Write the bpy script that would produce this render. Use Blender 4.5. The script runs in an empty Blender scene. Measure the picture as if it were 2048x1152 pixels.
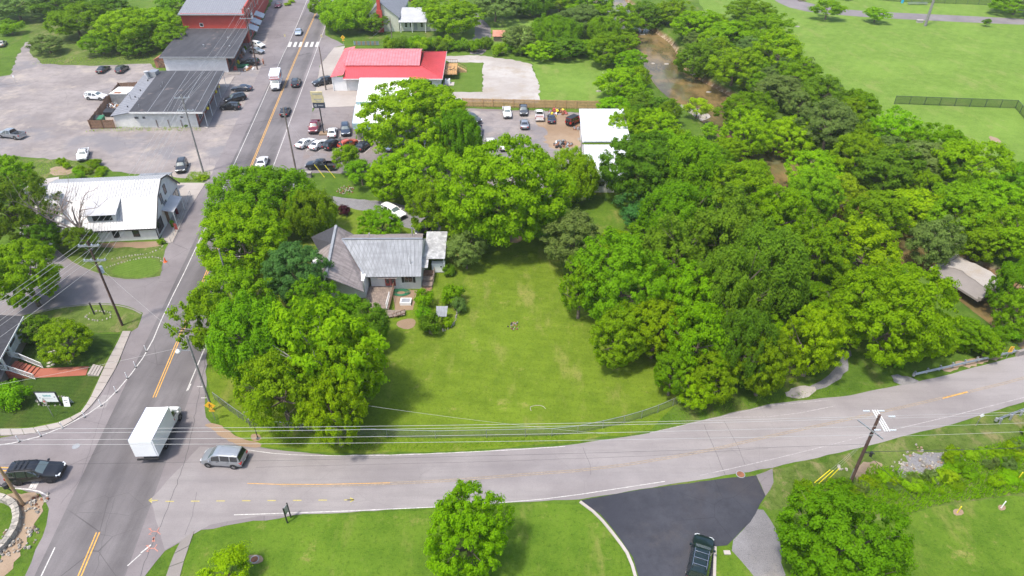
import bpy, bmesh, math, random
import numpy as np
from mathutils import Vector, Matrix
from mathutils.geometry import delaunay_2d_cdt
R = math.radians
scene = bpy.context.scene
COL = scene.collection
# ---------------------------------------------------------------- camera, light, exposure
CAM_H, PITCH, FPX = 56.0, R(35.4), 1365.0
cam_d = bpy.data.cameras.new('camera'); cam = bpy.data.objects.new('camera', cam_d); COL.objects.link(cam)
cam.location = (0, 0, CAM_H); cam.rotation_euler = (math.pi/2 - PITCH, 0, 0)
cam_d.sensor_width = 36; cam_d.lens = FPX/2048*36; cam_d.clip_start = 0.5; cam_d.clip_end = 6000
scene.camera = cam
SUN_EL = R(65); sdir = Vector((-0.74*math.cos(SUN_EL), -0.67*math.cos(SUN_EL), math.sin(SUN_EL))).normalized()
world = bpy.data.worlds.new('World'); scene.world = world; world.use_nodes = True
wn = world.node_tree.nodes; wl = world.node_tree.links
bg = wn['Background']; sky = wn.new('ShaderNodeTexSky'); sky.sky_type = 'NISHITA'; sky.sun_disc = False
sky.sun_elevation = SUN_EL; sky.sun_rotation = math.atan2(sdir.x, sdir.y); sky.dust_density = 2.5; sky.air_density = 1.0
wl.new(sky.outputs[0], bg.inputs[0]); bg.inputs[1].default_value = 0.15
sun_d = bpy.data.lights.new('sun', 'SUN'); sun_d.energy = 2.4; sun_d.angle = R(6.0); sun_d.color = (1.0, .94, .85)
sun = bpy.data.objects.new('sun', sun_d); COL.objects.link(sun)
sun.rotation_euler = (-sdir).to_track_quat('-Z', 'Y').to_euler()
scene.view_settings.view_transform = 'Standard'; scene.view_settings.look = 'None'
scene.view_settings.exposure = 1.05; scene.view_settings.gamma = 1
scene.cycles.max_bounces = 8; scene.cycles.diffuse_bounces = 5; scene.cycles.transparent_max_bounces = 6

# ---------------------------------------------------------------- surveying helpers: photo bearing -> place on the ground
SP, CP = math.sin(PITCH), math.cos(PITCH)
def G(px, py, z=0.0):
    u = (px-1024)/FPX; v = -(py-576)/FPX
    t = (z-CAM_H)/(-SP+v*CP)
    return (u*t, (CP+v*SP)*t)
def depth_at(x, y, z): return y*CP-(z-CAM_H)*SP
def HT(bx, by, ty):      # height of a vertical thing from base pixel and top pixel row
    x, y = G(bx, by); lo, hi = 0, 40
    for _ in range(40):
        m = (lo+hi)/2
        r = 576-FPX*(y*SP+(m-CAM_H)*CP)/depth_at(x, y, m)
        if r > ty: lo = m
        else: hi = m
    return lo
rnd = random.Random(7)

# ---------------------------------------------------------------- materials
MATS = {}
def nodes(m):
    m.use_nodes = True; nt = m.node_tree
    return nt, nt.nodes, nt.links, nt.nodes['Principled BSDF']
def rgb(c): return (c[0], c[1], c[2], 1)
def mixc(nt, fac, a, b, mode='MIX'):
    n = nt.nodes.new('ShaderNodeMix'); n.data_type = 'RGBA'; n.blend_type = mode
    for i, s in ((0, fac), (6, a), (7, b)):
        if hasattr(s, 'links') or hasattr(s, 'is_linked'): nt.links.new(s, n.inputs[i])
        elif i == 0: n.inputs[0].default_value = s
        else: n.inputs[i].default_value = rgb(s)
    return n.outputs[2]
def noise(nt, scale, detail=4, rough=.55, vec=None, stretch=None, rot=0):
    n = nt.nodes.new('ShaderNodeTexNoise'); n.inputs['Scale'].default_value = scale
    n.inputs['Detail'].default_value = detail; n.inputs['Roughness'].default_value = rough
    if vec is None:
        g = nt.nodes.new('ShaderNodeNewGeometry'); vec = g.outputs['Position']
    if stretch:
        mp = nt.nodes.new('ShaderNodeMapping'); mp.inputs['Scale'].default_value = stretch
        mp.inputs['Rotation'].default_value = (0, 0, rot)
        nt.links.new(vec, mp.inputs[0]); vec = mp.outputs[0]
    nt.links.new(vec, n.inputs['Vector'])
    return n.outputs['Fac']
def ramp(nt, fac, p0, p1):
    n = nt.nodes.new('ShaderNodeMapRange'); n.interpolation_type = 'SMOOTHSTEP'
    n.inputs['From Min'].default_value = p0; n.inputs['From Max'].default_value = p1
    nt.links.new(fac, n.inputs['Value']); return n.outputs['Result']
def scalem(nt, s, k):
    n = nt.nodes.new('ShaderNodeMath'); n.operation = 'MULTIPLY'; nt.links.new(s, n.inputs[0]); n.inputs[1].default_value = k
    return n.outputs[0]
def bump(nt, b, h, strength=.3, dist=.05):
    n = nt.nodes.new('ShaderNodeBump'); n.inputs['Strength'].default_value = strength; n.inputs['Distance'].default_value = dist
    nt.links.new(h, n.inputs['Height']); nt.links.new(n.outputs[0], b.inputs['Normal'])
def M(name, c, rough=.6, metal=0, var=.12, vs=1.5, spec=None, coat=0, grain=0, gs=20, emit=None, alpha=None):
    """plain material with a little wear: two scales of noise move the base colour"""
    if name in MATS: return MATS[name]
    m = bpy.data.materials.new(name); nt, N, L, b = nodes(m)
    a = noise(nt, vs, 5, .6); dk = tuple(x*(1-var) for x in c); lt = tuple(min(1, x*(1+var)) for x in c)
    col = mixc(nt, ramp(nt, a, .3, .7), dk, lt)
    if grain:
        g = noise(nt, gs, 2, .7); col = mixc(nt, scalem(nt, ramp(nt, g, .35, .65), grain), col, tuple(x*.45 for x in c))
    L.new(col, b.inputs['Base Color']); b.inputs['Roughness'].default_value = rough; b.inputs['Metallic'].default_value = metal
    if coat: b.inputs['Coat Weight'].default_value = coat; b.inputs['Coat Roughness'].default_value = .08
    if spec is not None: b.inputs['Specular IOR Level'].default_value = spec
    MATS[name] = m; return m

def sheet_metal(name, c, c2, st, rough=.5, metal=.3, rust=None):
    m = bpy.data.materials.new(name); nt, N, L, b = nodes(m); a = noise(nt, 1.0, 3, .6, stretch=st); q = noise(nt, .8, 5, .7); x = noise(nt, 1.0, 3, .6, stretch=(st[1]*2, st[0]*.35, 1))
    col = mixc(nt, ramp(nt, a, .35, .65), c, c2); col = mixc(nt, scalem(nt, ramp(nt, x, .45, .7), .45), col, tuple(v*.72 for v in c)); col = mixc(nt, scalem(nt, ramp(nt, q, .55, .72), .5), col, rust or tuple(v*.6 for v in c))
    L.new(col, b.inputs['Base Color']); b.inputs['Roughness'].default_value = rough; b.inputs['Metallic'].default_value = metal; MATS[name] = m
def grass_mat(name, base, lite, dry, dryamt=.35, stripe=None, sc=1.0):
    m = bpy.data.materials.new(name); nt, N, L, b = nodes(m)
    big = noise(nt, .07*sc, 3, .55); mid = noise(nt, .45*sc, 5, .65); fine = noise(nt, 2.8, 5, .75); vf = noise(nt, 9, 3, .75)
    col = mixc(nt, ramp(nt, mid, .3, .7), base, lite)
    col = mixc(nt, scalem(nt, ramp(nt, big, .45, .7), .55), col, tuple(x*1.22 for x in lite))
    if stripe:
        ang, per, amt = stripe
        g = N.new('ShaderNodeNewGeometry'); mp = N.new('ShaderNodeMapping'); mp.inputs['Rotation'].default_value = (0, 0, ang)
        L.new(g.outputs['Position'], mp.inputs[0])
        w = N.new('ShaderNodeTexWave'); w.inputs['Scale'].default_value = per; w.inputs['Distortion'].default_value = 1.5
        w.inputs['Detail'].default_value = 2; w.inputs['Detail Scale'].default_value = .6; L.new(mp.outputs[0], w.inputs[0])
        col = mixc(nt, scalem(nt, w.outputs['Fac'], amt), col, tuple(x*.62 for x in base))
    pt = noise(nt, .28*sc, 6, .75); st = noise(nt, .16*sc, 5, .65, stretch=(1.5, .55, 1), rot=.15)
    col = mixc(nt, scalem(nt, ramp(nt, st, .52, .7), dryamt), col, dry)
    col = mixc(nt, scalem(nt, ramp(nt, pt, .57, .72), dryamt*1.3), col, dry)
    worn = noise(nt, 1.3, 6, .8); col = mixc(nt, scalem(nt, ramp(nt, worn, .56, .70), dryamt*.8), col, tuple(.5*x+.5*y for x, y in zip(dry, lite)))
    clv = noise(nt, .9, 4, .7, stretch=(1, 1, 1), rot=1.0); col = mixc(nt, scalem(nt, ramp(nt, clv, .60, .70), .35), col, (base[0]*.75, base[1]*1.05, base[2]))
    col = mixc(nt, scalem(nt, ramp(nt, fine, .48, .68), .55), col, tuple(x*.5 for x in base))
    col = mixc(nt, scalem(nt, ramp(nt, vf, .5, .7), .4), col, tuple(min(1, x*1.6) for x in lite))
    L.new(col, b.inputs['Base Color']); b.inputs['Roughness'].default_value = .95; b.inputs['Specular IOR Level'].default_value = .12
    h = N.new('ShaderNodeMath'); h.operation = 'ADD'; L.new(fine, h.inputs[0]); L.new(vf, h.inputs[1])
    bump(nt, b, h.outputs[0], .55, .12)
    MATS[name] = m; return m

def asphalt_mat(name, c, c2, patch=.5, crack=.5, dirt=None, fine=.3, stretch=None, rot=0, blotch=None):
    m = bpy.data.materials.new(name); nt, N, L, b = nodes(m)
    big = noise(nt, .09, 5, .6); mid = noise(nt, .55, 6, .7, stretch=stretch, rot=rot) ; f = noise(nt, 9, 3, .75); vf = noise(nt, 40, 2, .7)
    col = mixc(nt, ramp(nt, big, .35, .65), c, c2)
    col = mixc(nt, scalem(nt, ramp(nt, mid, .4, .72), patch), col, tuple(x*.72 for x in c))
    if dirt:
        d = noise(nt, .14, 7, .72); col = mixc(nt, scalem(nt, ramp(nt, d, .5, .66), .75), col, dirt)
    if blotch:
        d = noise(nt, .05, 6, .66); col = mixc(nt, scalem(nt, ramp(nt, d, .5, .6), .7), col, blotch)
    col = mixc(nt, scalem(nt, ramp(nt, f, .45, .75), fine), col, tuple(x*.6 for x in c))
    col = mixc(nt, scalem(nt, ramp(nt, vf, .55, .75), fine), col, tuple(min(1, x*1.5) for x in c2))
    if crack:
        v = N.new('ShaderNodeTexVoronoi'); v.feature = 'DISTANCE_TO_EDGE'; v.inputs['Scale'].default_value = .16
        g = N.new('ShaderNodeNewGeometry'); nz = N.new('ShaderNodeTexNoise'); nz.inputs['Scale'].default_value = .5; nz.inputs['Detail'].default_value = 5
        va = N.new('ShaderNodeVectorMath'); va.operation = 'SCALE'; va.inputs['Scale'].default_value = 3.5; L.new(nz.outputs['Color'], va.inputs[0])
        vb = N.new('ShaderNodeVectorMath'); L.new(g.outputs['Position'], vb.inputs[0]); L.new(va.outputs[0], vb.inputs[1]); L.new(vb.outputs[0], v.inputs['Vector'])
        inv = N.new('ShaderNodeMapRange'); inv.inputs['From Min'].default_value = .002; inv.inputs['From Max'].default_value = .006
        inv.inputs['To Min'].default_value = crack; inv.inputs['To Max'].default_value = 0; L.new(v.outputs['Distance'], inv.inputs['Value'])
        msk = noise(nt, .06, 2, .5)
        mm = N.new('ShaderNodeMath'); mm.operation = 'MULTIPLY'; L.new(inv.outputs[0], mm.inputs[0]); L.new(ramp(nt, msk, .42, .6), mm.inputs[1])
        col = mixc(nt, mm.outputs[0], col, tuple(x*.3 for x in c))
    L.new(col, b.inputs['Base Color']); b.inputs['Roughness'].default_value = .88; b.inputs['Specular IOR Level'].default_value = .3
    bump(nt, b, f, .25, .03)
    MATS[name] = m; return m

GD, GL_, DRY = (.058, .145, .006), (.115, .235, .012), (.30, .285, .085)
grass_mat('grass_rough', (0.048, 0.096, 0.009), (0.085, 0.147, 0.015), (0.187, 0.160, 0.067), .5)
grass_mat('grass_lawn', (.088, .140, .009), (.128, .188, .014), (.235, .215, .065), .62, stripe=(R(-80), .25, .14))
grass_mat('grass_park', (0.105, 0.182, 0.023), (0.142, 0.227, 0.036), (0.240, 0.249, 0.085), .42, stripe=(R(35), .12, .10))
grass_mat('grass_front', (0.058, 0.118, 0.008), (0.096, 0.162, 0.014), (0.215, 0.205, 0.060), .78)
grass_mat('grass_dark', (0.032, 0.066, 0.009), (0.053, 0.093, 0.012), (0.134, 0.125, 0.036), .3, stripe=(R(95), .55, .3))
grass_mat('grass_fresh', (0.078, 0.141, 0.014), (0.111, 0.178, 0.027), (0.178, 0.214, 0.053), .12, stripe=(R(55), .5, .35))
grass_mat('grass_weedy', (0.055, 0.093, 0.012), (0.105, 0.147, 0.030), (0.231, 0.187, 0.098), .75, sc=2)
asphalt_mat('asphalt_main', (.124, .113, .115), (.168, .154, .155), .45, .75, stretch=(2.2, .16, 1), rot=R(-7))
def lane_wear(mn, s0, sx_, sy_, per, amt, light=None):
    m = MATS[mn]; nt, N, L, b = nodes(m); src = b.inputs['Base Color'].links[0].from_socket; g = N.new('ShaderNodeNewGeometry'); d = N.new('ShaderNodeVectorMath'); d.operation = 'DOT_PRODUCT'; L.new(g.outputs['Position'], d.inputs[0]); d.inputs[1].default_value = (sx_, sy_, 0)
    wob = noise(nt, .05, 3, .5); ad = N.new('ShaderNodeMath'); ad.operation = 'MULTIPLY_ADD'; L.new(wob, ad.inputs[0]); ad.inputs[1].default_value = .8; L.new(d.outputs['Value'], ad.inputs[2])
    mu = N.new('ShaderNodeMath'); mu.operation = 'MULTIPLY_ADD'; L.new(ad.outputs[0], mu.inputs[0]); mu.inputs[1].default_value = 6.2832/per; mu.inputs[2].default_value = s0*6.2832/per
    co = N.new('ShaderNodeMath'); co.operation = 'COSINE'; L.new(mu.outputs[0], co.inputs[0]); r_ = ramp(nt, co.outputs[0], -.6, 1)
    k = noise(nt, .12, 4, .6); mm = N.new('ShaderNodeMath'); mm.operation = 'MULTIPLY'; L.new(r_, mm.inputs[0]); L.new(ramp(nt, k, .3, .6), mm.inputs[1])
    dark = mixc(nt, 1.0, src, (1-amt,)*3, 'MULTIPLY'); L.new(mixc(nt, mm.outputs[0], src, dark), b.inputs['Base Color'])
lane_wear('asphalt_main', 34.2-.4, .9916, .1294, 3.55, .24)
asphalt_mat('asphalt_old', (.158, .139, .141), (.212, .189, .190), .35, .6)
asphalt_mat('asphalt_side', (0.160, 0.142, 0.144), (0.209, 0.189, 0.189), .3, .5)
asphalt_mat('asphalt_east', (.200, .180, .179), (.262, .240, .234), .35, .12, stretch=(.12, 1.6, 1), rot=R(10))
asphalt_mat('asphalt_new', (0.030, 0.032, 0.042), (0.050, 0.052, 0.063), .6, .3, fine=.3, blotch=(0.041, 0.039, 0.045), dirt=(0.059, 0.055, 0.058))
asphalt_mat('lot_gravel', (0.190, 0.166, 0.160), (0.275, 0.243, 0.230), .6, .5, dirt=(0.345, 0.298, 0.250), fine=.4, blotch=(0.151, 0.148, 0.162))
asphalt_mat('lot_parking', (0.150, 0.130, 0.130), (0.205, 0.180, 0.176), .5, .6, dirt=(0.214, 0.169, 0.151))
asphalt_mat('gravel_light', (0.303, 0.271, 0.245), (0.392, 0.365, 0.338), .3, 0, dirt=(0.285, 0.236, 0.178), fine=.55)
asphalt_mat('gravel_gray', (0.151, 0.145, 0.148), (0.240, 0.233, 0.240), .65, 0, fine=1.0, dirt=(0.231, 0.209, 0.178))
asphalt_mat('dirt', (0.223, 0.151, 0.093), (0.294, 0.218, 0.151), .35, 0, fine=.4)
asphalt_mat('concrete', (0.294, 0.258, 0.231), (0.356, 0.320, 0.289), .25, .0, fine=.2)
asphalt_mat('concrete_pale', (0.338, 0.303, 0.276), (0.409, 0.374, 0.347), .2, .0, fine=.2)
asphalt_mat('concrete_gray', (0.178, 0.160, 0.147), (0.240, 0.214, 0.196), .25, .2, fine=.25)
asphalt_mat('brick_red_path', (0.285, 0.085, 0.053), (0.338, 0.116, 0.076), .35, 0, fine=.35)

# ---------------------------------------------------------------- mesh helpers
class MB:
    def __init__(s): s.v = []; s.f = []; s.m = []
    def add(s, vs, fs, mi=0):
        o = len(s.v); s.v += [tuple(p) for p in vs]; s.f += [tuple(i+o for i in f) for f in fs]; s.m += [mi]*len(fs); return s
    def quad(s, a, b, c, d, mi=0): return s.add([a, b, c, d], [(0, 1, 2, 3)], mi)
    def hexa(s, p, mi=0):       # p: 4 bottom + 4 top corners
        return s.add(p, [(3, 2, 1, 0), (4, 5, 6, 7), (0, 1, 5, 4), (1, 2, 6, 5), (2, 3, 7, 6), (3, 0, 4, 7)], mi)
    def box(s, x0, x1, y0, y1, z0, z1, mi=0, fr=None):
        p = [(x0, y0, z0), (x1, y0, z0), (x1, y1, z0), (x0, y1, z0), (x0, y0, z1), (x1, y0, z1), (x1, y1, z1), (x0, y1, z1)]
        if fr: p = [fr(*q) for q in p]
        return s.hexa(p, mi)
    def obox(s, a, b, w, h, mi=0, up=(0, 0, 1)):     # bar from a to b, width w, height h
        a, b = Vector(a), Vector(b); d = (b-a); 
        if d.length < 1e-6: return s
        d.normalize(); upv = Vector(up)
        if abs(d.dot(upv)) > .97: upv = Vector((1, 0, 0))
        r = d.cross(upv).normalized()*w/2; u = r.cross(d).normalized()*h/2
        return s.hexa([a-r-u, b-r-u, b+r-u, a+r-u, a-r+u, b-r+u, b+r+u, a+r+u], mi)
    def tube(s, pts, rads, n=8, mi=0, cap=True):
        pts = [Vector(p) for p in pts]
        if not hasattr(rads, '__len__'): rads = [rads]*len(pts)
        o = len(s.v)
        for i, p in enumerate(pts):
            d = (pts[min(i+1, len(pts)-1)]-pts[max(i-1, 0)]).normalized()
            a = Vector((0, 0, 1)) if abs(d.z) < .9 else Vector((1, 0, 0))
            r = d.cross(a).normalized(); u = r.cross(d)
            for k in range(n):
                t = 2*math.pi*k/n; s.v.append(tuple(p+(r*math.cos(t)+u*math.sin(t))*rads[i]))
        for i in range(len(pts)-1):
            for k in range(n):
                a = o+i*n+k; b = o+i*n+(k+1) % n; s.f.append((a, b, b+n, a+n)); s.m.append(mi)
        if cap:
            s.f.append(tuple(o+k for k in reversed(range(n)))); s.m.append(mi)
            s.f.append(tuple(o+(len(pts)-1)*n+k for k in range(n))); s.m.append(mi)
        return s
    def lathe(s, prof, n=16, c=(0, 0, 0), axis='z', mi=0):   # prof: (r, h)
        o = len(s.v)
        for r, h in prof:
            for k in range(n):
                t = 2*math.pi*k/n; q = (r*math.cos(t), r*math.sin(t), h)
                if axis == 'y': q = (q[0], q[2], q[1])
                if axis == 'x': q = (q[2], q[0], q[1])
                s.v.append((c[0]+q[0], c[1]+q[1], c[2]+q[2]))
        for i in range(len(prof)-1):
            for k in range(n):
                a = o+i*n+k; b = o+i*n+(k+1) % n; s.f.append((a, b, b+n, a+n)); s.m.append(mi)
        return s
    def prism(s, poly, z0, z1, mi=0):
        n = len(poly); o = [(p[0], p[1], z0) for p in poly]+[(p[0], p[1], z1) for p in poly]
        fs = [tuple(reversed(range(n))), tuple(range(n, 2*n))]+[(i, (i+1) % n, n+(i+1) % n, n+i) for i in range(n)]
        return s.add(o, fs, mi)
    def extr(s, pa, pb, mi=0):   # solid between two congruent 3-D loops
        n = len(pa); return s.add(list(pa)+list(pb), [tuple(reversed(range(n))), tuple(range(n, 2*n))]+[(i, (i+1) % n, n+(i+1) % n, n+i) for i in range(n)], mi)
    def mesh(s, name, mats, smooth=False, off=(0, 0, 0)):
        me = bpy.data.meshes.new(name)
        vs = s.v if off == (0, 0, 0) else [(a-off[0], b-off[1], c-off[2]) for a, b, c in s.v]
        me.from_pydata(vs, [], s.f); 
        if not isinstance(mats, (list, tuple)): mats = [mats]
        for m in mats: me.materials.append(MATS[m] if isinstance(m, str) else m)
        if len(mats) > 1: me.polygons.foreach_set('material_index', s.m)
        bm = bmesh.new(); bm.from_mesh(me); bmesh.ops.recalc_face_normals(bm, faces=bm.faces)
        if smooth:
            for f in bm.faces: f.smooth = True
            for e in bm.edges:
                if len(e.link_faces) == 2 and e.calc_face_angle(0) > smooth: e.smooth = False
        bm.to_mesh(me); bm.free(); return me
def tag(o, label=None, cat=None, group=None, kind=None):
    if label: o['label'] = label
    if cat: o['category'] = cat
    if group: o['group'] = group
    if kind: o['kind'] = kind
    return o
def thing(name, label, cat, loc=(0, 0, 0), rz=0, group=None):
    o = bpy.data.objects.new(name, None); COL.objects.link(o); o.location = loc; o.rotation_euler = (0, 0, rz)
    o.empty_display_size = .3
    return tag(o, label, cat, group)
def link(name, me, parent=None, loc=None):
    o = bpy.data.objects.new(name, me); COL.objects.link(o)
    if parent: o.parent = parent
    if loc is not None: o.location = loc
    return o
def part(name, mb, mats, parent, smooth=False, kind=None, label=None, world=False):
    """world=True: mb is in world coordinates and the parent sits unrotated at its base"""
    off = (0, 0, 0)
    if world:
        p = parent; off = Vector((0, 0, 0))
        while p: off = off+p.location; p = p.parent
        off = tuple(off)
        if off == (0, 0, 0): off = (0, 0, 1e-9)
    o = link(name, mb.mesh(name, mats, smooth, off), parent)
    if kind: o['kind'] = kind
    if label: o['label'] = label
    return o
def solo(name, mb, mats, label, cat, group=None, smooth=False, kind=None):
    """a thing that is one mesh, mb in world coordinates; its origin goes to its base"""
    a = np.array(mb.v); c = (float(a[:, 0].mean()), float(a[:, 1].mean()), float(a[:, 2].min()))
    o = link(name, mb.mesh(name, mats, smooth, c)); o.location = c
    return tag(o, label, cat, group, kind)
def copy_tree(o, parent=None):
    c = o.copy(); COL.objects.link(c)
    if parent: c.parent = parent
    for ch in list(o.children): copy_tree(ch, c)
    return c

# ragged flat sheets
def subdiv_poly(pts, step, amp, seed):
    rr = random.Random(seed); out = []
    n = len(pts)
    for i in range(n):
        a, b = pts[i], pts[(i+1) % n]; L = math.hypot(b[0]-a[0], b[1]-a[1]); k = max(1, int(L/step))
        nx, ny = -(b[1]-a[1])/max(L, 1e-6), (b[0]-a[0])/max(L, 1e-6)
        for j in range(k):
            t = j/k; d = rr.uniform(-amp, amp) if amp and j else 0
            out.append((a[0]+(b[0]-a[0])*t+nx*d, a[1]+(b[1]-a[1])*t+ny*d))
    return out
def smooth_poly(pts, it=2, closed=True):
    for _ in range(it):
        o = []; n = len(pts); rng = range(n) if closed else range(n-1)
        if not closed: o.append(pts[0])
        for i in rng:
            a, b = pts[i], pts[(i+1) % n]
            o.append((a[0]*.75+b[0]*.25, a[1]*.75+b[1]*.25)); o.append((a[0]*.25+b[0]*.75, a[1]*.25+b[1]*.75))
        if not closed: o.append(pts[-1])
        pts = o
    return pts
SHEETN = 0
def sheet(name, px, z, mat, amp=.15, step=1.0, seed=1, sm=0, world=False, thick=0):
    pts = px if world else [G(*p) for p in px]
    if sm: pts = smooth_poly(pts, sm)
    pts = subdiv_poly(pts, step, amp, seed)
    global SHEETN
    SHEETN += 1; z = z+SHEETN*.00008
    vv, _, tris, _, _, _ = delaunay_2d_cdt([Vector(p) for p in pts], [], [list(range(len(pts)))], 1, 1e-5)
    fs = []
    for t in tris:
        a_, b_, c_ = vv[t[0]], vv[t[1]], vv[t[2]]
        fs.append(tuple(t) if (b_-a_).cross(c_-a_) > 0 else tuple(reversed(t)))
    me = bpy.data.meshes.new(name); me.from_pydata([(p.x, p.y, z) for p in vv], [], fs); me.materials.append(MATS[mat])
    return tag(link(name, me), kind='structure')
def offset_line(pts, d):
    out = []
    for i, p in enumerate(pts):
        a = pts[max(i-1, 0)]; b = pts[min(i+1, len(pts)-1)]; dx, dy = b[0]-a[0], b[1]-a[1]; L = math.hypot(dx, dy) or 1
        out.append((p[0]-dy/L*d, p[1]+dx/L*d))
    return out
def ribbon(mb, pts, w, z, off=0, wear=0, seed=0):
    a = offset_line(pts, off+w/2); b = offset_line(pts, off-w/2)
    for i in range(len(pts)-1):
        mb.quad((*b[i], z), (*b[i+1], z), (*a[i+1], z), (*a[i], z))
def dense(pts, step=1.0):
    out = []
    for a, b in zip(pts, pts[1:]):
        L = math.hypot(b[0]-a[0], b[1]-a[1]); k = max(1, int(L/step))
        out += [(a[0]+(b[0]-a[0])*j/k, a[1]+(b[1]-a[1])*j/k) for j in range(k)]
    return out+[pts[-1]]
# ---------------------------------------------------------------- terrain with the creek bed
CREEK = smooth_poly([(30, 300), (34, 250), (37.4, 219), (39.5, 198), (41, 175), (47.5, 152), (49.5, 132), (53, 116), (57, 102), (62, 93), (67, 84), (71, 74), (74, 66), (78, 52), (84, 30), (90, 0)], 2, False)
CW = 7.4
def creek_dist(x, y):
    best = np.full(np.shape(x), 1e9)
    for (ax, ay), (bx, by) in zip(CREEK, CREEK[1:]):
        dx, dy = bx-ax, by-ay; L2 = dx*dx+dy*dy
        t = np.clip(((x-ax)*dx+(y-ay)*dy)/L2, 0, 1)
        best = np.minimum(best, np.hypot(x-ax-t*dx, y-ay-t*dy))
    return best
def smooth01(t): t = np.clip(t, 0, 1); return t*t*(3-2*t)
def hterr(x, y):
    d = creek_dist(np.asarray(x, float), np.asarray(y, float))
    w = CW + 1.6*np.sin(np.asarray(y)*.13)
    h = -2.4*(1-smooth01((d-w*.72)/3.4))
    e = smooth01((d-13)/10)     # rolling micro relief only away from roads
    return h
xs = np.concatenate([np.arange(-700, -200, 100), np.arange(-200, 20, 10), np.arange(20, 100, .9), np.arange(100, 240, 10), np.arange(240, 701, 100)])
ys = np.concatenate([np.arange(-300, 0, 60), np.arange(0, 50, 2.0), np.arange(50, 230, .9), np.arange(230, 320, 10), np.arange(320, 901, 100)])
XX, YY = np.meshgrid(xs, ys); ZZ = hterr(XX, YY)
nv = XX.size; me = bpy.data.meshes.new('ground'); 
idx = np.arange(nv).reshape(XX.shape)
q = np.stack([idx[:-1, :-1], idx[:-1, 1:], idx[1:, 1:], idx[1:, :-1]], -1).reshape(-1, 4)
me.vertices.add(nv); me.vertices.foreach_set('co', np.stack([XX, YY, ZZ], -1).ravel())
me.loops.add(q.size); me.loops.foreach_set('vertex_index', q.ravel()); me.polygons.add(len(q))
me.polygons.foreach_set('loop_start', np.arange(0, q.size, 4)); me.update(); me.validate()
me.polygons.foreach_set('use_smooth', [True]*len(me.polygons))
# ground material: grass, with soil and pale stones where the bank drops to the creek
m = MATS['grass_rough'].copy(); m.name = 'ground_soil_and_grass'; nt, N, L, b = nodes(m)
src = b.inputs['Base Color'].links[0].from_socket
g = N.new('ShaderNodeNewGeometry'); sx = N.new('ShaderNodeSeparateXYZ'); L.new(g.outputs['Position'], sx.inputs[0])
mr = N.new('ShaderNodeMapRange'); mr.inputs['From Min'].default_value = -.5; mr.inputs['From Max'].default_value = -1.3; L.new(sx.outputs['Z'], mr.inputs['Value'])
soil = mixc(nt, ramp(nt, noise(nt, .8, 6, .7), .45, .62), (.16, .10, .05), (.36, .29, .20))
L.new(mixc(nt, mr.outputs[0], src, soil), b.inputs['Base Color'])
me.materials.append(m); tag(link('ground', me), kind='structure')
# water
w = MB(); cl = dense(CREEK, 2)
a = offset_line(cl, 12); bb = offset_line(cl, -12)
for i in range(len(cl)-1): w.quad((*bb[i], -1.75), (*bb[i+1], -1.75), (*a[i+1], -1.75), (*a[i], -1.75))
m = bpy.data.materials.new('creek_water'); MATS['creek_water'] = m; nt, N, L, b = nodes(m)
n1 = noise(nt, .22, 6, .68, stretch=(1, .45, 1), rot=R(10)); n2 = noise(nt, .1, 4, .6); n3 = noise(nt, 2.2, 5, .7)
c = mixc(nt, ramp(nt, n1, .4, .62), (.085, .064, .026), (.200, .135, .056)); c = mixc(nt, scalem(nt, ramp(nt, n2, .48, .66), .8), c, (.105, .105, .040))
c = mixc(nt, scalem(nt, ramp(nt, n3, .62, .72), .4), c, (.27, .215, .125))
L.new(c, b.inputs['Base Color']); b.inputs['Roughness'].default_value = .16; b.inputs['Specular IOR Level'].default_value = .22
bump(nt, b, noise(nt, 3.5, 4, .6), .09, .05)
tag(part('creek_water', w, 'creek_water', None), kind='structure')

# ---------------------------------------------------------------- lawns, lots, roads (sheets, each a little above the one below)
Z = .004
sheet('lawn', [(400, 560), (420, 800), (440, 850), (520, 893), (660, 905), (900, 902), (1130, 886), (1300, 862), (1356, 806), (1330, 700), (1250, 660), (1130, 560), (1120, 480), (1080, 430), (900, 400), (700, 400), (560, 420)], Z, 'grass_lawn', .2, 1.5)
sheet('lawn', [(1170, 372), (1170, 470), (1270, 478), (1262, 380)], Z, 'grass_front', .2)
sheet('lawn', [(330, 1152), (400, 1062), (520, 1036), (700, 1029), (900, 1016), (1160, 1003), (1195, 1030), (1240, 1080), (1270, 1120), (1292, 1175), (330, 1175)], Z, 'grass_front', .1, sm=1)
sheet('lawn', [(1425, 1175), (1428, 1094), (1455, 1092), (1500, 1120), (1550, 1175)], Z, 'grass_front', .1)
sheet('lawn', [(1520, 1010), (1545, 940), (1700, 905), (1900, 856), (2100, 800), (2100, 900), (2100, 992), (1900, 1010), (1800, 1030), (1700, 1070)], Z, 'grass_weedy', .5)
sheet('lawn', [(1805, 1028), (1850, 1020), (1925, 1006), (2000, 995), (2110, 985), (2110, 1190), (1700, 1190), (1700, 1060)], 2*Z, 'grass_front', .2)
sheet('park_field', [(1380, -30), (1430, 60), (1560, 140), (1640, 200), (1740, 275), (1820, 330), (1980, 400), (2200, 440), (2300, -30)], Z, 'grass_park', .3, 3)
sheet('park_field', [(1790, 209), (2030, 218), (2090, 300), (2100, 350), (2000, 335), (1850, 250)], 2*Z, 'grass_park', .1)
sheet('lawn', [(1060, 112), (1130, 105), (1205, 112), (1225, 180), (1215, 206), (1076, 202), (1072, 150)], Z, 'grass_park', .4)
sheet('lawn', [(890, 98), (1225, 98), (1225, 60), (945, 30), (890, 60)], Z, 'grass_park', .4)
sheet('lawn', [(898, 126), (964, 126), (964, 184), (888, 184)], 4*Z, 'grass_fresh', .06)
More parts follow.
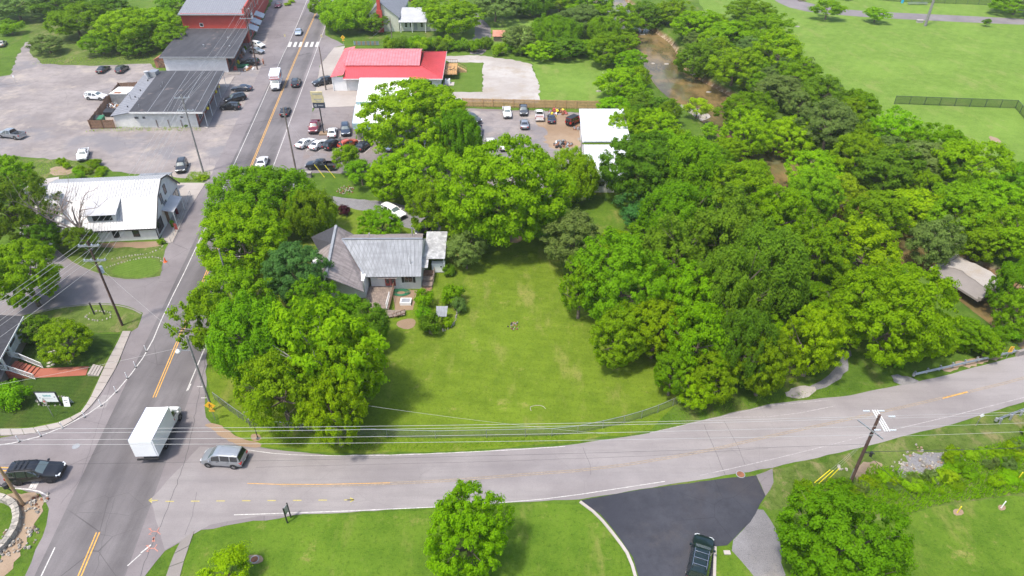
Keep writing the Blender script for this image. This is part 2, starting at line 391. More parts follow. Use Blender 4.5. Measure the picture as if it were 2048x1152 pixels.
sheet('lawn', [(0, -60), (75, -60), (62, 90), (22, 118), (-5, 160), (-60, 200)], Z, 'grass_rough', .4)
sheet('meadow', [(60, 128), (100, 135), (200, 132), (305, 125), (330, 60), (60, 40)], Z, 'grass_weedy', .4)
sheet('meadow', [(0, 318), (60, 318), (160, 325), (218, 336), (205, 350), (120, 354), (60, 362), (0, 366)], 5*Z, 'grass_weedy', .5)
sheet('lawn', [(-60, 668), (240, 668), (230, 686), (206, 730), (192, 766), (176, 798), (156, 826), (118, 842), (60, 854), (-60, 858)], 4*Z, 'grass_dark', .05)
# car parks and gravel
sheet('gravel_lot', [(-120, 175), (20, 150), (35, 112), (50, 85), (64, 82), (60, 106), (85, 128), (180, 132), (300, 127), (318, 142), (345, 142), (400, 120), (470, 150), (560, -30), (650, -30), (520, 340), (415, 366), (340, 352), (225, 343), (205, 331), (160, 322), (60, 315), (0, 311), (-120, 305)], 2*Z, 'lot_gravel', .35, 1.5)
sheet('gravel_lot', [(880, 113), (955, 110), (1040, 122), (1062, 128), (1078, 165), (1078, 206), (925, 203), (885, 196), (880, 184), (966, 184), (966, 125), (900, 125)], 2*Z, 'gravel_light', .35)
sheet('car_park', [(560, 345), (650, 175), (714, 200), (712, 278), (800, 278), (925, 216), (1160, 225), (1160, 300), (1180, 400), (1000, 390), (900, 370), (740, 345), (690, 346)], 2*Z, 'lot_parking', .3)
sheet('gravel_lot', [(925, 222), (1160, 226), (1160, 300), (1180, 390), (1000, 380), (930, 330)], 3*Z, 'lot_gravel', .4)
sheet('dirt_patch', [(1075, 235), (1160, 228), (1162, 290), (1150, 300), (1080, 292), (1100, 262), (1070, 250)], 4*Z, 'dirt', .7, sm=1)
sheet('forecourt', [(630, 190), (640, 130), (668, 95), (690, 92), (670, 150), (692, 176), (716, 178), (712, 212), (620, 216)], 4*Z, 'concrete', .1)
sheet('gravel_drive', [(580, 360), (604, 365), (640, 388), (700, 398), (770, 402), (850, 420), (880, 440), (880, 470), (820, 462), (770, 430), (690, 415), (640, 402), (590, 385)], 3*Z, 'gravel_gray', .2, sm=1)
sheet('gravel_drive', [(1520, 1010), (1548, 1050), (1560, 1080), (1575, 1175), (1525, 1175), (1490, 1130), (1455, 1092), (1500, 1045)], 2.5*Z, 'gravel_gray', .3, sm=1)
sheet('gravel_drive', [(1688, 700), (1706, 702), (1694, 740), (1662, 772), (1625, 782), (1612, 776), (1650, 758), (1676, 730)], 2*Z, 'gravel_gray', .4, sm=1)
sheet('gravel_track', [(945, 20), (968, 40), (985, 60), (975, 110), (930, 108), (955, 60), (935, 40)], 3*Z, 'asphalt_side', .2, sm=1)
sheet('church_drive', [(-80, 520), (60, 508), (105, 495), (135, 520), (172, 538), (215, 553), (262, 560), (322, 553), (345, 500), (345, 640), (283, 626), (262, 614), (230, 607), (180, 607), (110, 615), (50, 630), (-80, 660)], 2*Z, 'asphalt_side', .08, sm=1)
sheet('lawn', [(105, 495), (135, 520), (172, 538), (215, 553), (262, 560), (320, 552), (330, 520), (330, 500), (322, 490), (200, 490), (140, 470)], 3*Z, 'grass_weedy', .1)
sheet('dirt_patch', [(200, 486), (300, 483), (324, 482), (324, 491), (290, 496), (205, 495)], 4*Z, 'dirt', .2)
sheet('lawn', [(218, 548), (262, 556), (300, 554), (322, 540), (318, 520), (280, 514), (235, 530)], 4*Z, 'grass_fresh', .25, sm=1)
sheet('lawn', [(-60, 660), (50, 632), (110, 617), (180, 609), (230, 610), (262, 617), (284, 630), (274, 655), (262, 663), (248, 664), (-60, 668)], 4*Z, 'grass_weedy', .08)
# paved roads
sheet('road_shoulder', [(560, -30), (655, -30), (650, 70), (690, 90), (668, 95), (640, 130), (630, 190), (600, 345), (560, 400), (500, 470), (440, 600), (415, 690), (410, 800), (412, 835), (432, 862), (470, 885), (540, 898), (660, 911), (660, 1020), (400, 1060), (330, 1102), (290, 1152), (270, 1190), (-10, 1190), (50, 1152), (93, 1050), (98, 1018), (80, 988), (30, 975), (-80, 975), (-80, 872), (0, 876), (60, 868), (130, 852), (160, 832), (196, 790), (233, 735), (262, 664), (276, 655), (286, 625), (322, 553), (330, 500), (345, 470), (385, 395), (415, 365), (470, 250), (520, 140)], 4*Z, 'asphalt_old', .12, 1.2)
sheet('east_road', [(400, 893), (520, 897), (660, 911), (900, 906), (1130, 891), (1300, 866), (1536, 809), (1700, 791), (1870, 756), (2048, 709), (2250, 650), (2250, 730), (2048, 804), (1900, 850), (1700, 900), (1545, 936), (1400, 960), (1160, 999), (900, 1012), (700, 1025), (520, 1032), (420, 1050), (330, 1100), (300, 1000)], 4.8*Z, 'asphalt_east', .08, 1.2)
sheet('side_drive', [(1162, 1001), (1200, 1028), (1242, 1080), (1266, 1115), (1284, 1180), (1424, 1180), (1430, 1093), (1454, 1091), (1500, 1045), (1531, 992), (1520, 968), (1512, 951), (1400, 963), (1250, 985)], 6*Z, 'asphalt_new', .06)
sheet('road_shoulder', [(1512, 950), (1545, 937), (1547, 965), (1531, 992), (1522, 970)], 5.5*Z, 'asphalt_side', .1)
YL = [(-74, 311), (-65.9, 248.5), (-58.6, 188.4), (-50.0, 123.6), (-44.2, 79.5), (-42.0, 62), (-38.4, 34.7), (-34.5, 4)]
main = dense(smooth_poly(YL, 2, False), 2)
mrd = MB(); ribbon(mrd, main, 8.0, 5.4*Z); 
tag(part('main_road', mrd, 'asphalt_main', None), kind='structure')
# concrete: slabs of the walk, kerbs, ramp pads
def kerbline(name, px, w, h, mat='concrete_pale', z0=0, world=False, step=2.0, sm=1):
    pts = px if world else [G(*p) for p in px]
    if sm: pts = smooth_poly(pts, sm, False)
    pts = dense(pts, step); a = offset_line(pts, w/2); b = offset_line(pts, -w/2); k = MB()
    for i in range(len(pts)-1):
        k.hexa([(*b[i], z0-.05), (*b[i+1], z0-.05), (*a[i+1], z0-.05), (*a[i], z0-.05), (*b[i], z0+h), (*b[i+1], z0+h), (*a[i+1], z0+h), (*a[i], z0+h)])
    return tag(part(name, k, mat, None), kind='structure')
def slabs(name, left, right, n, h, mat, gap=.025, amp=.0):
    """a pavement of single concrete slabs between two edge lines"""
    root = thing(name, None, None); root['kind'] = 'structure'
    def samp(pl, k):
        L = [0]
        for a, b in zip(pl, pl[1:]): L.append(L[-1]+math.hypot(b[0]-a[0], b[1]-a[1]))
        out = []
        for j in range(k+1):
            s = L[-1]*j/k; i = max(i for i in range(len(L)-1) if L[i] <= s+1e-9); t = (s-L[i])/(L[i+1]-L[i])
            out.append((pl[i][0]+(pl[i+1][0]-pl[i][0])*t, pl[i][1]+(pl[i+1][1]-pl[i][1])*t))
        return out
    A, B = samp([G(*p) for p in left], n), samp([G(*p) for p in right], n)
    for j in range(n):
        g = gap/max(.3, math.hypot(A[j+1][0]-A[j][0], A[j+1][1]-A[j][1]))
        def l(p, q, t): return (p[0]+(q[0]-p[0])*t, p[1]+(q[1]-p[1])*t)
        q = [l(A[j], A[j+1], g), l(A[j], A[j+1], 1-g), l(B[j], B[j+1], 1-g), l(B[j], B[j+1], g)]
        hh = h+rnd.uniform(-.008, .008); k = MB(); k.hexa([(*p, -.02) for p in q]+[(*p, hh) for p in q]); part('slab', k, mat, root)
    return root
slabs('sidewalk', [(246, 663), (238, 681), (211, 732), (180, 800), (160, 828), (118, 846), (60, 858), (-70, 862)], [(262, 663), (253, 685), (233, 735), (202, 788), (175, 822), (131, 853), (62, 869), (-70, 876)], 22, .12, 'concrete')
slabs('footpath', [(362, 1082), (345, 1115), (320, 1190)], [(389, 1062), (370, 1115), (350, 1190)], 4, .06, 'concrete_gray')
slabs('concrete_apron', [(352, 366), (338, 420), (320, 486)], [(412, 366), (372, 428), (345, 486)], 8, .07, 'concrete')
slabs('concrete_apron', [(404, 170), (392, 200), (373, 240), (398, 258)][:3], [(470, 152), (444, 195), (415, 258)], 6, .10, 'concrete')
slabs('concrete_apron', [(40, 365), (40, 470)], [(118, 354), (104, 470)], 5, .06, 'concrete_pale')
slabs('concrete_apron', [(455, 150), (470, 105), (492, 60)], [(480, 150), (492, 105), (512, 60)], 6, .10, 'concrete_gray')
kerbline('kerb', [(1160, 1004), (1195, 1030), (1236, 1080), (1260, 1115), (1278, 1180)], .28, .11)
kerbline('kerb', [(1428, 1180), (1430, 1094)], .26, .11)
kerbline('kerb', [(110, 497), (137, 521), (173, 539), (215, 554), (262, 561), (320, 554)], .16, .06, 'concrete_gray')
kerbline('kerb', [(30, 638), (110, 617), (180, 609), (230, 610), (262, 617), (283, 628)], .16, .06, 'concrete_gray')

# ---------------------------------------------------------------- painted markings
M('paint_white', (.55, .53, .50), .7, grain=.6, gs=3.5, var=.15); M('paint_worn', (.33, .305, .30), .8, grain=.5, gs=4)
M('paint_yellow', (.62, .33, .06), .7, grain=.5, gs=4); M('paint_yellow_worn', (.30, .235, .165), .8, grain=.55, gs=4)
M('paint_survey_yellow', (.46, .39, .10), .8, grain=.5, gs=6); M('paint_survey_orange', (.46, .20, .15), .8, grain=.5, gs=6)
M('tar', (.065, .060, .062), .8)
def marks(name, lines, mat, z=6.6*Z):
    k = MB()
    for pts, w in lines: ribbon(k, pts, w, z)
    return tag(part(name, k, mat, None), kind='structure')
def seg(pts, y0, y1): return [p for p in pts if y0 <= p[1] <= y1]
yl = []
for y0, y1 in ((34.0, 39.5), (56.5, 300)): 
    s = seg(dense(main, .5), y0, y1); yl += [(offset_line(s, .14), .12), (offset_line(s, -.14), .12)]
yl += [([G(-60, 933), G(25, 936)], .14), ([G(-60, 940), G(22, 942)], .14)]
marks('yellow_centre_line', yl, 'paint_yellow')
WL = [(-72, 256), (-64.6, 206), (-61.6, 182), (-56.1, 143.7), (-51.3, 108), (-48.3, 86), (-46.9, 73.4), (-45.6, 65.3), (-45.9, 59.2), (-46.8, 55.4), (-50.2, 51.4), (-54.7, 49.6), (-62, 49)]
wl_ = [(dense(smooth_poly(WL, 1, False), 1), .12), (dense([(-68.6, 300), (-56.9, 213.6), (-45.6, 122.5), (-38.8, 66.6), (-38.0, 58)], 1), .12)]
wl_ += [([G(110, 1095), G(80, 1158)], .11), ([G(302, 1090), G(282, 1106)], .13), ([G(282, 1108), G(255, 1132)], .1), ([G(376, 781), G(382, 768)], .1), ([G(394, 773), G(408, 774)], .1), ([G(402, 796), G(414, 796)], .1)]
ea = smooth_poly([G(*p) for p in [(495, 900), (560, 909), (660, 912), (780, 911), (900, 906), (1024, 900), (1130, 893)]], 1, False)
wl_ += [(ea, .07), ([G(*p) for p in [(468, 1030), (560, 1027), (700, 1022), (880, 1014)]], .08), ([G(*p) for p in [(1000, 1006), (1090, 998), (1160, 989), (1330, 963)]], .07)]
wl_ += [([G(*p) for p in [(30, 977), (58, 979), (78, 983), (96, 992)]], .14), ([G(60, 977), G(69, 963)], .35), ([G(68, 978), G(76, 963)], .35)]
marks('white_edge_line', wl_, 'paint_white')
marks('worn_edge_line', [([G(*p) for p in [(1440, 835), (1536, 834), (1600, 826), (1670, 812)]], .1), ([G(*p) for p in [(1400, 951), (1460, 938), (1560, 915), (1700, 880), (1900, 833), (2048, 795)]], .1), ([G(*p) for p in [(1300, 866), (1536, 812), (1660, 800)]], .09)], 'paint_worn')
marks('yellow_edge_line', [([G(*p) for p in [(495, 967), (560, 969), (650, 969), (780, 966)]], .07), ([G(1885, 797), G(1935, 784)], .14)], 'paint_yellow', 6.6*Z)
ew = smooth_poly([G(*p) for p in [(560, 970), (650, 971), (780, 967), (900, 961), (1010, 952), (1200, 938), (1400, 905), (1536, 873), (1700, 838), (1885, 796), (2048, 757), (2200, 710)]], 1, False)
marks('worn_centre_line', [(offset_line(ew, .1), .09), (offset_line(ew, -.13), .09)], 'paint_yellow_worn', 6.4*Z)
sv = [([G(a, 1003-(a-330)*.008), G(a+17, 1003-(a-330)*.008)], .10) for a in range(331, 700, 51)]
sv += [([G(299, 1001), G(316, 1001)], .10), ([G(298, 1001), G(304, 997)], .1), ([G(298, 1001), G(304, 1005)], .1), ([G(694, 1000), G(708, 1000)], .12), ([G(708, 1000), G(700, 996)], .12), ([G(708, 1000), G(700, 1004)], .12)]
marks('survey_paint', sv, 'paint_survey_yellow', 6.8*Z)
og = []
for (x, y) in ((305, 1063), (300, 1097)):
    og += [([G(x-7, y-6), G(x, y)], .08), ([G(x-7, y+6), G(x, y)], .08), ([G(x+14, y-8), G(x+9, y)], .08), ([G(x+16, y+6), G(x+9, y)], .08), ([G(x, y), G(x+9, y)], .08), ([G(x-8, y-6), G(x-2, y-6)], .06), ([G(x-8, y+6), G(x-2, y+6)], .06)]
og += [([G(305, 1084), G(309, 1074)], .12), ([G(309, 1084), G(306, 1075)], .12)]
marks('survey_paint', og, 'paint_survey_orange', 6.8*Z)
# the crossing at the top: six white bars
cw = MB()
for k in range(6):
    x = 578+k*10.6+(1.5 if k > 2 else 0); p = [G(x-3, 94), G(x+3, 94), G(x+6.5, 84), G(x+1, 84)]
    cw.quad(*[(*q_, 6.8*Z) for q_ in p])
tag(part('crosswalk_bars', cw, 'paint_white', None), kind='structure')
# parking bay lines
pb = []
for a, b in (((612, 303), (628, 287)), ((637, 303), (655, 287)), ((664, 305), (684, 289)), ((700, 307), (716, 294)), ((729, 307), (759, 277)), ((793, 307), (815, 283)), ((680, 275), (684, 250)), ((585, 305), (600, 296))): pb.append(([G(*a), G(*b)], .1))
for k in range(4): pb.append(([G(432+k*10, 222-k*2), G(446+k*10, 190+k)], .1)) if False else None
marks('parking_line', pb, 'paint_white', 4.4*Z)
# asphalt patches, seams and the dark joint along the road
sheet('asphalt_patch', [(298, 621), (318, 618), (306, 648), (282, 650)], 5.0*Z, 'asphalt_side', .02)
sheet('asphalt_patch', [(205, 790), (225, 790), (212, 815), (178, 822)], 5.0*Z, 'asphalt_east', .02)
sheet('asphalt_patch', [(635, 305), (655, 308), (640, 345), (600, 345), (612, 320)], 4.4*Z, 'asphalt_side', .05)
def wiggle(pts, amp, seed):
    rr = random.Random(seed); return [(x+rr.uniform(-amp, amp), y+rr.uniform(-amp, amp)) for x, y in dense(pts, .6)]
cr = [(wiggle([G(*p) for p in [(415, 700), (395, 800), (385, 860), (372, 910), (350, 980), (325, 1040), (300, 1100), (280, 1152)]], .10, 3), .05),
      (wiggle([G(*p) for p in [(240, 700), (215, 790), (190, 870), (160, 960), (120, 1010)]], .06, 4), .025),
      (wiggle([G(*p) for p in [(393, 985), (385, 1030), (370, 1070)]], .03, 5), .03), (wiggle([G(*p) for p in [(1408, 850), (1430, 900), (1450, 950)]], .03, 6), .04),
      (wiggle([G(*p) for p in [(1448, 842), (1475, 890), (1490, 930)]], .03, 7), .03), (wiggle([G(*p) for p in [(1166, 895), (1180, 930), (1182, 950)]], .03, 8), .03),
      (wiggle([G(*p) for p in [(150, 1027), (200, 1025), (260, 1030), (320, 1000)]], .10, 9), .03), (wiggle([G(*p) for p in [(230, 995), (210, 1060), (190, 1152)]], .10, 10), .03),
      (wiggle([G(*p) for p in [(1468, 985), (1454, 1020), (1436, 1080)]], .02, 11), .04), (wiggle([G(*p) for p in [(1320, 1085), (1350, 1070)]], .02, 12), .03),
      (wiggle([G(*p) for p in [(1320, 980), (1335, 1060)]], .02, 15), .02), (wiggle([G(*p) for p in [(512, 935), (1024, 922), (1300, 912), (1536, 897)]], .03, 16), .03)]
marks('asphalt_crack', cr, 'tar', 6.1*Z)
# ---------------------------------------------------------------- trees
def leaf_mat(name, a, b_, tl=.52):
    m = bpy.data.materials.new(name); nt, N, L, b = nodes(m); out = N['Material Output']
    at = N.new('ShaderNodeAttribute'); at.attribute_name = 'tone'
    g = N.new('ShaderNodeNewGeometry'); oi = N.new('ShaderNodeObjectInfo')
    c = mixc(nt, at.outputs['Fac'], a, b_); a = None
    c = mixc(nt, scalem(nt, g.outputs['Random Per Island'], .45), c, tuple(x*1.5 for x in b_))
    hs = N.new('ShaderNodeHueSaturation'); hs.inputs['Saturation'].default_value = 1.0
    mr = N.new('ShaderNodeMapRange'); mr.inputs['To Min'].default_value = .486; mr.inputs['To Max'].default_value = .520; L.new(oi.outputs['Random'], mr.inputs['Value']); L.new(mr.outputs[0], hs.inputs['Hue'])
    ml = N.new('ShaderNodeMath'); ml.operation = 'MULTIPLY'; ml.inputs[1].default_value = 7.13; L.new(oi.outputs['Random'], ml.inputs[0])
    fr = N.new('ShaderNodeMath'); fr.operation = 'FRACT'; L.new(ml.outputs[0], fr.inputs[0])
    mv = N.new('ShaderNodeMapRange'); mv.inputs['To Min'].default_value = .82; mv.inputs['To Max'].default_value = 1.15; L.new(fr.outputs[0], mv.inputs['Value']); L.new(mv.outputs[0], hs.inputs['Value'])
    L.new(c, hs.inputs['Color']); c = hs.outputs[0]
    L.new(c, b.inputs['Base Color']); b.inputs['Roughness'].default_value = .7; b.inputs['Specular IOR Level'].default_value = .06
    t = N.new('ShaderNodeBsdfTranslucent'); L.new(mixc(nt, .45, c, tuple(min(1, x*1.3) for x in b_)), t.inputs[0])
    mx = N.new('ShaderNodeMixShader'); mx.inputs[0].default_value = tl
    L.new(b.outputs[0], mx.inputs[1]); L.new(t.outputs[0], mx.inputs[2]); L.new(mx.outputs[0], out.inputs['Surface'])
    MATS[name] = m
leaf_mat('leaf_bright', (.182, .330, .003), (.250, .408, .004)); leaf_mat('leaf_mid', (.134, .260, .004), (.198, .340, .006))
leaf_mat('leaf_dark', (.094, .190, .008), (.148, .258, .013)); leaf_mat('leaf_blue', (.055, .155, .030), (.095, .225, .050))
leaf_mat('leaf_olive', (.120, .195, .034), (.185, .270, .062)); leaf_mat('leaf_yellow', (.215, .370, .006), (.300, .450, .012))
leaf_mat('leaf_purple', (.060, .014, .020), (.10, .03, .035)); leaf_mat('leaf_brown', (.12, .085, .040), (.20, .15, .075))
M('bark', (.13, .105, .08), .95, var=.35, vs=3); M('bark_pale', (.33, .30, .26), .9, var=.3, vs=3); M('bark_dead', (.24, .19, .17), .9, var=.3, vs=3)

def leaf_mesh(name, C, RC, n_per, size, rng, flat=.75, up=.35, elong=1.5, droop=0, hollow=.5):
    """C: clump centres (k,3); RC: radii; n_per leaves per clump of unit radius^2"""
    k = len(C); cnt = np.maximum(6, (n_per*RC**2).astype(int)); tot = cnt.sum(); ci = np.repeat(np.arange(k), cnt)
    d = rng.normal(size=(tot, 3)); d[:, 2] += .35; d /= np.linalg.norm(d, axis=1)[:, None]
    rr = hollow+(1.22-hollow)*rng.random(tot)**.75
    ax_ = .55+.9*rng.random((k, 3)); ax_[:, 2] = .6+.5*rng.random(k); d = d*ax_[ci]; dn = d/np.linalg.norm(d, axis=1)[:, None]
    ctr = C.mean(0); outw = C-ctr; outw /= np.maximum(np.linalg.norm(outw, axis=1), 1e-6)[:, None]
    P = C[ci]+d*(rr*RC[ci])[:, None]*np.array([1, 1, flat])
    if droop: P[:, 2] -= droop*((P[:, 0]-ctr[0])**2+(P[:, 1]-ctr[1])**2)**.5*rng.random(tot)*.25
    nrm = dn+outw[ci]*.45+np.array([0, 0, up])+rng.normal(size=(tot, 3))*.45
    nrm /= np.linalg.norm(nrm, axis=1)[:, None]
    t = rng.normal(size=(tot, 3)); t -= nrm*(t*nrm).sum(1)[:, None]; t /= np.linalg.norm(t, axis=1)[:, None]
    bt = np.cross(nrm, t); s = size*(.6+.8*rng.random(tot))[:, None]
    V = np.stack([P-t*s*elong*.5, P-bt*s*.42+nrm*s*.08, P+t*s*elong*.5, P+bt*s*.42+nrm*s*.08], 1).reshape(-1, 3)
    me = bpy.data.meshes.new(name); nv = len(V)
    me.vertices.add(nv); me.vertices.foreach_set('co', V.astype(np.float32).ravel())
    me.loops.add(nv); me.loops.foreach_set('vertex_index', np.arange(nv, dtype=np.int32)); me.polygons.add(tot)
    me.polygons.foreach_set('loop_start', np.arange(0, nv, 4, dtype=np.int32)); me.update()
    tone = np.clip(rng.random(k)[ci]*.75+rng.random(tot)*.25, 0, 1)
    at = me.attributes.new('tone', 'FLOAT', 'POINT'); at.data.foreach_set('value', np.repeat(tone, 4).astype(np.float32))
    return me
def crown_centres(rng, Rr, Hh, rc, dens=1.0, lobes=7, lobe_amp=.28, low=-.55, inner=.35, cone=0):
    n = int(dens*4.2*(Rr/rc)**2); d = rng.normal(size=(n*3, 3)); d /= np.linalg.norm(d, axis=1)[:, None]; d = d[d[:, 2] > low][:n]
    L_ = rng.normal(size=(lobes, 3)); L_[:, 2] = np.abs(L_[:, 2])*.6-.15; L_ /= np.linalg.norm(L_, axis=1)[:, None]
    w = np.exp(-((1-d@L_.T)/.16)).max(1); amp = (1-lobe_amp)+lobe_amp*1.25*w
    dep = np.where(rng.random(len(d)) < inner, .45+.35*rng.random(len(d)), .88+.16*rng.random(len(d)))
    P = d*(amp*dep)[:, None]*np.array([Rr, Rr, Hh])
    if cone: P[:, :2] *= (1-cone*np.clip(P[:, 2:]/Hh, -.3, 1))
    RC = rc*(.45+1.1*rng.random(len(P))**1.3)
    return P, RC, L_
def trunk_mesh(name, rng, H, r0, tips, bark_n=8):
    k = MB(); top = (rng.normal()*.25, rng.normal()*.25, H)
    pts = [(0, 0, 0), (rng.normal()*.06, rng.normal()*.06, H*.3), (top[0]*.6, top[1]*.6, H*.65), top]
    k.tube([(0, 0, -.3)]+pts[:1]+pts[1:], [r0*1.35, r0*1.15, r0, r0*.7, r0*.25], bark_n)
    for t in tips:
        f = .35+.45*rng.random(); b0 = Vector(pts[1]).lerp(Vector(pts[3]), f); tv = Vector(t)
        mid = b0.lerp(tv, .5)+Vector((rng.normal()*.3, rng.normal()*.3, -.25)); k.tube([b0, mid, tv], [r0*.42, r0*.26, r0*.07], 5, cap=False)
        for _ in range(2):
            e = tv+Vector(rng.normal(size=3).tolist())*(.28*H*.5); k.tube([mid.lerp(tv, .4), e], [r0*.16, r0*.04], 4, cap=False)
    return k
PROTO = {}
def proto(kind, i):
    """crown + trunk meshes for a nominal tree; crown centre at z = hc, radius Rr"""
    key = (kind, i)
    if key in PROTO: return PROTO[key]
    rng = np.random.default_rng(abs(hash((len(kind)*31+ord(kind[0])+ord(kind[-1])*7, i))) % 100000+i)
    P_ = dict(big=(8.2, 6.2, .60, 6.4, .25, 330, .8), round=(5.0, 4.4, .48, 4.5, .205, 390, .8), feather=(6.5, 5.6, .52, 5.8, .185, 420, 1.0),
              maple=(7.0, 6.0, .58, 6.0, .25, 350, .78), small=(2.6, 2.3, .48, 3.0, .17, 500, .8), shrub=(1.6, 1.15, .42, .9, .15, 560, .8),
              cedar=(3.4, 4.6, .55, 4.8, .17, 420, .8), open=(7.0, 5.8, .66, 6.2, .30, 200, .75), fine=(4.6, 4.4, .55, 5.4, .20, 330, .8))[kind]
    Rr, Hh, rc, hc, ls, npr, fl = P_
    C, RC, L_ = crown_centres(rng, Rr, Hh, rc, dens={'open': .36, 'feather': .7, 'shrub': .8}.get(kind, .62), lobes=int(rng.integers(6, 10)),
                              lobe_amp={'open': .38, 'big': .17, 'cedar': .12, 'maple': .22}.get(kind, .24), low={'shrub': -.3, 'small': -.6, 'cedar': -.6}.get(kind, -.78), cone=.45 if kind == 'cedar' else 0)
    C[:, 2] += hc
    me = leaf_mesh('crown', C, RC, npr, ls, rng, flat=fl, up=.45, elong={'feather': 2.0, 'big': 1.25, 'maple': 1.2, 'cedar': 2.2, 'fine': 1.7}.get(kind, 1.35), droop={'feather': 1.0}.get(kind, 0), hollow=.15)
    me.materials.append(MATS['leaf_mid'])
    tips = [tuple(l*np.array([Rr, Rr, Hh])*.72+np.array([0, 0, hc])) for l in L_]
    tk = trunk_mesh('trunk', rng, hc*.95, Rr*.045+.04, tips); tm = tk.mesh('trunk', 'bark', R(60)); 
    PROTO[key] = (me, tm, Rr, hc, Hh); return PROTO[key]
def tree_at(x, y, r, Ht, kind, col, label, cat='tree', name='broadleaf_tree', group=None, var=None, sq=1.0, z=None, bark=None):
    v = var if var is not None else rnd.randrange({'big': 4, 'round': 4, 'feather': 3, 'small': 2, 'shrub': 2, 'maple': 2, 'cedar': 1, 'open': 1, 'fine': 2}[kind])
    me, tm, Rr, hc, Hh = proto(kind, v)
    if z is None: z = float(hterr(x, y))
    s = r/Rr; sz = Ht/(hc+Hh*1.12)
    root = thing(name, label, cat, (x, y, z-.02), rnd.uniform(0, 6.28), group)
    c = link('crown', me, root); c.scale = (s, s*rnd.uniform(.9, 1.1), sz)
    c.material_slots[0].link = 'OBJECT'; c.material_slots[0].material = MATS['leaf_'+col]
    t = link('trunk', tm, root); t.scale = ((s+sz)/2, (s+sz)/2, sz)
    if bark: t.material_slots[0].link = 'OBJECT'; t.material_slots[0].material = MATS[bark]
    return root
PLACED = []
def tree_px(cx, cy, rp, Ht, kind, col, label, **kw):
    """crown seen centred on a bearing: solve for the base so that the crown of this height lies there"""
    zc = Ht*.5; x, y = G(cx, cy, zc); r = rp*.94*depth_at(x, y, zc)/FPX
    PLACED.append((x, y, r)); return tree_at(x, y, r, Ht, kind, col, label, **kw)
T = tree_px
# along the main road, left of the farmhouse
T(520, 393, 112, 12, 'feather', 'mid', 'wide feathery tree beside the main road behind the farmhouse, nearest the car park')
T(610, 420, 62, 9, 'feather', 'mid', 'light feathery tree at the start of the gravel drive, behind the farmhouse roof')
T(485, 480, 104, 12, 'maple', 'bright', 'broad yellow-green tree overhanging the main road level with the white gambrel building')
T(590, 545, 80, 10, 'maple', 'blue', 'dense deep-green tree touching the brown roof of the farmhouse')
T(470, 600, 78, 11, 'round', 'mid', 'tree at the roadside between the dense deep-green tree and the road')
T(415, 635, 78, 12, 'open', 'mid', 'tree whose loose branch reaches out over the double yellow line')
T(520, 680, 105, 13, 'feather', 'mid', 'dark feathery tree beside the road pole with the lamp')
T(662, 700, 122, 16, 'open', 'bright', 'tall open maple with bare grey limbs showing, in front of the farmhouse terrace', bark='bark_pale')
T(690, 730, 95, 13, 'maple', 'bright', 'bright maple crown at the left edge of the mown lawn')
T(560, 780, 92, 11, 'round', 'mid', 'low spreading tree by the chain-link fence near the junction')
T(668, 818, 68, 11, 'maple', 'bright', 'bright green tree nearest the junction fence, with its trunk at the verge')
T(745, 650, 48, 7, 'fine', 'dark', 'dark scrubby tree with dead twigs beside the terrace railing')
T(628, 610, 60, 9, 'round', 'mid', 'tree crown filling the gap below the farmhouse brown roof')
T(762, 450, 50, 6, 'round', 'bright', 'low round tree right behind the grey farmhouse roof')
# middle group
T(838, 236, 118, 16, 'big', 'bright', 'tall yellow-green tree hiding the showroom with the pale blue fascia')
T(915, 275, 66, 13, 'feather', 'mid', 'airy tree over the parked cars beside the grey pickup')
T(780, 352, 54, 9, 'maple', 'bright', 'bushy tree between the car park and the gravel drive')
T(850, 345, 85, 12, 'maple', 'bright', 'full yellow-green tree below the showroom car park')
T(862, 408, 60, 10, 'round', 'mid', 'tree overhanging the end of the gravel drive')
T(1010, 380, 150, 18, 'big', 'bright', 'largest dome-shaped maple, north of the mown lawn')
T(945, 445, 50, 9, 'maple', 'bright', 'left lower crown under the dome-shaped maple')
T(1085, 430, 50, 9, 'maple', 'bright', 'right lower crown under the dome-shaped maple')
T(1150, 350, 64, 10, 'feather', 'bright', 'loose tree between the dome-shaped maple and the white workshop')
T(932, 500, 44, 6.5, 'fine', 'olive', 'small half-dead tree with brown twigs at the corner of the carport')
T(1147, 482, 66, 9.5, 'fine', 'olive', 'grey-olive tree standing on the north edge of the mown lawn')
T(693, 318, 32, 6, 'small', 'mid', 'small round tree at the corner of the car park by the black pickup')
T(722, 345, 36, 5, 'small', 'mid', 'bushy sapling behind the rubble pile')
# forest right of the lawn
T(1245, 560, 112, 14, 'big', 'mid', 'big tree at the right edge of the mown lawn, first of the wood')
T(1160, 575, 42, 10, 'round', 'mid', 'narrow side crown reaching left over the lawn from the wood')
T(1245, 668, 72, 9, 'maple', 'mid', 'low crown shading the lawn at the foot of the big edge tree')
T(1385, 600, 84, 12, 'maple', 'bright', 'bright tree one row behind the big edge tree')
T(1400, 680, 74, 12, 'round', 'bright', 'leafy bright tree bulging towards the lower lawn')
T(1312, 655, 66, 9.5, 'maple', 'bright', 'low full tree between the lawn edge and the bright bulging tree')
T(1345, 745, 46, 7, 'round', 'mid', 'rounded tree reaching low to the grass above the end of the wire fence')
T(1340, 500, 78, 12, 'round', 'dark', 'dark tree in the shaded hollow of the wood')
T(1460, 580, 80, 15, 'feather', 'dark', 'dark feathery tree in the middle of the wood')
T(1545, 540, 92, 15, 'feather', 'dark', 'widest dark feathery tree of the wood, left of the yellow-green crowns')
T(1480, 690, 72, 12, 'feather', 'dark', 'shaded tree between the bright bulging tree and the lane')
T(1530, 725, 66, 10, 'maple', 'mid', 'tree above the verge where the farm lane meets the road')
T(1630, 680, 66, 11, 'maple', 'bright', 'bright tree left of the short gravel lane by the road')
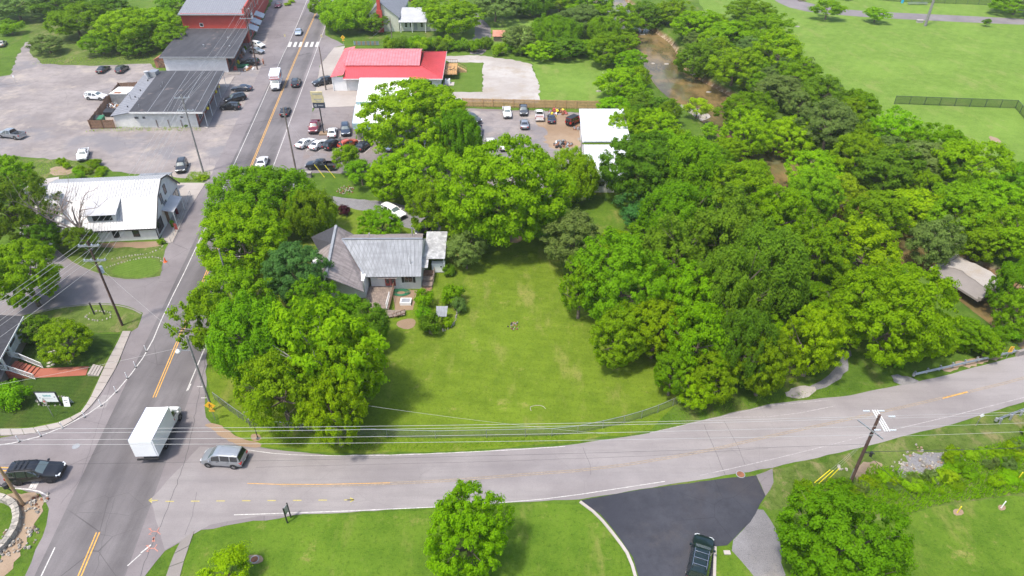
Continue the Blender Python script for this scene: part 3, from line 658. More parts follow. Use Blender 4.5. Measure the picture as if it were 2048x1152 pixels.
T(1430, 750, 58, 8, 'round', 'mid', 'low tree over the end of the wire fence')
T(1398, 775, 44, 6, 'round', 'bright', 'lowest pale bush-like tree at the corner of the lawn fence')
T(1280, 440, 38, 6, 'small', 'blue', 'small bluish tree beside the fenced strip of grass')
T(1270, 400, 34, 6, 'small', 'blue', 'bluish tree just below the white workshop')
T(1290, 335, 92, 14, 'big', 'dark', 'dark spreading tree beside the white workshop roof')
T(1385, 340, 84, 14, 'feather', 'mid', 'feathery tree with pale bare branches near the creek bend')
T(1360, 430, 82, 13, 'feather', 'mid', 'fine-leaved tree behind the bluish trees')
T(1445, 455, 80, 13, 'round', 'dark', 'dark round tree deep in the wood')
T(1490, 380, 72, 12, 'round', 'mid', 'tree on the west bank below the gravel bar')
T(1560, 430, 70, 12, 'maple', 'bright', 'bright tree in the wood near the hidden creek bend')
T(1625, 390, 62, 11, 'maple', 'yellow', 'palest yellow-green tree over the creek')
T(1640, 500, 74, 11, 'round', 'mid', 'tree over the brown pool of the creek')
T(1725, 505, 84, 11, 'fine', 'bright', 'fine-leaved bright tree above the round lime-green tree')
T(1795, 625, 118, 14, 'big', 'bright', 'huge round lime-green tree beside the road guardrail')
T(1700, 600, 58, 9, 'round', 'mid', 'tree squeezed behind the left side of the lime-green tree')
T(1935, 668, 40, 5, 'fine', 'mid', 'small mixed tree right of the lime-green tree by the road')
T(1975, 690, 30, 4, 'round', 'bright', 'roadside shrubby tree by the bridge marker sign')
T(2046, 610, 48, 8, 'round', 'mid', 'tree at the right edge beside the old bridge slab')
T(1250, 250, 48, 8, 'round', 'bright', 'tree overhanging the right edge of the workshop roof')
T(1238, 165, 50, 8, 'round', 'bright', 'bright tree on the creek bank beside the green lot')
T(1215, 95, 48, 9, 'maple', 'mid', 'tree at the top corner of the green lot')
T(1312, 250, 50, 8, 'maple', 'bright', 'tree leaning towards the creek from the west bank')
T(1395, 215, 26, 5, 'small', 'yellow', 'small yellow-green tree alone on the gravel bar')
T(1420, 262, 20, 3.5, 'small', 'yellow', 'tiny sapling at the water edge below the gravel bar')
# east bank
eb = [(1345, 20, 40, 'mid'), (1400, 50, 50, 'bright'), (1400, 100, 42, 'dark'), (1460, 70, 52, 'bright'), (1530, 60, 52, 'mid'), (1500, 20, 45, 'mid'), (1470, 130, 50, 'mid'), (1560, 105, 50, 'bright'),
      (1600, 150, 46, 'mid'), (1500, 200, 55, 'mid'), (1560, 180, 50, 'olive'), (1640, 190, 46, 'dark'), (1500, 245, 48, 'bright'), (1580, 250, 55, 'bright'), (1660, 250, 55, 'olive'), (1720, 215, 42, 'mid'),
      (1640, 320, 58, 'bright'), (1720, 300, 55, 'mid'), (1790, 260, 48, 'bright'), (1780, 335, 60, 'dark'), (1850, 320, 60, 'olive'), (1880, 290, 50, 'bright'), (1940, 330, 62, 'bright'), (1840, 400, 62, 'bright'),
      (1920, 410, 62, 'mid'), (1990, 400, 62, 'bright'), (2040, 370, 45, 'mid'), (1760, 410, 55, 'mid'), (1965, 452, 56, 'mid'), (1880, 462, 46, 'olive'), (2030, 470, 60, 'bright'), (1690, 370, 48, 'yellow'), (2045, 540, 40, 'mid')]
ebl = {0: 'first tree of the far bank at the top, beside the creek', 3: 'bright tree at the top of the far bank by the park path', 5: 'topmost tree of the far bank, next to the park path', 8: 'tree at the edge of the park field above the creek bend',
       11: 'dark pointed tree on the field edge halfway down the bank', 14: 'brownish-olive tree in the middle of the far bank', 18: 'tree at the end of the park chain-link fence', 22: 'wide bright tree bordering the fenced ball field',
       26: 'tree on the far bank at the right edge of the view below the ball field', 20: 'olive tree between brighter ones on the far bank', 31: 'pale yellow-green tree leaning over the creek from the far bank', 23: 'bright tree above the hidden creek on the lower far bank'}
for i, (cx, cy, r, c) in enumerate(eb):
    T(cx, cy, r*1.17, 8+(i*7 % 5)*.8, ('round', 'maple', 'round', 'fine')[i % 4] if c != 'olive' else 'fine', c, ebl.get(i, 'broadleaf tree packed in the wood on the far bank of the creek'), group='trees of the far creek bank')
# top band
tb = [(1040, 75, 44, 7, 'fine', 'olive', 'grey-green bushy tree right of the red-rust shed'), (1110, 60, 50, 10, 'feather', 'mid', 'tall pale feathery tree above the green lot'), (1165, 40, 46, 9, 'fine', 'olive', 'olive tree above the corner of the green lot'),
      (1130, 95, 40, 6, 'round', 'dark', 'dark bush-like tree on the upper edge of the green lot'), (1085, 100, 34, 5, 'round', 'bright', 'round bush-like tree at the left top of the green lot'), (1230, 35, 52, 10, 'round', 'mid', 'tree by the creek at the top of the view'),
      (1180, 5, 50, 10, 'round', 'bright', 'tree cut by the top edge, left of the creek'), (990, 10, 48, 10, 'fine', 'olive', 'olive tree over the shaded lawn at the top'), (1060, 0, 45, 9, 'feather', 'dark', 'dark wood-edge tree at the top behind the shaded lawn'),
      (1120, -5, 45, 9, 'round', 'mid', 'tree at the top edge between the dark tree and the creek'), (905, 30, 58, 11, 'maple', 'bright', 'bright tree in front of the cream house with pale trunk'), (850, 15, 30, 8, 'maple', 'yellow', 'yellow-green crown touching the white porch roof'),
      (690, 25, 58, 10, 'feather', 'bright', 'broad roadside tree above the red-roofed building'), (745, 45, 30, 6, 'round', 'mid', 'tree beside the brick chimney'), (640, 12, 26, 7, 'round', 'mid', 'tree leaning to the main road at the top'),
      (845, 0, 20, 6, 'small', 'brown', 'reddish shrub tree behind the cream house'), (1290, 15, 45, 9, 'round', 'dark', 'shaded tree where the creek leaves the view'),
      (1655, 18, 27, 6.5, 'small', 'bright', 'left park tree standing on the walking path edge'), (1752, 30, 26, 4.6, 'small', 'bright', 'rounded park tree below the walking path'), (1974, 45, 9, 2.4, 'small', 'dark', 'tiny young tree alone on the park field'),
      (2035, 5, 42, 7.5, 'round', 'mid', 'tree at the top right corner beside a bench'), (1693, -12, 12, 4, 'small', 'dark', 'sapling above the walking path at the top'),
      (30, 10, 60, 9, 'fine', 'olive', 'olive tree at the top left corner'), (95, 88, 34, 5, 'fine', 'olive', 'brownish rounded bush-tree at the end of the gravel track'), (150, 40, 55, 10, 'round', 'mid', 'tree left of the tall one behind the gravel lot'),
      (120, 5, 50, 9, 'round', 'dark', 'dark tree at the top left behind the bush-tree'), (215, 20, 50, 10, 'fine', 'dark', 'dark tree behind the tall bright one, top left'), (250, 55, 58, 12, 'maple', 'bright', 'tall bright tree behind the gravel lot'), (310, 50, 52, 11, 'maple', 'bright', 'bright tree left of the red brick building'),
      (200, 85, 36, 6, 'round', 'mid', 'bushy tree low on the edge of the gravel lot'), (270, 92, 30, 5, 'round', 'dark', 'dark bushy tree behind the two parked cars'), (340, 75, 36, 8, 'round', 'mid', 'tree behind the brown garden shed'), (355, 15, 40, 9, 'round', 'mid', 'tree at the top beside the timber deck'),
      (20, 55, 24, 4, 'shrub', 'mid', 'shrub on the meadow at the top left'),
      (30, 420, 88, 12, 'round', 'dark', 'dark tree at the left edge behind the dead tree'), (5, 350, 55, 9, 'round', 'mid', 'tree at the left edge below the weedy strip'), (45, 545, 82, 11, 'maple', 'mid', 'large tree at the left edge above the church drive'), (88, 470, 40, 7, 'round', 'dark', 'dark shrubby tree below the gambrel building eaves'),
      (160, 478, 34, 5, 'fine', 'dark', 'scrubby juniper under the bare dead tree'), (132, 678, 54, 5.5, 'round', 'mid', 'low spreading garden tree on the church lawn'), (70, 655, 34, 4, 'round', 'dark', 'dark bush tree beside the grey porch roof'),
      (18, 790, 34, 3, 'shrub', 'mid', 'dense green hedge bush below the brick steps'), (936, 1064, 96, 10, 'maple', 'bright', 'bright upright maple standing alone by the lower edge'), (455, 1142, 48, 4, 'small', 'bright', 'small tree cut by the lower edge near the footpath'),
      (1690, 1088, 142, 10, 'big', 'mid', 'big round tree at the lower right by the gravel edge')]
for a_ in tb: T(*(a_[:2]+(a_[2]*(1.18 if a_[1] < 110 and a_[3] > 4.7 else 1),)+a_[3:]))
for a_ in [(1250, 62, 38, 6, 'round', 'mid', 'dark green tree on the west bank where the creek enters the view'), (1262, 120, 34, 6, 'maple', 'bright', 'bright tree between the green lot and the creek, upper one'), (1278, 192, 36, 6, 'round', 'mid', 'tree on the west bank beside the creek opposite the small rocks'),
           (1205, 55, 40, 8, 'feather', 'mid', 'feathery tree above the right corner of the green lot'), (1330, 285, 38, 6, 'round', 'bright', 'tree on the west bank below the gravel bar sapling'), (690, 622, 46, 5.2, 'fine', 'mid', 'low tree covering the gable end of the farmhouse brown roof'),
           (1225, 215, 34, 6, 'round', 'bright', 'tree right behind the end of the timber fence'), (1455, 300, 36, 6, 'maple', 'bright', 'tree at the lower end of the open creek stretch'), (1180, 95, 30, 5, 'round', 'bright', 'round tree on the upper right edge of the green lot')]: T(*a_)
# understorey of the wood: fill wherever the placed crowns leave a hole
def inpoly(x, y, P):
    c = False; n = len(P)
    for i in range(n):
        a, b = P[i], P[(i+1) % n]
        if (a[1] > y) != (b[1] > y) and x < (b[0]-a[0])*(y-a[1])/(b[1]-a[1])+a[0]: c = not c
    return c
def fill(poly, step, h, kinds, cols, label, group, rr, tries=1, near=.5, rad=(2.6, 3.6), nm='broadleaf_tree', cat='tree'):
    P = [G(*p) for p in poly]; x0, x1 = min(p[0] for p in P), max(p[0] for p in P); y0, y1 = min(p[1] for p in P), max(p[1] for p in P)
    y = y0
    while y < y1:
        x = x0
        while x < x1:
            px, py = x+rr.uniform(-.4, .4)*step, y+rr.uniform(-.4, .4)*step
            x += step
            if not inpoly(px, py, P): continue
            if any(math.hypot(px-a, py-b) < r*near for a, b, r in PLACED): continue
            if float(creek_dist(px, py)) < 10: continue
            tree_at(px, py, rr.uniform(*rad), rr.uniform(*h), rr.choice(kinds), rr.choice(cols), label, group=group, name=nm, cat=cat)
        y += step
fill([(1200, 520), (1290, 470), (1290, 330), (1262, 250), (1262, 140), (1300, 220), (1400, 310), (1600, 450), (1750, 560), (1830, 640), (1850, 690), (1720, 700), (1600, 770), (1450, 790), (1370, 770), (1340, 700), (1200, 620)], 5.0, (4, 6.5), ['round', 'fine'], ['mid', 'dark', 'mid', 'bright'], 'understorey tree filling the wood between the lawn and the creek', 'understorey trees of the near wood', random.Random(5), near=.7, rad=(2.6, 3.4))
fill([(1345, 60), (1430, 60), (1560, 120), (1680, 240), (1830, 320), (1960, 390), (2100, 430), (2100, 640), (2030, 640), (1990, 500), (1900, 500), (1760, 440), (1640, 380), (1500, 280), (1470, 180), (1350, 100)], 5.0, (5, 7.5), ['round', 'fine'], ['mid', 'bright', 'olive'], 'understorey tree on the far bank of the creek', 'understorey trees of the far bank', random.Random(6), near=.7, rad=(2.6, 3.4))
# shrubs and hedges
sh = [(905, 588, 26, 3.2, 'mid', 'loose green shrub on the right side of the farmhouse garden'), (918, 610, 16, 2.4, 'olive', 'fine-leaved shrub by the timber edging of the garden'), (848, 598, 22, 2.6, 'bright', 'bright climbing shrub beside the farmhouse gravel yard'), (848, 630, 20, 2.0, 'mid', 'green shrub below the bright climbing shrub'),
      (858, 648, 24, 3.0, 'dark', 'dense round evergreen bush at the edge of the lawn'), (896, 645, 12, 1.3, 'bright', 'low plants beside the small well house'), (898, 540, 14, 1.6, 'dark', 'small dark shrub under the half-dead tree'), (688, 420, 14, 1.8, 'purple', 'dark purple shrub at the bend of the gravel drive'),
      (322, 482, 9, .8, 'mid', 'low green plant at the corner of the gambrel building'), (568, 60, 1, .1, 'mid', None), (575, 8, 8, .9, 'bright', 'left round bush on the traffic island at the top'), (583, 2, 8, 1.0, 'bright', 'right round bush on the traffic island at the top'),
      (405, 355, 14, .7, 'bright', 'patch of tall weeds around the roadside utility pole base'), (373, 250, 6, .8, 'mid', 'tuft of weeds at the white shop wall'), (1205, 820, 1, .1, 'mid', None)]
for (cx, cy, r, h, c, lb) in sh:
    if lb: T(cx, cy, r, h, 'shrub', c, lb, cat='shrub', name='shrub')
hr = random.Random(9)
for i in range(16):
    T(780+i*13+hr.uniform(-3, 3), 92-hr.uniform(0, 8), 15+hr.uniform(-2, 5), 2.6+hr.uniform(0, 1.5), 'shrub', hr.choice(['mid', 'bright', 'dark']), 'bush in the overgrown hedge behind the red-roofed building', cat='shrub', name='hedge_bush', group='bushes of the hedge behind the red roof')
for i in range(9):
    T(1000+i*22+hr.uniform(-5, 5), 96+hr.uniform(-6, 5), 15+hr.uniform(-2, 5), 2.6+hr.uniform(0, 1.2), 'shrub', hr.choice(['mid', 'bright', 'dark']), 'bush along the upper edge of the green lot', cat='shrub', name='hedge_bush', group='bushes along the green lot')
for i in range(14):
    T(1800+i*18+hr.uniform(-5, 5), 716-i*4.2+hr.uniform(-5, 3), 16+hr.uniform(-2, 6), 1.5+hr.uniform(0, 1.2), 'shrub', hr.choice(['mid', 'bright', 'mid']), 'bush on the creek bank behind the guardrail', cat='shrub', name='roadside_bush', group='bushes behind the guardrail')
for i in range(64):
    px = 1720+hr.uniform(0, 340); py = 985-(px-1720)*.16+hr.uniform(-20, 22) if i < 36 else 985-(px-1720)*.24+hr.uniform(-40, 10)
    if px < 1880 and py < 950: continue
    T(px, py, 9+hr.uniform(-4, 10), .5+hr.uniform(0, .9), 'shrub', hr.choice(['bright', 'mid', 'bright', 'yellow', 'olive']), 'leafy weed clump on the bank below the utility pole', cat='shrub', name='weed_clump', group='weed clumps on the roadside bank')
for i in range(10):
    T(1598+hr.uniform(0, 110), 968+hr.uniform(0, 32), 12+hr.uniform(-3, 8), .9+hr.uniform(0, .7), 'shrub', hr.choice(['bright', 'mid']), 'tall weeds between the guy wires and the big round tree', cat='shrub', name='weed_clump', group='weeds at the utility pole')
for i in range(16):
    T(hr.uniform(10, 205), 330+hr.uniform(-8, 26), 9+hr.uniform(-3, 8), .6+hr.uniform(0, 1.0), 'shrub', hr.choice(['bright', 'mid', 'bright']), 'weed clump on the strip above the gambrel building', cat='shrub', name='weed_clump', group='weed clumps on the strip by the gravel lot')
for i in range(26):
    T(1480+i*11 if i > 12 else 1210+i*18, 0, 1, .1, 'shrub', 'mid', None) if False else None
# dead tree beside the gambrel building
dr = np.random.default_rng(4); k = MB(); bx, by = G(182, 500)
def branch(p, d, L, r, lev):
    n = 4; pts = [p]; q = p; dd = d
    for i in range(n):
        dd = (dd+Vector((dr.normal()*.22, dr.normal()*.22, dr.normal()*.10+.05))).normalized(); q = q+dd*(L/n); pts.append(q)
    k.tube(pts, [r*(1-.75*i/n) for i in range(n+1)], 6 if lev < 2 else 4, cap=False)
    if lev < 3:
        for j in range(4 if lev < 2 else 3):
            i = int(dr.integers(1, n+1)); e = (dd+Vector((dr.normal()*.8, dr.normal()*.5, dr.normal()*.35+.15))).normalized()
            branch(pts[i], e, L*(.45+.2*dr.random()), r*.45, lev+1)
root = thing('dead_tree', 'bare dead tree with broken grey branches in front of the white gambrel building', 'tree', (bx, by, 0))
k.tube([(0, 0, -.2), (0, 0, 1.6), (-.2, 0, 3.2)], [.36, .30, .26], 8, cap=False); part('trunk', k, 'bark_dead', root, R(60))
for d in ((-.75, .1, .6), (-.42, 0, .9), (.12, 0, 1), (.02, -.2, 1), (-.9, -.1, .25)):
    k = MB(); branch(Vector((-.2, 0, 2.6)), Vector(d).normalized(), 6.2, .2, 0); part('limb', k, 'bark_dead', root, R(60))
# bare twigs of the tall open maple, and a fallen snag at the creek
k = MB()
for d in ((-.6, 0, .7), (.5, .1, .9), (.1, -.2, 1), (.9, 0, .2), (-.2, .2, .6)): branch(Vector((0, 0, 0)), Vector(d).normalized(), 3.4, .09, 1)
x, y = G(1878, 508, -1.2); o = solo('driftwood_snag', k, 'bark_pale', 'grey driftwood snag caught beside the old bridge slab', 'driftwood'); o.location = (x, y, -1.6)
# ---------------------------------------------------------------- vehicles
def paint(name, c, metal=.25, rough=.32): return M(name, c, rough, metal, var=.03, coat=.6)
paint('paint_black', (.012, .013, .016)); paint('paint_car_white', (.72, .72, .70), 0); paint('paint_silver', (.36, .38, .40), .6); paint('paint_gray', (.085, .09, .095), .4)
paint('paint_charcoal', (.028, .030, .034), .3); paint('paint_navy', (.022, .032, .060)); paint('paint_maroon', (.16, .012, .022)); paint('paint_orange', (.52, .085, .030)); paint('paint_red', (.45, .020, .018))
paint('paint_bluegray', (.040, .055, .085), .4); paint('paint_green', (.008, .020, .020)); paint('paint_beige', (.42, .40, .33)); paint('paint_lightblue', (.42, .48, .58), .4)
M('glass', (.018, .022, .026), .06, 0, var=.02, spec=.9, coat=.5); M('glass_lit', (.10, .13, .13), .08, 0, var=.05, spec=.9, coat=.5); M('tyre', (.014, .014, .015), .9); M('rim_alloy', (.42, .42, .43), .35, .8); M('rim_dark', (.05, .05, .052), .4, .6)
M('trim_black', (.018, .018, .02), .55); M('headlamp', (.75, .78, .80), .12, 0, var=.02, coat=1); M('taillamp', (.42, .012, .015), .2, var=.02, coat=1); M('chrome', (.62, .62, .64), .2, .9); M('plate', (.62, .62, .58), .5)
M('bed_red', (.22, .07, .055), .7); M('bed_liner', (.030, .030, .033), .8); M('box_white', (.78, .78, .77), .45, 0, var=.04, vs=.6); M('box_stripe_orange', (.62, .10, .04), .5); M('box_stripe_gray', (.22, .27, .30), .5); M('print_red', (.50, .05, .05), .6)

# stations: x, z_low, z_belt, z_top, half width, half width at top
CARS = dict(
 sedan=dict(L=4.8, wb=(1.42, -1.40), wr=.33, st=[(2.38, .38, .52, .60, .62, .50), (2.22, .26, .64, .72, .84, .66), (1.85, .22, .74, .82, .90, .70), (.98, .20, .90, .96, .91, .74), (.12, .20, .93, 1.40, .915, .60), (-.38, .20, .93, 1.455, .915, .61), (-.46, .20, .93, 1.455, .915, .61), (-1.05, .20, .94, 1.41, .91, .58), (-1.78, .22, .96, 1.05, .90, .66), (-2.25, .28, .93, 1.00, .86, .66), (-2.40, .42, .74, .82, .72, .60)],
            wind=(3, 4), rear=(7, 8), sides=[(3.45, 5), (6, 7.6)], doors=[(3.1, 5), (6, 7.45)]),
 suv=dict(L=4.9, wb=(1.48, -1.42), wr=.38, st=[(2.42, .48, .66, .80, .68, .55), (2.28, .34, .80, .94, .88, .70), (1.95, .28, .90, 1.03, .94, .74), (1.12, .26, 1.04, 1.14, .955, .78), (.42, .26, 1.07, 1.66, .96, .66), (-.30, .26, 1.07, 1.74, .96, .68), (-.38, .26, 1.07, 1.74, .96, .68), (-1.25, .26, 1.08, 1.74, .955, .67), (-1.33, .26, 1.08, 1.74, .955, .67), (-2.10, .28, 1.10, 1.68, .94, .64), (-2.36, .38, 1.06, 1.12, .90, .74), (-2.45, .46, .80, .88, .82, .70)],
            wind=(3, 4), rear=(9, 10), sides=[(3.5, 5), (6, 7), (8, 9)], doors=[(3.2, 5), (6, 7.2)], rails=1),
 van=dict(L=4.45, wb=(1.35, -1.35), wr=.33, st=[(2.20, .40, .60, .74, .62, .50), (2.05, .28, .74, .92, .84, .66), (1.72, .24, .88, 1.08, .89, .72), (1.32, .22, .98, 1.20, .91, .76), (.62, .22, 1.04, 1.74, .915, .68), (-.05, .22, 1.06, 1.83, .915, .72), (-.12, .22, 1.06, 1.83, .915, .72), (-1.10, .22, 1.08, 1.83, .915, .72), (-1.17, .22, 1.08, 1.83, .915, .72), (-1.95, .24, 1.10, 1.80, .905, .70), (-2.18, .30, 1.06, 1.16, .88, .76), (-2.25, .40, .74, .84, .82, .72)],
            wind=(3, 4), rear=(9, 10), sides=[(3.6, 5), (6, 7), (8, 9)], doors=[(3.1, 5), (6, 7.3)]),
 pickup=dict(L=5.7, wb=(1.80, -1.72), wr=.40, st=[(2.80, .52, .74, .88, .74, .62), (2.66, .40, .90, 1.04, .92, .74), (2.30, .34, 1.00, 1.14, .98, .80), (1.42, .32, 1.12, 1.22, .985, .82), (.82, .32, 1.14, 1.76, .985, .68), (.18, .32, 1.14, 1.86, .985, .70), (.10, .32, 1.14, 1.86, .985, .70), (-.68, .32, 1.14, 1.82, .985, .68), (-.82, .32, 1.14, 1.16, .985, .80)],
            wind=(3, 4), rear=(7, 8), sides=[(3.5, 5), (6, 7)], doors=[(3.2, 5), (6, 7)], bed=(-.84, -2.82, 1.20, .985)),
 oldpickup=dict(L=5.0, wb=(1.55, -1.40), wr=.33, st=[(2.46, .46, .70, .80, .74, .62), (2.38, .34, .84, .92, .82, .70), (2.05, .28, .90, .98, .84, .74), (1.10, .26, .98, 1.04, .85, .76), (.62, .26, 1.00, 1.52, .85, .60), (-.02, .26, 1.00, 1.58, .85, .61), (-.10, .26, 1.00, 1.58, .85, .61), (-.42, .26, 1.00, 1.55, .85, .60), (-.55, .26, 1.00, 1.02, .85, .70)],
            wind=(3, 4), rear=(7, 8), sides=[(3.5, 5)], doors=[(3.2, 5.8)], bed=(-.57, -2.50, 1.02, .85)),
 jeep=dict(L=4.4, wb=(1.38, -1.35), wr=.42, st=[(2.05, .55, .80, 1.02, .66, .60), (1.98, .46, .95, 1.10, .72, .64), (1.30, .46, 1.05, 1.14, .74, .66), (.85, .46, 1.10, 1.16, .78, .70), (.62, .46, 1.12, 1.74, .78, .68), (-.30, .46, 1.12, 1.80, .78, .70), (-.38, .46, 1.12, 1.80, .78, .70), (-1.25, .46, 1.12, 1.80, .78, .70), (-1.32, .46, 1.12, 1.80, .78, .70), (-1.98, .46, 1.12, 1.78, .78, .68), (-2.04, .50, .98, 1.10, .76, .66)],
            wind=(3, 4), rear=(9, 10), sides=[(3.5, 5), (6, 7), (8, 9)], doors=[(3.2, 5), (6, 7.2)], spare=1, flare=1),
 boxcab=dict(L=7.2, wb=(2.55, -1.55), wr=.42, st=[(3.55, .55, .80, 1.00, .80, .66), (3.42, .42, .95, 1.22, .94, .74), (3.00, .36, 1.15, 1.42, 1.0, .82), (2.55, .36, 1.35, 1.55, 1.02, .88), (1.95, .36, 1.42, 2.20, 1.02, .80), (1.50, .36, 1.42, 2.32, 1.02, .80), (1.42, .36, 1.42, 2.32, 1.02, .80), (1.30, .36, 1.42, 2.30, 1.02, .80), (1.22, .40, 1.3, 2.0, 1.0, .8)],
            wind=(3, 4), rear=None, sides=[(3.5, 5)], doors=[(3.2, 6)]),
)
def ring(s):
    x, zl, zb, zt, w, wt = s; h = zb-zl
    half = [(w*.82, zl), (w*.97, zl+h*.22), (w, zl+h*.60), (w*.965, zb), (wt+(.03 if zt > zb+.3 else .10), zt-min(.07, (zt-zb)*.45)), (wt*.80, zt-.012), (wt*.4, zt+.006)]
    return [(x, y, z) for y, z in half]+[(x, -y, z) for y, z in reversed(half)]
def lerp_st(st, t):
    i = min(int(t), len(st)-2); f = t-i; return tuple(a+(b-a)*f for a, b in zip(st[i], st[i+1]))
def inset_panel(mb, quad, off, ins=.05):
    p = [Vector(q) for q in quad]; c = sum(p, Vector())/4; n = (p[2]-p[0]).cross(p[3]-p[1]).normalized()
    if n.dot(c-Vector((c.x*.95, 0, .5))) < 0: n = -n
    q = [c+(a-c)*(1-ins) for a in p]; a = [v+n*off for v in q]; b = [v+n*(off-.03) for v in q]
    mb.hexa(b+a)
def side_quad(st, t0, t1, r0, r1, sgn):
    a, b = ring(lerp_st(st, t0)), ring(lerp_st(st, t1)); f = lambda R_, r: (R_[r][0], R_[r][1]*sgn, R_[r][2])
    return [f(a, r0), f(b, r0), f(b, r1), f(a, r1)]
VP = {}
def wheel_meshes(r, w=.23):
    key = ('wheel', r)
    if key in VP: return VP[key]
    t = MB(); t.lathe([(r*.60, -w/2), (r*.9, -w/2), (r, -w/2+.03), (r, w/2-.03), (r*.9, w/2), (r*.60, w/2)], 18, axis='y')
    m = MB(); m.lathe([(0.001, w/2-.05), (r*.18, w/2-.02), (r*.3, w/2-.07), (r*.60, w/2-.015), (r*.62, w/2-.02), (r*.62, -w/2+.02), (0.001, -w/2+.05)], 18, axis='y')
    for k in range(5):
        a = k*2*math.pi/5; m.obox((0, w/2-.035, 0), (math.cos(a)*r*.58, w/2-.02, math.sin(a)*r*.58), .05, .06)
    VP[key] = (t.mesh('tyre', 'tyre', R(40)), m.mesh('rim', 'rim_alloy', R(35))); return VP[key]
def vehicle_proto(kind):
    if kind in VP: return VP[kind]
    c = CARS[kind]; st = c['st']; parts = []
    b = MB(); rings = [ring(s) for s in st]; n = len(rings[0])
    for r_ in rings: b.v += r_
    for i in range(len(rings)-1):
        for k in range(n):
            k2 = (k+1) % n; b.f.append((i*n+k, i*n+k2, (i+1)*n+k2, (i+1)*n+k)); b.m.append(0)
    b.f.append(tuple(range(n))); b.m.append(0); b.f.append(tuple((len(rings)-1)*n+k for k in reversed(range(n)))); b.m.append(0)
    parts.append(('body', b.mesh('body', 'paint_black', R(32)), 'P', []))
    zr = c['wr']; W = max(s[4] for s in st)
    def top_panel(t0, t1, name):
        a, d = ring(lerp_st(st, t0+.12)), ring(lerp_st(st, t1-.06)); g = MB()
        L_ = [a[4], a[5], a[6], a[7], a[8], a[9]]; R_ = [d[4], d[5], d[6], d[7], d[8], d[9]]
        nrm = (Vector(d[6])-Vector(a[6])).cross(Vector((0, 1, 0))).normalized()
        if nrm.z < 0: nrm = -nrm
        o = nrm*.014; e = .93
        tp = lambda p, s_: tuple(Vector((p[0], p[1]*e, p[2]))+s_)
        for j in range(5): g.hexa([tp(L_[j], -o), tp(L_[j+1], -o), tp(R_[j+1], -o), tp(R_[j], -o), tp(L_[j], o), tp(L_[j+1], o), tp(R_[j+1], o), tp(R_[j], o)])
        parts.append((name, g.mesh(name, 'glass_lit' if name == 'windshield' else 'glass', R(50)), None, []))
    top_panel(c['wind'][0], c['wind'][1], 'windshield')
    if c['rear']: top_panel(c['rear'][0], c['rear'][1], 'rear_window')
    for sg in (1, -1):
        for t0, t1 in c['sides']:
            g = MB(); inset_panel(g, side_quad(st, t0, t1, 3, 4, sg), .012, .06); parts.append(('side_window', g.mesh('side_window', 'glass'), None, []))
        for t0, t1 in c['doors']:
            g = MB(); inset_panel(g, side_quad(st, t0, t1, 1, 3, sg), .016, .03)
            q = side_quad(st, t0, t1, 2, 3, sg); h = MB(); x = q[1][0]*.82+q[0][0]*.18; y = W*sg*1.012; z = q[2][2]-.10
            h.box(x-.02, x+.14, min(y, y+sg*.02), max(y, y+sg*.02), z-.015, z+.015)
            parts.append(('door', g.mesh('door', 'paint_black'), 'P', [('handle', h.mesh('handle', 'trim_black'), None)]))
        # mirror, lamps
        s3 = lerp_st(st, c['wind'][0]+.45); g = MB(); y = (s3[4]+.02)*sg
        g.box(s3[0]-.06, s3[0]+.10, min(y, y+sg*.18), max(y, y+sg*.18), s3[2]+.02, s3[2]+.16); parts.append(('mirror', g.mesh('mirror', 'paint_black'), 'P', []))
        f0, f1 = st[0], st[1]; g = MB()
        g.hexa([(f0[0]-.02, sg*f0[4]*.62, f0[2]-.02), (f0[0]-.02, sg*f0[4]*1.02, f0[2]-.02), (f1[0]-.08, sg*(f1[4]+.012), f1[2]-.02), (f1[0]-.20, sg*f1[4]*.6, f1[2]), (f0[0]+.012, sg*f0[4]*.62, f0[3]+.02), (f0[0]+.012, sg*f0[4]*1.04, f0[3]+.01), (f1[0]-.10, sg*(f1[4]+.014), f1[3]-.02), (f1[0]-.20, sg*f1[4]*.6, f1[3]+.012)])
        parts.append(('headlight', g.mesh('headlight', 'headlamp'), None, []))
        xe = -c['L']/2; g = MB(); e = st[-1] if 'bed' not in c else None
        if e: zt = st[-2][2]; g.box(e[0]-.02, e[0]+.22, min(sg*e[4]*.72, sg*(e[4]+.06)), max(sg*e[4]*.72, sg*(e[4]+.06)), zt-.30, zt-.06)
        else: bx = c['bed']; g.box(bx[1]-.015, bx[1]+.10, min(sg*(bx[3]-.14), sg*(bx[3]+.012)), max(sg*(bx[3]-.14), sg*(bx[3]+.012)), bx[2]-.38, bx[2]-.06)
        parts.append(('taillight', g.mesh('taillight', 'taillamp'), None, []))
    for k, (x, nm) in enumerate(((st[0][0], 'front_bumper'),)):
        g = MB(); w = st[0][4]*1.08; g.box(x-.12, x+.035, -w, w, st[0][1]-.06, st[0][1]+.10); parts.append((nm, g.mesh(nm, 'trim_black'), None, []))
    g = MB(); g.box(st[0][0]-.05, st[0][0]+.018, -st[0][4]*.55, st[0][4]*.55, st[0][2]-.06, st[0][3]-.04); parts.append(('grille', g.mesh('grille', 'trim_black'), None, []))
    g = MB(); rear = st[-1][0] if 'bed' not in c else c['bed'][1]
    if kind != 'boxcab':
        zb = st[-1][1] if 'bed' not in c else .42; g.box(rear-.04, rear+.14, -W*.86, W*.86, zb-.05, zb+.12); parts.append(('rear_bumper', g.mesh('rear_bumper', 'chrome' if 'bed' in c else 'trim_black'), None, []))
        g = MB(); g.box(rear-.055, rear-.03, -.16, .16, zb+.16, zb+.27); parts.append(('number_plate', g.mesh('number_plate', 'plate'), None, []))
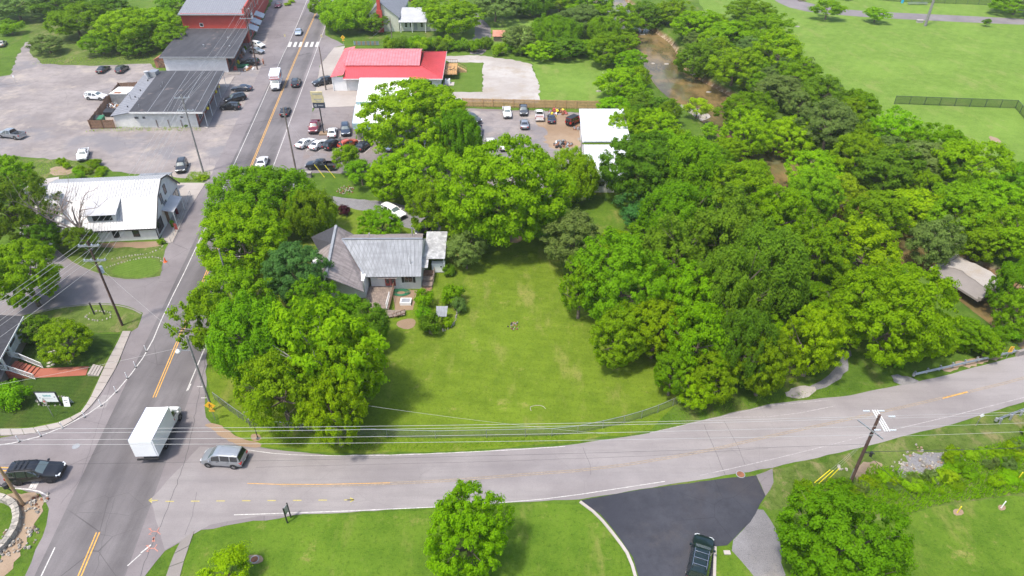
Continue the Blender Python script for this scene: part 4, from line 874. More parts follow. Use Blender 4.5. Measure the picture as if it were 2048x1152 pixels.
    if c.get('rails'):
        for sg in (1, -1):
            g = MB(); a, d = st[4], st[9]; g.obox((a[0]-.2, sg*.60, a[3]+.09), (d[0]+.25, sg*.58, d[3]+.10), .04, .04)
            for t in (a[0]-.2, d[0]+.27): g.box(t-.03, t+.03, sg*.59-.02, sg*.59+.02, a[3]-.02, a[3]+.09)
            parts.append(('roof_rail', g.mesh('roof_rail', 'trim_black'), None, []))
    if 'bed' in c:
        x0, x1, z, w = c['bed']; g = MB(); zf = .72
        for sg in (1, -1): g.box(x1, x0, min(sg*(w-.09), sg*w), max(sg*(w-.09), sg*w), .40, z)
        g.box(x0-.07, x0, -w+.09, w-.09, .40, z); parts.append(('bed_side', g.mesh('bed_side', 'paint_black'), 'P', []))
        g = MB(); g.box(x1, x1+.07, -w+.09, w-.09, .45, z-.02); parts.append(('tailgate', g.mesh('tailgate', 'paint_black'), 'P', []))
        g = MB(); g.box(x1+.07, x0-.07, -w+.09, w-.09, zf-.1, zf); parts.append(('bed_floor', g.mesh('bed_floor', 'bed_liner'), 'B', []))
    if c.get('spare'):
        t, r_ = wheel_meshes(.40); parts.append(('spare_wheel', t, None, [], (st[-1][0]-.14, 0, 1.02), (0, 0, math.pi/2)))
        g = MB(); g.box(st[9][0]-.02, .72, -.72, .72, 1.79, 1.86); parts.append(('hard_top', g.mesh('hard_top', 'trim_black'), None, []))
    if c.get('flare'):
        for x in c['wb']:
            for sg in (1, -1):
                g = MB(); g.box(x-.55, x+.55, min(sg*.76, sg*.95), max(sg*.76, sg*.95), .92, 1.0); parts.append(('fender', g.mesh('fender', 'trim_black'), None, []))
    if kind == 'boxcab':
        g = MB(); g.box(-3.55, 1.10, -1.20, 1.20, 1.02, 3.45); parts.append(('cargo_box', g.mesh('cargo_box', 'box_white'), 'X', []))
        for sg in (1, -1):
            g = MB(); g.box(-3.57, 1.12, min(sg*1.17, sg*1.215), max(sg*1.17, sg*1.215), 3.40, 3.48); g.box(-3.57, 1.12, min(sg*1.17, sg*1.215), max(sg*1.17, sg*1.215), 1.0, 1.08); parts.append(('box_rail', g.mesh('box_rail', 'chrome'), None, []))
        g = MB(); g.box(-3.5, 2.6, -.42, .42, .62, .92); parts.append(('chassis', g.mesh('chassis', 'trim_black'), None, []))
        g = MB(); g.box(-3.64, -3.50, -1.1, 1.1, .55, .72); parts.append(('rear_bumper', g.mesh('rear_bumper', 'trim_black'), None, []))
        g = MB(); g.box(-3.60, -3.555, -1.05, 1.05, 1.12, 3.30); parts.append(('roller_door', g.mesh('roller_door', 'box_white'), None, []))
    for x in c['wb']:
        for sg in (1, -1):
            t, r_ = wheel_meshes(zr)
            a = MB(); yw = W*sg; a.lathe([(.001, 0), (zr*1.16, 0), (zr*1.16, .02), (.001, .02)], 20, c=(0, -.01 if sg > 0 else -.01, 0), axis='y')
            parts.append(('wheel_arch', a.mesh('wheel_arch', 'trim_black'), None, [], (x, yw*1.001-sg*.004, zr+.03), (0, 0, 0)))
            parts.append(('wheel', t, None, [('rim', r_, 'R')], (x, yw-sg*.095, zr), (0, 0, 0 if sg > 0 else math.pi)))
    VP[kind] = parts; return parts
def vehicle(kind, col, label, cat, c_, h_, name=None, group=None, zc=.75, slots=None, scale=1.0, rim=None, extra=None, world=None):
    x, y = world if world else G(*c_, zc); hx, hy = G(*h_, zc); ang = math.atan2(hy-y, hx-x)
    root = thing(name or cat.replace(' ', '_'), label, cat, (x, y, .022), ang, group); root.scale = (scale,)*3
    def setm(o, role):
        mt = {'P': MATS['paint_'+col], 'B': MATS[(slots or {}).get('B', 'bed_liner')], 'R': MATS[rim or 'rim_alloy']}.get(role)
        if mt: o.material_slots[0].link = 'OBJECT'; o.material_slots[0].material = mt
    for p in vehicle_proto(kind):
        o = link(p[0], p[1], root); setm(o, p[2])
        if len(p) > 4: o.location = p[4]; o.rotation_euler = p[5]
        for q in p[3]: s = link(q[0], q[1], o); setm(s, q[2])
    if extra: extra(root)
    return root
V = vehicle
def crossbars(root):
    for x in (-.5, -.95, -1.4):
        g = MB(); g.box(x-.04, x+.04, -.58, .58, 1.83, 1.87); part('roof_bar', g, 'trim_black', root)
def chromebars(root):
    for x in (-.2, -.85, -1.5):
        g = MB(); g.box(x-.015, x+.015, -.60, .60, 1.84, 1.875); part('roof_bar', g, 'chrome', root)
    for sg in (1, -1):
        g = MB(); g.box(-1.75, .1, sg*.60-.015, sg*.60+.015, 1.86, 1.90); part('rail_trim', g, 'chrome', root)
def movertruck(root):
    for sg in (1, -1):
        g = MB(); g.box(-1.6, 1.12, min(sg*1.2, sg*1.225), max(sg*1.2, sg*1.225), 2.25, 2.95); part('orange_stripe', g, 'box_stripe_orange', root)
        g = MB(); g.box(-3.5, -1.6, min(sg*1.2, sg*1.225), max(sg*1.2, sg*1.225), 1.9, 3.1); part('gray_panel', g, 'box_stripe_gray', root)
    g = MB(); g.box(1.10, 2.05, -1.15, 1.15, 2.42, 3.45); part('attic', g, 'box_white', root)
    g = MB()
    for k in range(7): g.box(2.05, 2.062, -.92+k*.27, -.92+k*.27+.17, 2.85, 3.12)
    g.box(2.05, 2.06, -1.15, 1.15, 2.45, 2.62); part('front_print', g, 'print_red', root)
    g = MB(); g.box(3.05, 3.30, -.35, -.08, 1.40, 1.425); g.box(3.05, 3.30, .08, .35, 1.40, 1.425); part('hood_print', g, 'print_red', root)
def vanroof(root):
    for k in range(6):
        g = MB(); y = -.55+k*.22; g.box(-1.85, .2, y-.02, y+.02, 1.832, 1.848); part('roof_rib', g, 'paint_silver', root)
V('suv', 'black', 'black three-row utility car entering the junction from the left edge', 'car', (73, 944), (125, 940), extra=crossbars, scale=1.06, rim='rim_dark')
V('van', 'silver', 'small silver passenger van waiting at the junction under the wires', 'van', (447, 914), (404, 911), extra=vanroof, scale=1.0)
V('boxcab', 'car_white', 'plain white box truck driving up the main road through the junction', 'truck', (321, 862), (345, 815), name='box_truck', zc=1.0)
V('suv', 'green', 'dark green-black utility car with bright roof bars on the new asphalt drive', 'car', (1401, 1116), (1409, 1072), extra=chromebars)
V('suv', 'car_white', 'white utility car on the gravel drive behind the farmhouse, half under trees', 'car', (786, 423), (810, 434))
V('sedan', 'black', 'black car nosed under the trees by the carport', 'car', (850, 452), (840, 464))
V('sedan', 'car_white', 'white car on the main road just above the roadside trees', 'car', (524, 322), (532, 300))
V('boxcab', 'car_white', 'white rental moving truck with orange stripe heading down the main road', 'truck', (552, 163), (545, 190), name='moving_truck', extra=movertruck, zc=1.3)
V('suv', 'charcoal', 'dark grey utility car driving up beside the moving truck', 'car', (592, 164), (600, 144))
V('sedan', 'black', 'black car following on the main road above the tall roadside pole', 'car', (570, 221), (577, 205))
V('sedan', 'lightblue', 'pale blue-silver car approaching the crosswalk', 'car', (597, 63), (590, 82))
V('suv', 'charcoal', 'charcoal utility car parked at the end of the red-roofed building', 'car', (645, 163), (621, 168))
V('pickup', 'maroon', 'maroon pickup truck parked by the tall roadside sign', 'pickup truck', (629, 253), (623, 270), name='pickup_truck')
V('sedan', 'car_white', 'white car parked right of the roadside sign post', 'car', (664, 263), (666, 243))
V('suv', 'bluegray', 'dark blue-black utility car parked by the showroom corner', 'car', (691, 259), (692, 276))
V('sedan', 'car_white', 'white car, leftmost of the slanted parking row', 'car', (611, 284), (629, 274))
V('sedan', 'car_white', 'second white car in the slanted row, beside the black utility car', 'car', (638, 287), (656, 277))
V('suv', 'black', 'black utility car between the white car and the orange one', 'car', (665, 287), (682, 277), scale=.95)
V('suv', 'orange', 'orange boxy car in the slanted parking row', 'car', (696, 286), (713, 278), scale=.9)
V('sedan', 'black', 'black car right of the orange one, last before the trees', 'car', (727, 289), (741, 278))
V('pickup', 'black', 'black pickup truck parked above the yellow guy guards', 'pickup truck', (642, 330), (615, 329), name='pickup_truck', rim='rim_alloy')
V('sedan', 'lightblue', 'pale car partly hidden under the tall yellow-green tree', 'car', (788, 290), (802, 280))
V('sedan', 'charcoal', 'dark car under the tall yellow-green tree beside the pale one', 'car', (822, 286), (835, 277))
V('sedan', 'car_white', 'white car glimpsed through the leaves right of the dark one', 'car', (866, 284), (878, 276))
V('suv', 'car_white', 'white utility car glimpsed at the right edge of the tall tree', 'car', (900, 284), (910, 276))
V('pickup', 'gray', 'grey pickup truck at the left of the repair yard by the tree', 'pickup truck', (941, 236), (966, 246), name='pickup_truck')
V('pickup', 'charcoal', 'dark grey pickup truck facing down below the grey pickup', 'pickup truck', (955, 263), (953, 286), name='pickup_truck', scale=.95)
V('pickup', 'car_white', 'white pickup truck with black bed in front of the timber fence', 'pickup truck', (1014, 224), (1017, 242), name='pickup_truck', scale=.92)
V('pickup', 'gray', 'grey flatbed pickup behind the silver car by the fence', 'pickup truck', (1047, 219), (1048, 236), name='pickup_truck', scale=.9)
V('sedan', 'silver', 'silver car parked in front of the grey flatbed', 'car', (1049, 246), (1048, 226))
V('pickup', 'car_white', 'white pickup with a reddish bed facing the timber fence', 'pickup truck', (1079, 229), (1078, 211), name='pickup_truck', slots={'B': 'bed_red'}, scale=.92)
V('sedan', 'navy', 'small navy car right of the white pickup with the reddish bed', 'car', (1103, 235), (1102, 216), scale=.92)
V('jeep', 'red', 'red off-road car with black hard top beside the white workshop', 'car', (1148, 241), (1166, 233), rim='rim_dark')
V('sedan', 'car_white', 'white car just above the dome-shaped maple in the yard', 'car', (980, 284), (981, 265))
V('sedan', 'car_white', 'white car at the top left of the dome-shaped maple, half hidden', 'car', (1009, 288), (1011, 270))
V('sedan', 'black', 'black car on the gravel lot, left of a pair by the trees', 'car', (206, 137), (219, 128))
V('suv', 'gray', 'grey hatchback on the gravel lot, right of a pair by the trees', 'car', (244, 137), (257, 128), scale=.93)
V('suv', 'car_white', 'white utility car by the plank fence of the shop yard', 'car', (192, 192), (217, 193))
V('pickup', 'silver', 'silver-grey pickup truck at the left edge of the gravel lot', 'pickup truck', (22, 268), (-5, 265), name='pickup_truck')
V('oldpickup', 'car_white', 'old white pickup truck alone on the lower gravel lot', 'pickup truck', (166, 308), (161, 326), name='pickup_truck')
V('suv', 'charcoal', 'dark utility car facing down beside the slanted utility pole', 'car', (363, 331), (358, 349), scale=.95)
V('sedan', 'bluegray', 'dark blue car, uppermost at the brick shop front', 'car', (483, 175), (460, 175))
V('suv', 'black', 'black utility car, middle one at the brick shop front', 'car', (470, 196), (449, 201))
V('suv', 'black', 'black car, lowest of three at the brick shop front', 'car', (460, 212), (438, 212), scale=.92)
V('suv', 'car_white', 'white utility car parked nearest the red brick building', 'car', (515, 89), (535, 93), scale=.95)
V('suv', 'silver', 'silver car parked between the white and black ones, by the red building', 'car', (513, 101), (530, 103), scale=.9)
V('suv', 'black', 'black utility car parked by the leaning black pole near the storefront', 'car', (500, 124), (480, 124))
V('sedan', 'maroon', 'red car at the top edge left of the traffic island', 'car', (556, 9), (550, 18))
V('sedan', 'beige', 'beige car on the grass at the left edge', 'car', (3, 86), (10, 77))
# ---------------------------------------------------------------- buildings
M('wall_white', (.62, .61, .59), .75, var=.08, vs=.8, grain=.08, gs=3); M('wall_cream', (.50, .50, .40), .8, var=.06); M('wall_block', (.58, .57, .54), .85, var=.10, vs=.7, grain=.12, gs=2)
M('roof_white', (.43, .43, .435), .5, .1, var=.07, vs=.5, grain=.10, gs=1.2); M('roof_membrane', (.80, .79, .77), .7, var=.05, vs=.4, grain=.05, gs=1.5); M('roof_white_hot', (.74, .74, .74), .35, .2, var=.04, vs=.4)
sheet_metal('roof_gray_metal', (.20, .208, .218), (.275, .287, .30), (2.6, .10, 1)); sheet_metal('roof_brown_metal', (.21, .175, .165), (.31, .265, .25), (.10, 2.2, 1), .7, .1, (.13, .10, .09)); M('rib_light', (.25, .25, .255), .5, .3); M('rib_red', (.24, .03, .03), .5); M('rib_gray', (.16, .17, .18), .6, .3); M('roof_shingle', (.045, .045, .052), .92, var=.25, vs=3, grain=.5, gs=6)
M('roof_red', (.60, .070, .075), .45, .05, var=.07, vs=.5); M('roof_red_faded_sheen', (.62, .19, .20), .38, .1, var=.16, vs=.8); M('roof_slate', (.20, .205, .225), .7, .1, var=.12)  # upper and porch roof: faded red, pink sheen painted into the base colour
def tar_roof():
    m = bpy.data.materials.new('roof_tar'); nt, N, L, b = nodes(m)
    a = noise(nt, .35, 6, .7); s = noise(nt, .5, 5, .65, stretch=(1, .2, 1), rot=R(10)); f = noise(nt, 6, 3, .7)
    c = mixc(nt, ramp(nt, s, .35, .7), (.032, .032, .038), (.058, .057, .064)); c = mixc(nt, scalem(nt, ramp(nt, a, .60, .70), .8), c, (.15, .12, .11))
    c = mixc(nt, scalem(nt, ramp(nt, f, .5, .75), .4), c, (.02, .02, .022)); L.new(c, b.inputs['Base Color']); b.inputs['Roughness'].default_value = .85; MATS['roof_tar'] = m
tar_roof()
def brick_mat(name, c1, c2, mortar):
    m = bpy.data.materials.new(name); nt, N, L, b = nodes(m); g = N.new('ShaderNodeNewGeometry'); sx = N.new('ShaderNodeSeparateXYZ'); L.new(g.outputs['Position'], sx.inputs[0])
    ad = N.new('ShaderNodeMath'); L.new(sx.outputs['X'], ad.inputs[0]); L.new(sx.outputs['Y'], ad.inputs[1]); cx = N.new('ShaderNodeCombineXYZ'); L.new(ad.outputs[0], cx.inputs['X']); L.new(sx.outputs['Z'], cx.inputs['Y'])
    t = N.new('ShaderNodeTexBrick'); t.inputs['Scale'].default_value = 4.3; t.inputs['Mortar Size'].default_value = .018; t.inputs['Color1'].default_value = rgb(c1); t.inputs['Color2'].default_value = rgb(c2); t.inputs['Mortar'].default_value = rgb(mortar); L.new(cx.outputs[0], t.inputs[0])
    L.new(mixc(nt, scalem(nt, ramp(nt, noise(nt, .6, 5, .6), .4, .7), .35), t.outputs[0], tuple(x*.65 for x in c1)), b.inputs['Base Color']); b.inputs['Roughness'].default_value = .9; bump(nt, b, t.outputs['Fac'], .3, .01); MATS[name] = m
brick_mat('brick_painted_red', (.46, .060, .040), (.40, .050, .035), (.36, .05, .035)); brick_mat('brick_red', (.26, .065, .045), (.32, .09, .06), (.30, .22, .18))
M('wood_new', (.42, .27, .13), .75, var=.18, vs=3); M('wood_weathered', (.21, .165, .135), .9, var=.25, vs=3); M('wood_brown', (.20, .115, .07), .85, var=.2, vs=3); M('wood_orange', (.44, .25, .10), .75, var=.2, vs=3)
M('white_rail', (.68, .68, .67), .6, var=.04); M('fascia_teal', (.22, .32, .36), .6); M('concrete_block', (.34, .32, .30), .9); M('metal_galv', (.38, .39, .40), .45, .7); M('metal_dull', (.30, .31, .32), .6, .4); M('rust', (.22, .09, .045), .9, var=.3, vs=2)
M('shed_brown', (.30, .13, .08), .8); M('dark_opening', (.03, .028, .027), .8); M('door_red', (.30, .05, .04), .5); M('green_bin', (.02, .14, .06), .5); M('curtain', (.32, .30, .26), .6)

def FR(o, ax=(1, 0), ay=(0, 1)): return lambda a, b, z: (o[0]+a*ax[0]+b*ay[0], o[1]+a*ax[1]+b*ay[1], z)
def bxf(f, a0, a1, b0, b1, z0, z1, mb=None):
    k = mb or MB(); k.box(a0, a1, b0, b1, z0, z1, fr=f); return k
def side_map(f, side, c):
    return {'s': lambda u, d, z: f(u, c-d, z), 'n': lambda u, d, z: f(u, c+d, z), 'e': lambda u, d, z: f(c+d, u, z), 'w': lambda u, d, z: f(c-d, u, z)}[side]
def win(root, f, side, c, u0, u1, z0, z1, fm='trim_black', pm='glass', fw=.08, mull=0, name='window'):
    s = side_map(f, side, c); k = MB()
    for q in ((u0, u1, z0, z0+fw), (u0, u1, z1-fw, z1), (u0, u0+fw, z0+fw, z1-fw), (u1-fw, u1, z0+fw, z1-fw)): k.box(q[0], q[1], .005, .06, q[2], q[3], fr=s)
    for j in range(mull): u = u0+(u1-u0)*(j+1)/(mull+1); k.box(u-.02, u+.02, .005, .055, z0+fw, z1-fw, fr=s)
    w = part(name, k, fm, root, world=True); g = MB(); g.box(u0+fw*.8, u1-fw*.8, .004, .03, z0+fw*.8, z1-fw*.8, fr=s); part('pane', g, pm, w, world=True); return w
def door(root, f, side, c, u0, u1, z0, z1, m, fm='white_rail'):
    s = side_map(f, side, c); k = MB(); k.box(u0, u1, .004, .05, z0, z1, fr=s); d = part('door', k, m, root, world=True)
    h = MB(); h.box(u1-.16, u1-.08, .05, .10, z0+.95, z0+1.05, fr=s); part('handle', h, 'metal_galv', d, world=True); return d
def plane(root, name, A, B, C, D, mat, rib=0, ribm=None, th=.09, along=True, ribh=.035, ribw=.045):
    A, B, C, D = [Vector(p) for p in (A, B, C, D)]; n = (B-A).cross(D-A).normalized()
    if n.z < 0: n = -n
    k = MB(); k.hexa([A-n*th, B-n*th, C-n*th, D-n*th, A, B, C, D]); r = part(name, k, mat, root, world=True)
    if rib:
        L = max((B-A).length, (C-D).length); m = max(2, int(L/rib)); k = MB()
        for i in range(m+1):
            t = i/m; a, b = A.lerp(B, t), D.lerp(C, t); k.obox(a+n*ribh/2, b+n*ribh/2, ribw, ribh, up=n)
        part('roof_rib', k, ribm or mat, r, kind='stuff', world=True)
    return r
def box_walls(root, f, a0, a1, b0, b1, z0, z1, mat, name='wall'):
    for (p, q, r_, s, nm) in ((a0, a1, b0, b0+.2, 0), (a0, a1, b1-.2, b1, 0), (a0, a0+.2, b0+.2, b1-.2, 0), (a1-.2, a1, b0+.2, b1-.2, 0)): part(name, bxf(f, p, q, r_, s, z0, z1), mat, root, world=True)
def building(name, label, cat, o): return thing(name, label, cat, (o[0], o[1], 0))

# --- white gambrel building beside the road
o = (-55.6, 92.1); ay = (-.122, .992); ax = (-.992, -.122); f = FR(o, (.992, .10), ay)    # a runs east, b north
A_ = building('gambrel_building', 'white metal gambrel-roofed building with black-trimmed windows beside the road', 'building', o)
prof = [(0, 2.35), (3.7, 5.45), (7.0, 7.0), (9.8, 6.35), (13.4, 3.1)]
Lw = -16.6
loop = [(0, 0)]+prof+[(13.4, 0)]
k = MB(); k.extr([f(0, b, z-.05 if z else 0) for b, z in loop], [f(-.22, b, z-.05 if z else 0) for b, z in loop]); part('gable_wall', k, 'wall_white', A_, world=True)
k = MB(); k.extr([f(Lw, b, z-.05 if z else 0) for b, z in loop], [f(Lw+.22, b, z-.05 if z else 0) for b, z in loop]); part('gable_wall', k, 'wall_white', A_, world=True)
part('wall', bxf(f, Lw+.22, -.22, 0, .2, 0, 2.3), 'wall_white', A_, world=True); part('wall', bxf(f, Lw+.22, -.22, 13.2, 13.4, 0, 3.0), 'wall_white', A_, world=True)
pr = [(-.35, 2.10)]+prof[1:-1]+[(13.75, 2.85)]
for (b0, z0), (b1, z1) in zip(pr, pr[1:]): plane(A_, 'roof', f(Lw-.2, b0, z0+.06), f(.25, b0, z0+.06), f(.25, b1, z1+.06), f(Lw-.2, b1, z1+.06), 'roof_white', .42, 'rib_light')
for (b0, z0), (b1, z1) in zip(pr, pr[1:]):
    k = MB(); k.obox(f(.30, b0, z0-.02), f(.30, b1, z1-.02), .08, .22); part('verge_trim', k, 'trim_black', A_, world=True)
k = MB(); k.obox(f(Lw, -.40, 2.06), f(.25, -.40, 2.06), .12, .14); part('gutter', k, 'trim_black', A_, world=True)
k = MB(); k.obox(f(.04, -.04, 0), f(.04, -.04, 2.1), .10, .10); part('downpipe', k, 'trim_black', A_, world=True)
for u in (-6.6, -3.6): win(A_, f, 's', 0, u, u+1.0, .65, 2.0, pm='glass', mull=0)
win(A_, f, 'e', 0, .7, 3.2, .5, 2.5, pm='glass', mull=1); win(A_, f, 'e', 0, 10.2, 12.6, .5, 2.6, pm='glass_lit', mull=1)
win(A_, f, 'e', 0, 4.9, 5.9, 3.5, 5.1); win(A_, f, 'e', 0, 7.3, 8.3, 4.0, 5.6); win(A_, f, 'e', 0, 5.6, 7.0, 2.75, 3.35)
door(A_, f, 'e', 0, 5.0, 6.1, .1, 2.2, 'wood_brown')
k = MB(); k.hexa([f(.0, 4.2, 2.75), f(1.7, 4.2, 2.35), f(1.7, 9.4, 2.35), f(0, 9.4, 2.75), f(.0, 4.2, 2.9), f(1.75, 4.2, 2.45), f(1.75, 9.4, 2.45), f(0, 9.4, 2.9)]); aw = part('awning', k, 'roof_white', A_, world=True)
for b in (4.35, 9.2): k = MB(); k.obox(f(1.6, b, .1), f(1.6, b, 2.35), .12, .12); part('awning_post', k, 'white_rail', A_, world=True)
# dormer
dm = MB(); a0, a1 = -9.8, -5.6
dm.extr([f(a1, .75, 3.0), f(a1, .75, 4.55), f(a1, 3.7, 5.55), f(a1, 3.5, 5.2)], [f(a0, .75, 3.0), f(a0, .75, 4.55), f(a0, 3.7, 5.55), f(a0, 3.5, 5.2)]); d_ = part('dormer', dm, 'wall_white', A_, world=True)
plane(d_, 'roof', f(a0-.35, .3, 4.5), f(a1+.35, .3, 4.5), f(a1+.35, 3.8, 5.62), f(a0-.35, 3.8, 5.62), 'roof_white')
w_ = MB(); w_.box(a0+.8, a1-.5, .68, .745, 3.35, 4.35, fr=f); part('dormer_window', w_, 'glass', d_, world=True)
# low lean-to roof behind
k = MB(); k.hexa([f(-8.5, 14.6, 2.7), f(-3.2, 14.6, 2.7), f(-2.0, 18.0, 2.9), f(-7.4, 18.0, 2.9), f(-8.5, 14.6, 2.82), f(-3.2, 14.6, 2.82), f(-2.0, 18.0, 3.02), f(-7.4, 18.0, 3.02)]); part('canopy', k, 'roof_gray_metal', A_, world=True)
for p in ((-3.3, 14.8), (-2.2, 17.8), (-7.3, 17.8)): k = MB(); k.obox(f(p[0], p[1], 0), f(p[0], p[1], 2.75), .12, .12); part('canopy_post', k, 'metal_galv', A_, world=True)
rl = thing('ramp_railing', 'grey pipe railing along the ramp in front of the gambrel building', 'railing', (-54, 98, 0))
pts = [G(382, 392), G(372, 420), G(360, 450), G(343, 486)]; pts = dense(pts, 1.7)
for p in pts: k = MB(); k.tube([(*p, .05), (*p, 1.05)], .028, 6); part('post', k, 'metal_galv', rl, world=True)
for h in (1.05, .55): k = MB(); k.tube([(*p, h) for p in pts], .024, 6); part('rail', k, 'metal_galv', rl, world=True)
x, y = f(1.2, 3.6, 0)[:2]; 
k = MB(); k.lathe([(.001, 0), (.22, 0), (.26, .35), (.001, .35)], 10, c=(x, y, .1)); k.lathe([(.05, .35), (.30, .55), (.38, .85), (.25, 1.1), (.001, 1.25)], 10, c=(x, y, .1)); solo('potted_shrub', k, 'leaf_dark', 'potted topiary shrub under the awning of the gambrel building', 'plant pot', smooth=R(50))
for (px, py, c, lb) in ((349, 456, 'door_red', 'red sale banner stand in front of the gambrel building shop window'), (351, 425, 'paint_maroon', 'pinkish display banner by the awning of the gambrel building')):
    x, y = G(px, py, .8); k = MB(); k.tube([(x, y, .05), (x, y, 1.7)], .03, 6); k.add([(x-.03, y, .5), (x+.42, y+.1, .45), (x+.38, y+.12, 1.5), (x-.03, y, 1.65), (x-.03, y+.05, .5), (x+.42, y+.15, .45), (x+.38, y+.17, 1.5), (x-.03, y+.05, 1.65)], [(0, 1, 2, 3), (7, 6, 5, 4), (0, 4, 5, 1), (1, 5, 6, 2), (2, 6, 7, 3), (3, 7, 4, 0)]); solo('banner_stand', k, c, lb, 'banner')
# stone edgings
M('stone', (.25, .23, .20), .9, var=.25, vs=3); M('stone_pale', (.34, .31, .265), .9, var=.2, vs=3)
def stones(name, px, label, size=.21, gap=.34, mat='stone_pale', closed=False, seed=1, cat='stone edging', world=False, h=.15):
    pts = px if world else [G(*p) for p in px]
    if closed: pts = pts+[pts[0]]
    pts = smooth_poly(pts, 1, False); pts = dense(pts, gap); rr = random.Random(seed); c = pts[len(pts)//2]; root = thing(name, label, cat, (c[0], c[1], 0)); ms = []
    for v in range(4):
        k = MB(); n = 7; k.add([(math.cos(6.28*i/n)*size*rr.uniform(.4, .62), math.sin(6.28*i/n)*size*rr.uniform(.4, .62), 0) for i in range(n)]+[(math.cos(6.28*i/n)*size*rr.uniform(.25, .45), math.sin(6.28*i/n)*size*rr.uniform(.25, .45), h*rr.uniform(.7, 1.1)) for i in range(n)], [tuple(range(n, 2*n))]+[(i, (i+1) % n, n+(i+1) % n, n+i) for i in range(n)]); ms.append(k.mesh('stone', mat))
    for p in pts:
        s = link('stone', rr.choice(ms), root, (p[0]-c[0]+rr.uniform(-.06, .06), p[1]-c[1]+rr.uniform(-.06, .06), .0)); s.rotation_euler = (0, 0, rr.uniform(0, 6)); q = rr.uniform(.7, 1.3); s.scale = (q, q, q)
    return root
stones('stone_edging', [(326, 492), (318, 500), (295, 508), (262, 512), (225, 518)], 'upper line of pale stones on the weedy slope below the gambrel building', seed=2)
stones('stone_edging', [(324, 524), (320, 516), (300, 514), (270, 519), (235, 528), (215, 535)], 'curved pale stone line edging the fresh green grass', seed=3)
stones('stone_ring', [(172, 634), (182, 625), (205, 622), (224, 627), (220, 637), (200, 642), (180, 641)], 'oval ring of stones round two black posts on the church lawn', closed=True, seed=4)
stones('stone_ring', [(73, 802), (80, 796), (120, 793), (132, 796), (126, 808), (105, 812), (80, 812)], 'oval ring of pale stones under the white church sign', closed=True, seed=5)
stones('stone_retaining_edge', [(887, 662), (900, 657), (910, 645), (914, 628), (914, 600)], 'low curved stone edge of the farmhouse planting bed', mat='stone', seed=6, h=.35)
def heap(name, px, py, r, n, mats, label, cat, seed, size=.3, h=.5):
    cx, cy = G(px, py); rr = random.Random(seed); root = thing(name, label, cat, (cx, cy, 0))
    for i in range(n):
        a, d = rr.uniform(0, 6.28), r*rr.random()**.7; k = MB(); z = max(.02, h*(1-d/r)*rr.random()); s = size*rr.uniform(.5, 1.2)
        m = 6; k.add([(math.cos(6.28*j/m)*s*rr.uniform(.3, .6), math.sin(6.28*j/m)*s*rr.uniform(.3, .6), 0) for j in range(m)]+[(math.cos(6.28*j/m)*s*rr.uniform(.2, .4), math.sin(6.28*j/m)*s*rr.uniform(.2, .4), s*.6) for j in range(m)], [tuple(range(m, 2*m)), tuple(reversed(range(m)))]+[(j, (j+1) % m, m+(j+1) % m, m+j) for j in range(m)])
        o_ = part('stone', k, rr.choice(mats), root); o_.location = (math.cos(a)*d, math.sin(a)*d, z); o_.rotation_euler = (rr.uniform(-.4, .4), rr.uniform(-.4, .4), rr.uniform(0, 6))
    return root
heap('rubble_pile', 692, 381, 1.6, 45, ['stone_pale', 'stone', 'rust'], 'pile of pale rubble beside the sapling by the gravel drive', 'rubble', 1)
heap('ash_pile', 1028, 652, .8, 26, ['dark_opening', 'rust', 'stone'], 'small burnt brush heap in the middle of the mown lawn', 'ash heap', 2, .25, .25)
heap('rock_patch', 1850, 928, 2.6, 75, ['stone_pale', 'stone', 'stone', 'dirt'], 'exposed pale rocks on the bank right of the utility pole', 'rocks', 3, .32, .10)
heap('rock_patch', 1810, 940, 1.3, 40, ['stone_pale', 'stone'], 'smaller group of pale rocks nearer the utility pole shadow', 'rocks', 8, .26, .08)
heap('rock_patch', 1905, 915, 1.2, 40, ['stone_pale', 'stone'], 'pale rocks at the upper right end of the rocky bank', 'rocks', 9, .26, .08)
heap('rock_patch', 1686, 938, .5, 8, ['stone_pale'], 'few white stones left of the dark brown utility pole', 'rocks', 10, .35, .12)
heap('rock_ditch', 30, 1085, 2.0, 80, ['stone_pale', 'stone', 'dirt'], 'loose stones in the ditch at the lower left corner', 'rocks', 4, .32, .1)
heap('rock_ditch', 70, 1010, 1.6, 45, ['stone_pale', 'stone', 'rust'], 'loose stones at the foot of the wooden pole, lower left', 'rocks', 5, .3, .1)
heap('flood_rocks', 1385, 215, 3.2, 26, ['stone_pale'], 'flat pale rocks of the gravel bar in the creek', 'rocks', 6, 1.6, .1)
heap('flood_rocks', 1400, 285, 3.0, 22, ['stone_pale'], 'flat pale rocks on the lower gravel bar of the creek', 'rocks', 7, 1.6, .1)
for r_ in bpy.data.objects:
    if r_.name.startswith('flood_rocks'): r_.location.z = -1.78
sheet('gravel_bar', [(1330, 200), (1360, 192), (1420, 212), (1425, 222), (1380, 232), (1345, 225)], -1.70, 'gravel_light', .3, sm=1); sheet('gravel_bar', [(1370, 262), (1400, 255), (1425, 275), (1440, 300), (1390, 305), (1372, 290)], -1.70, 'gravel_light', .3, sm=1)
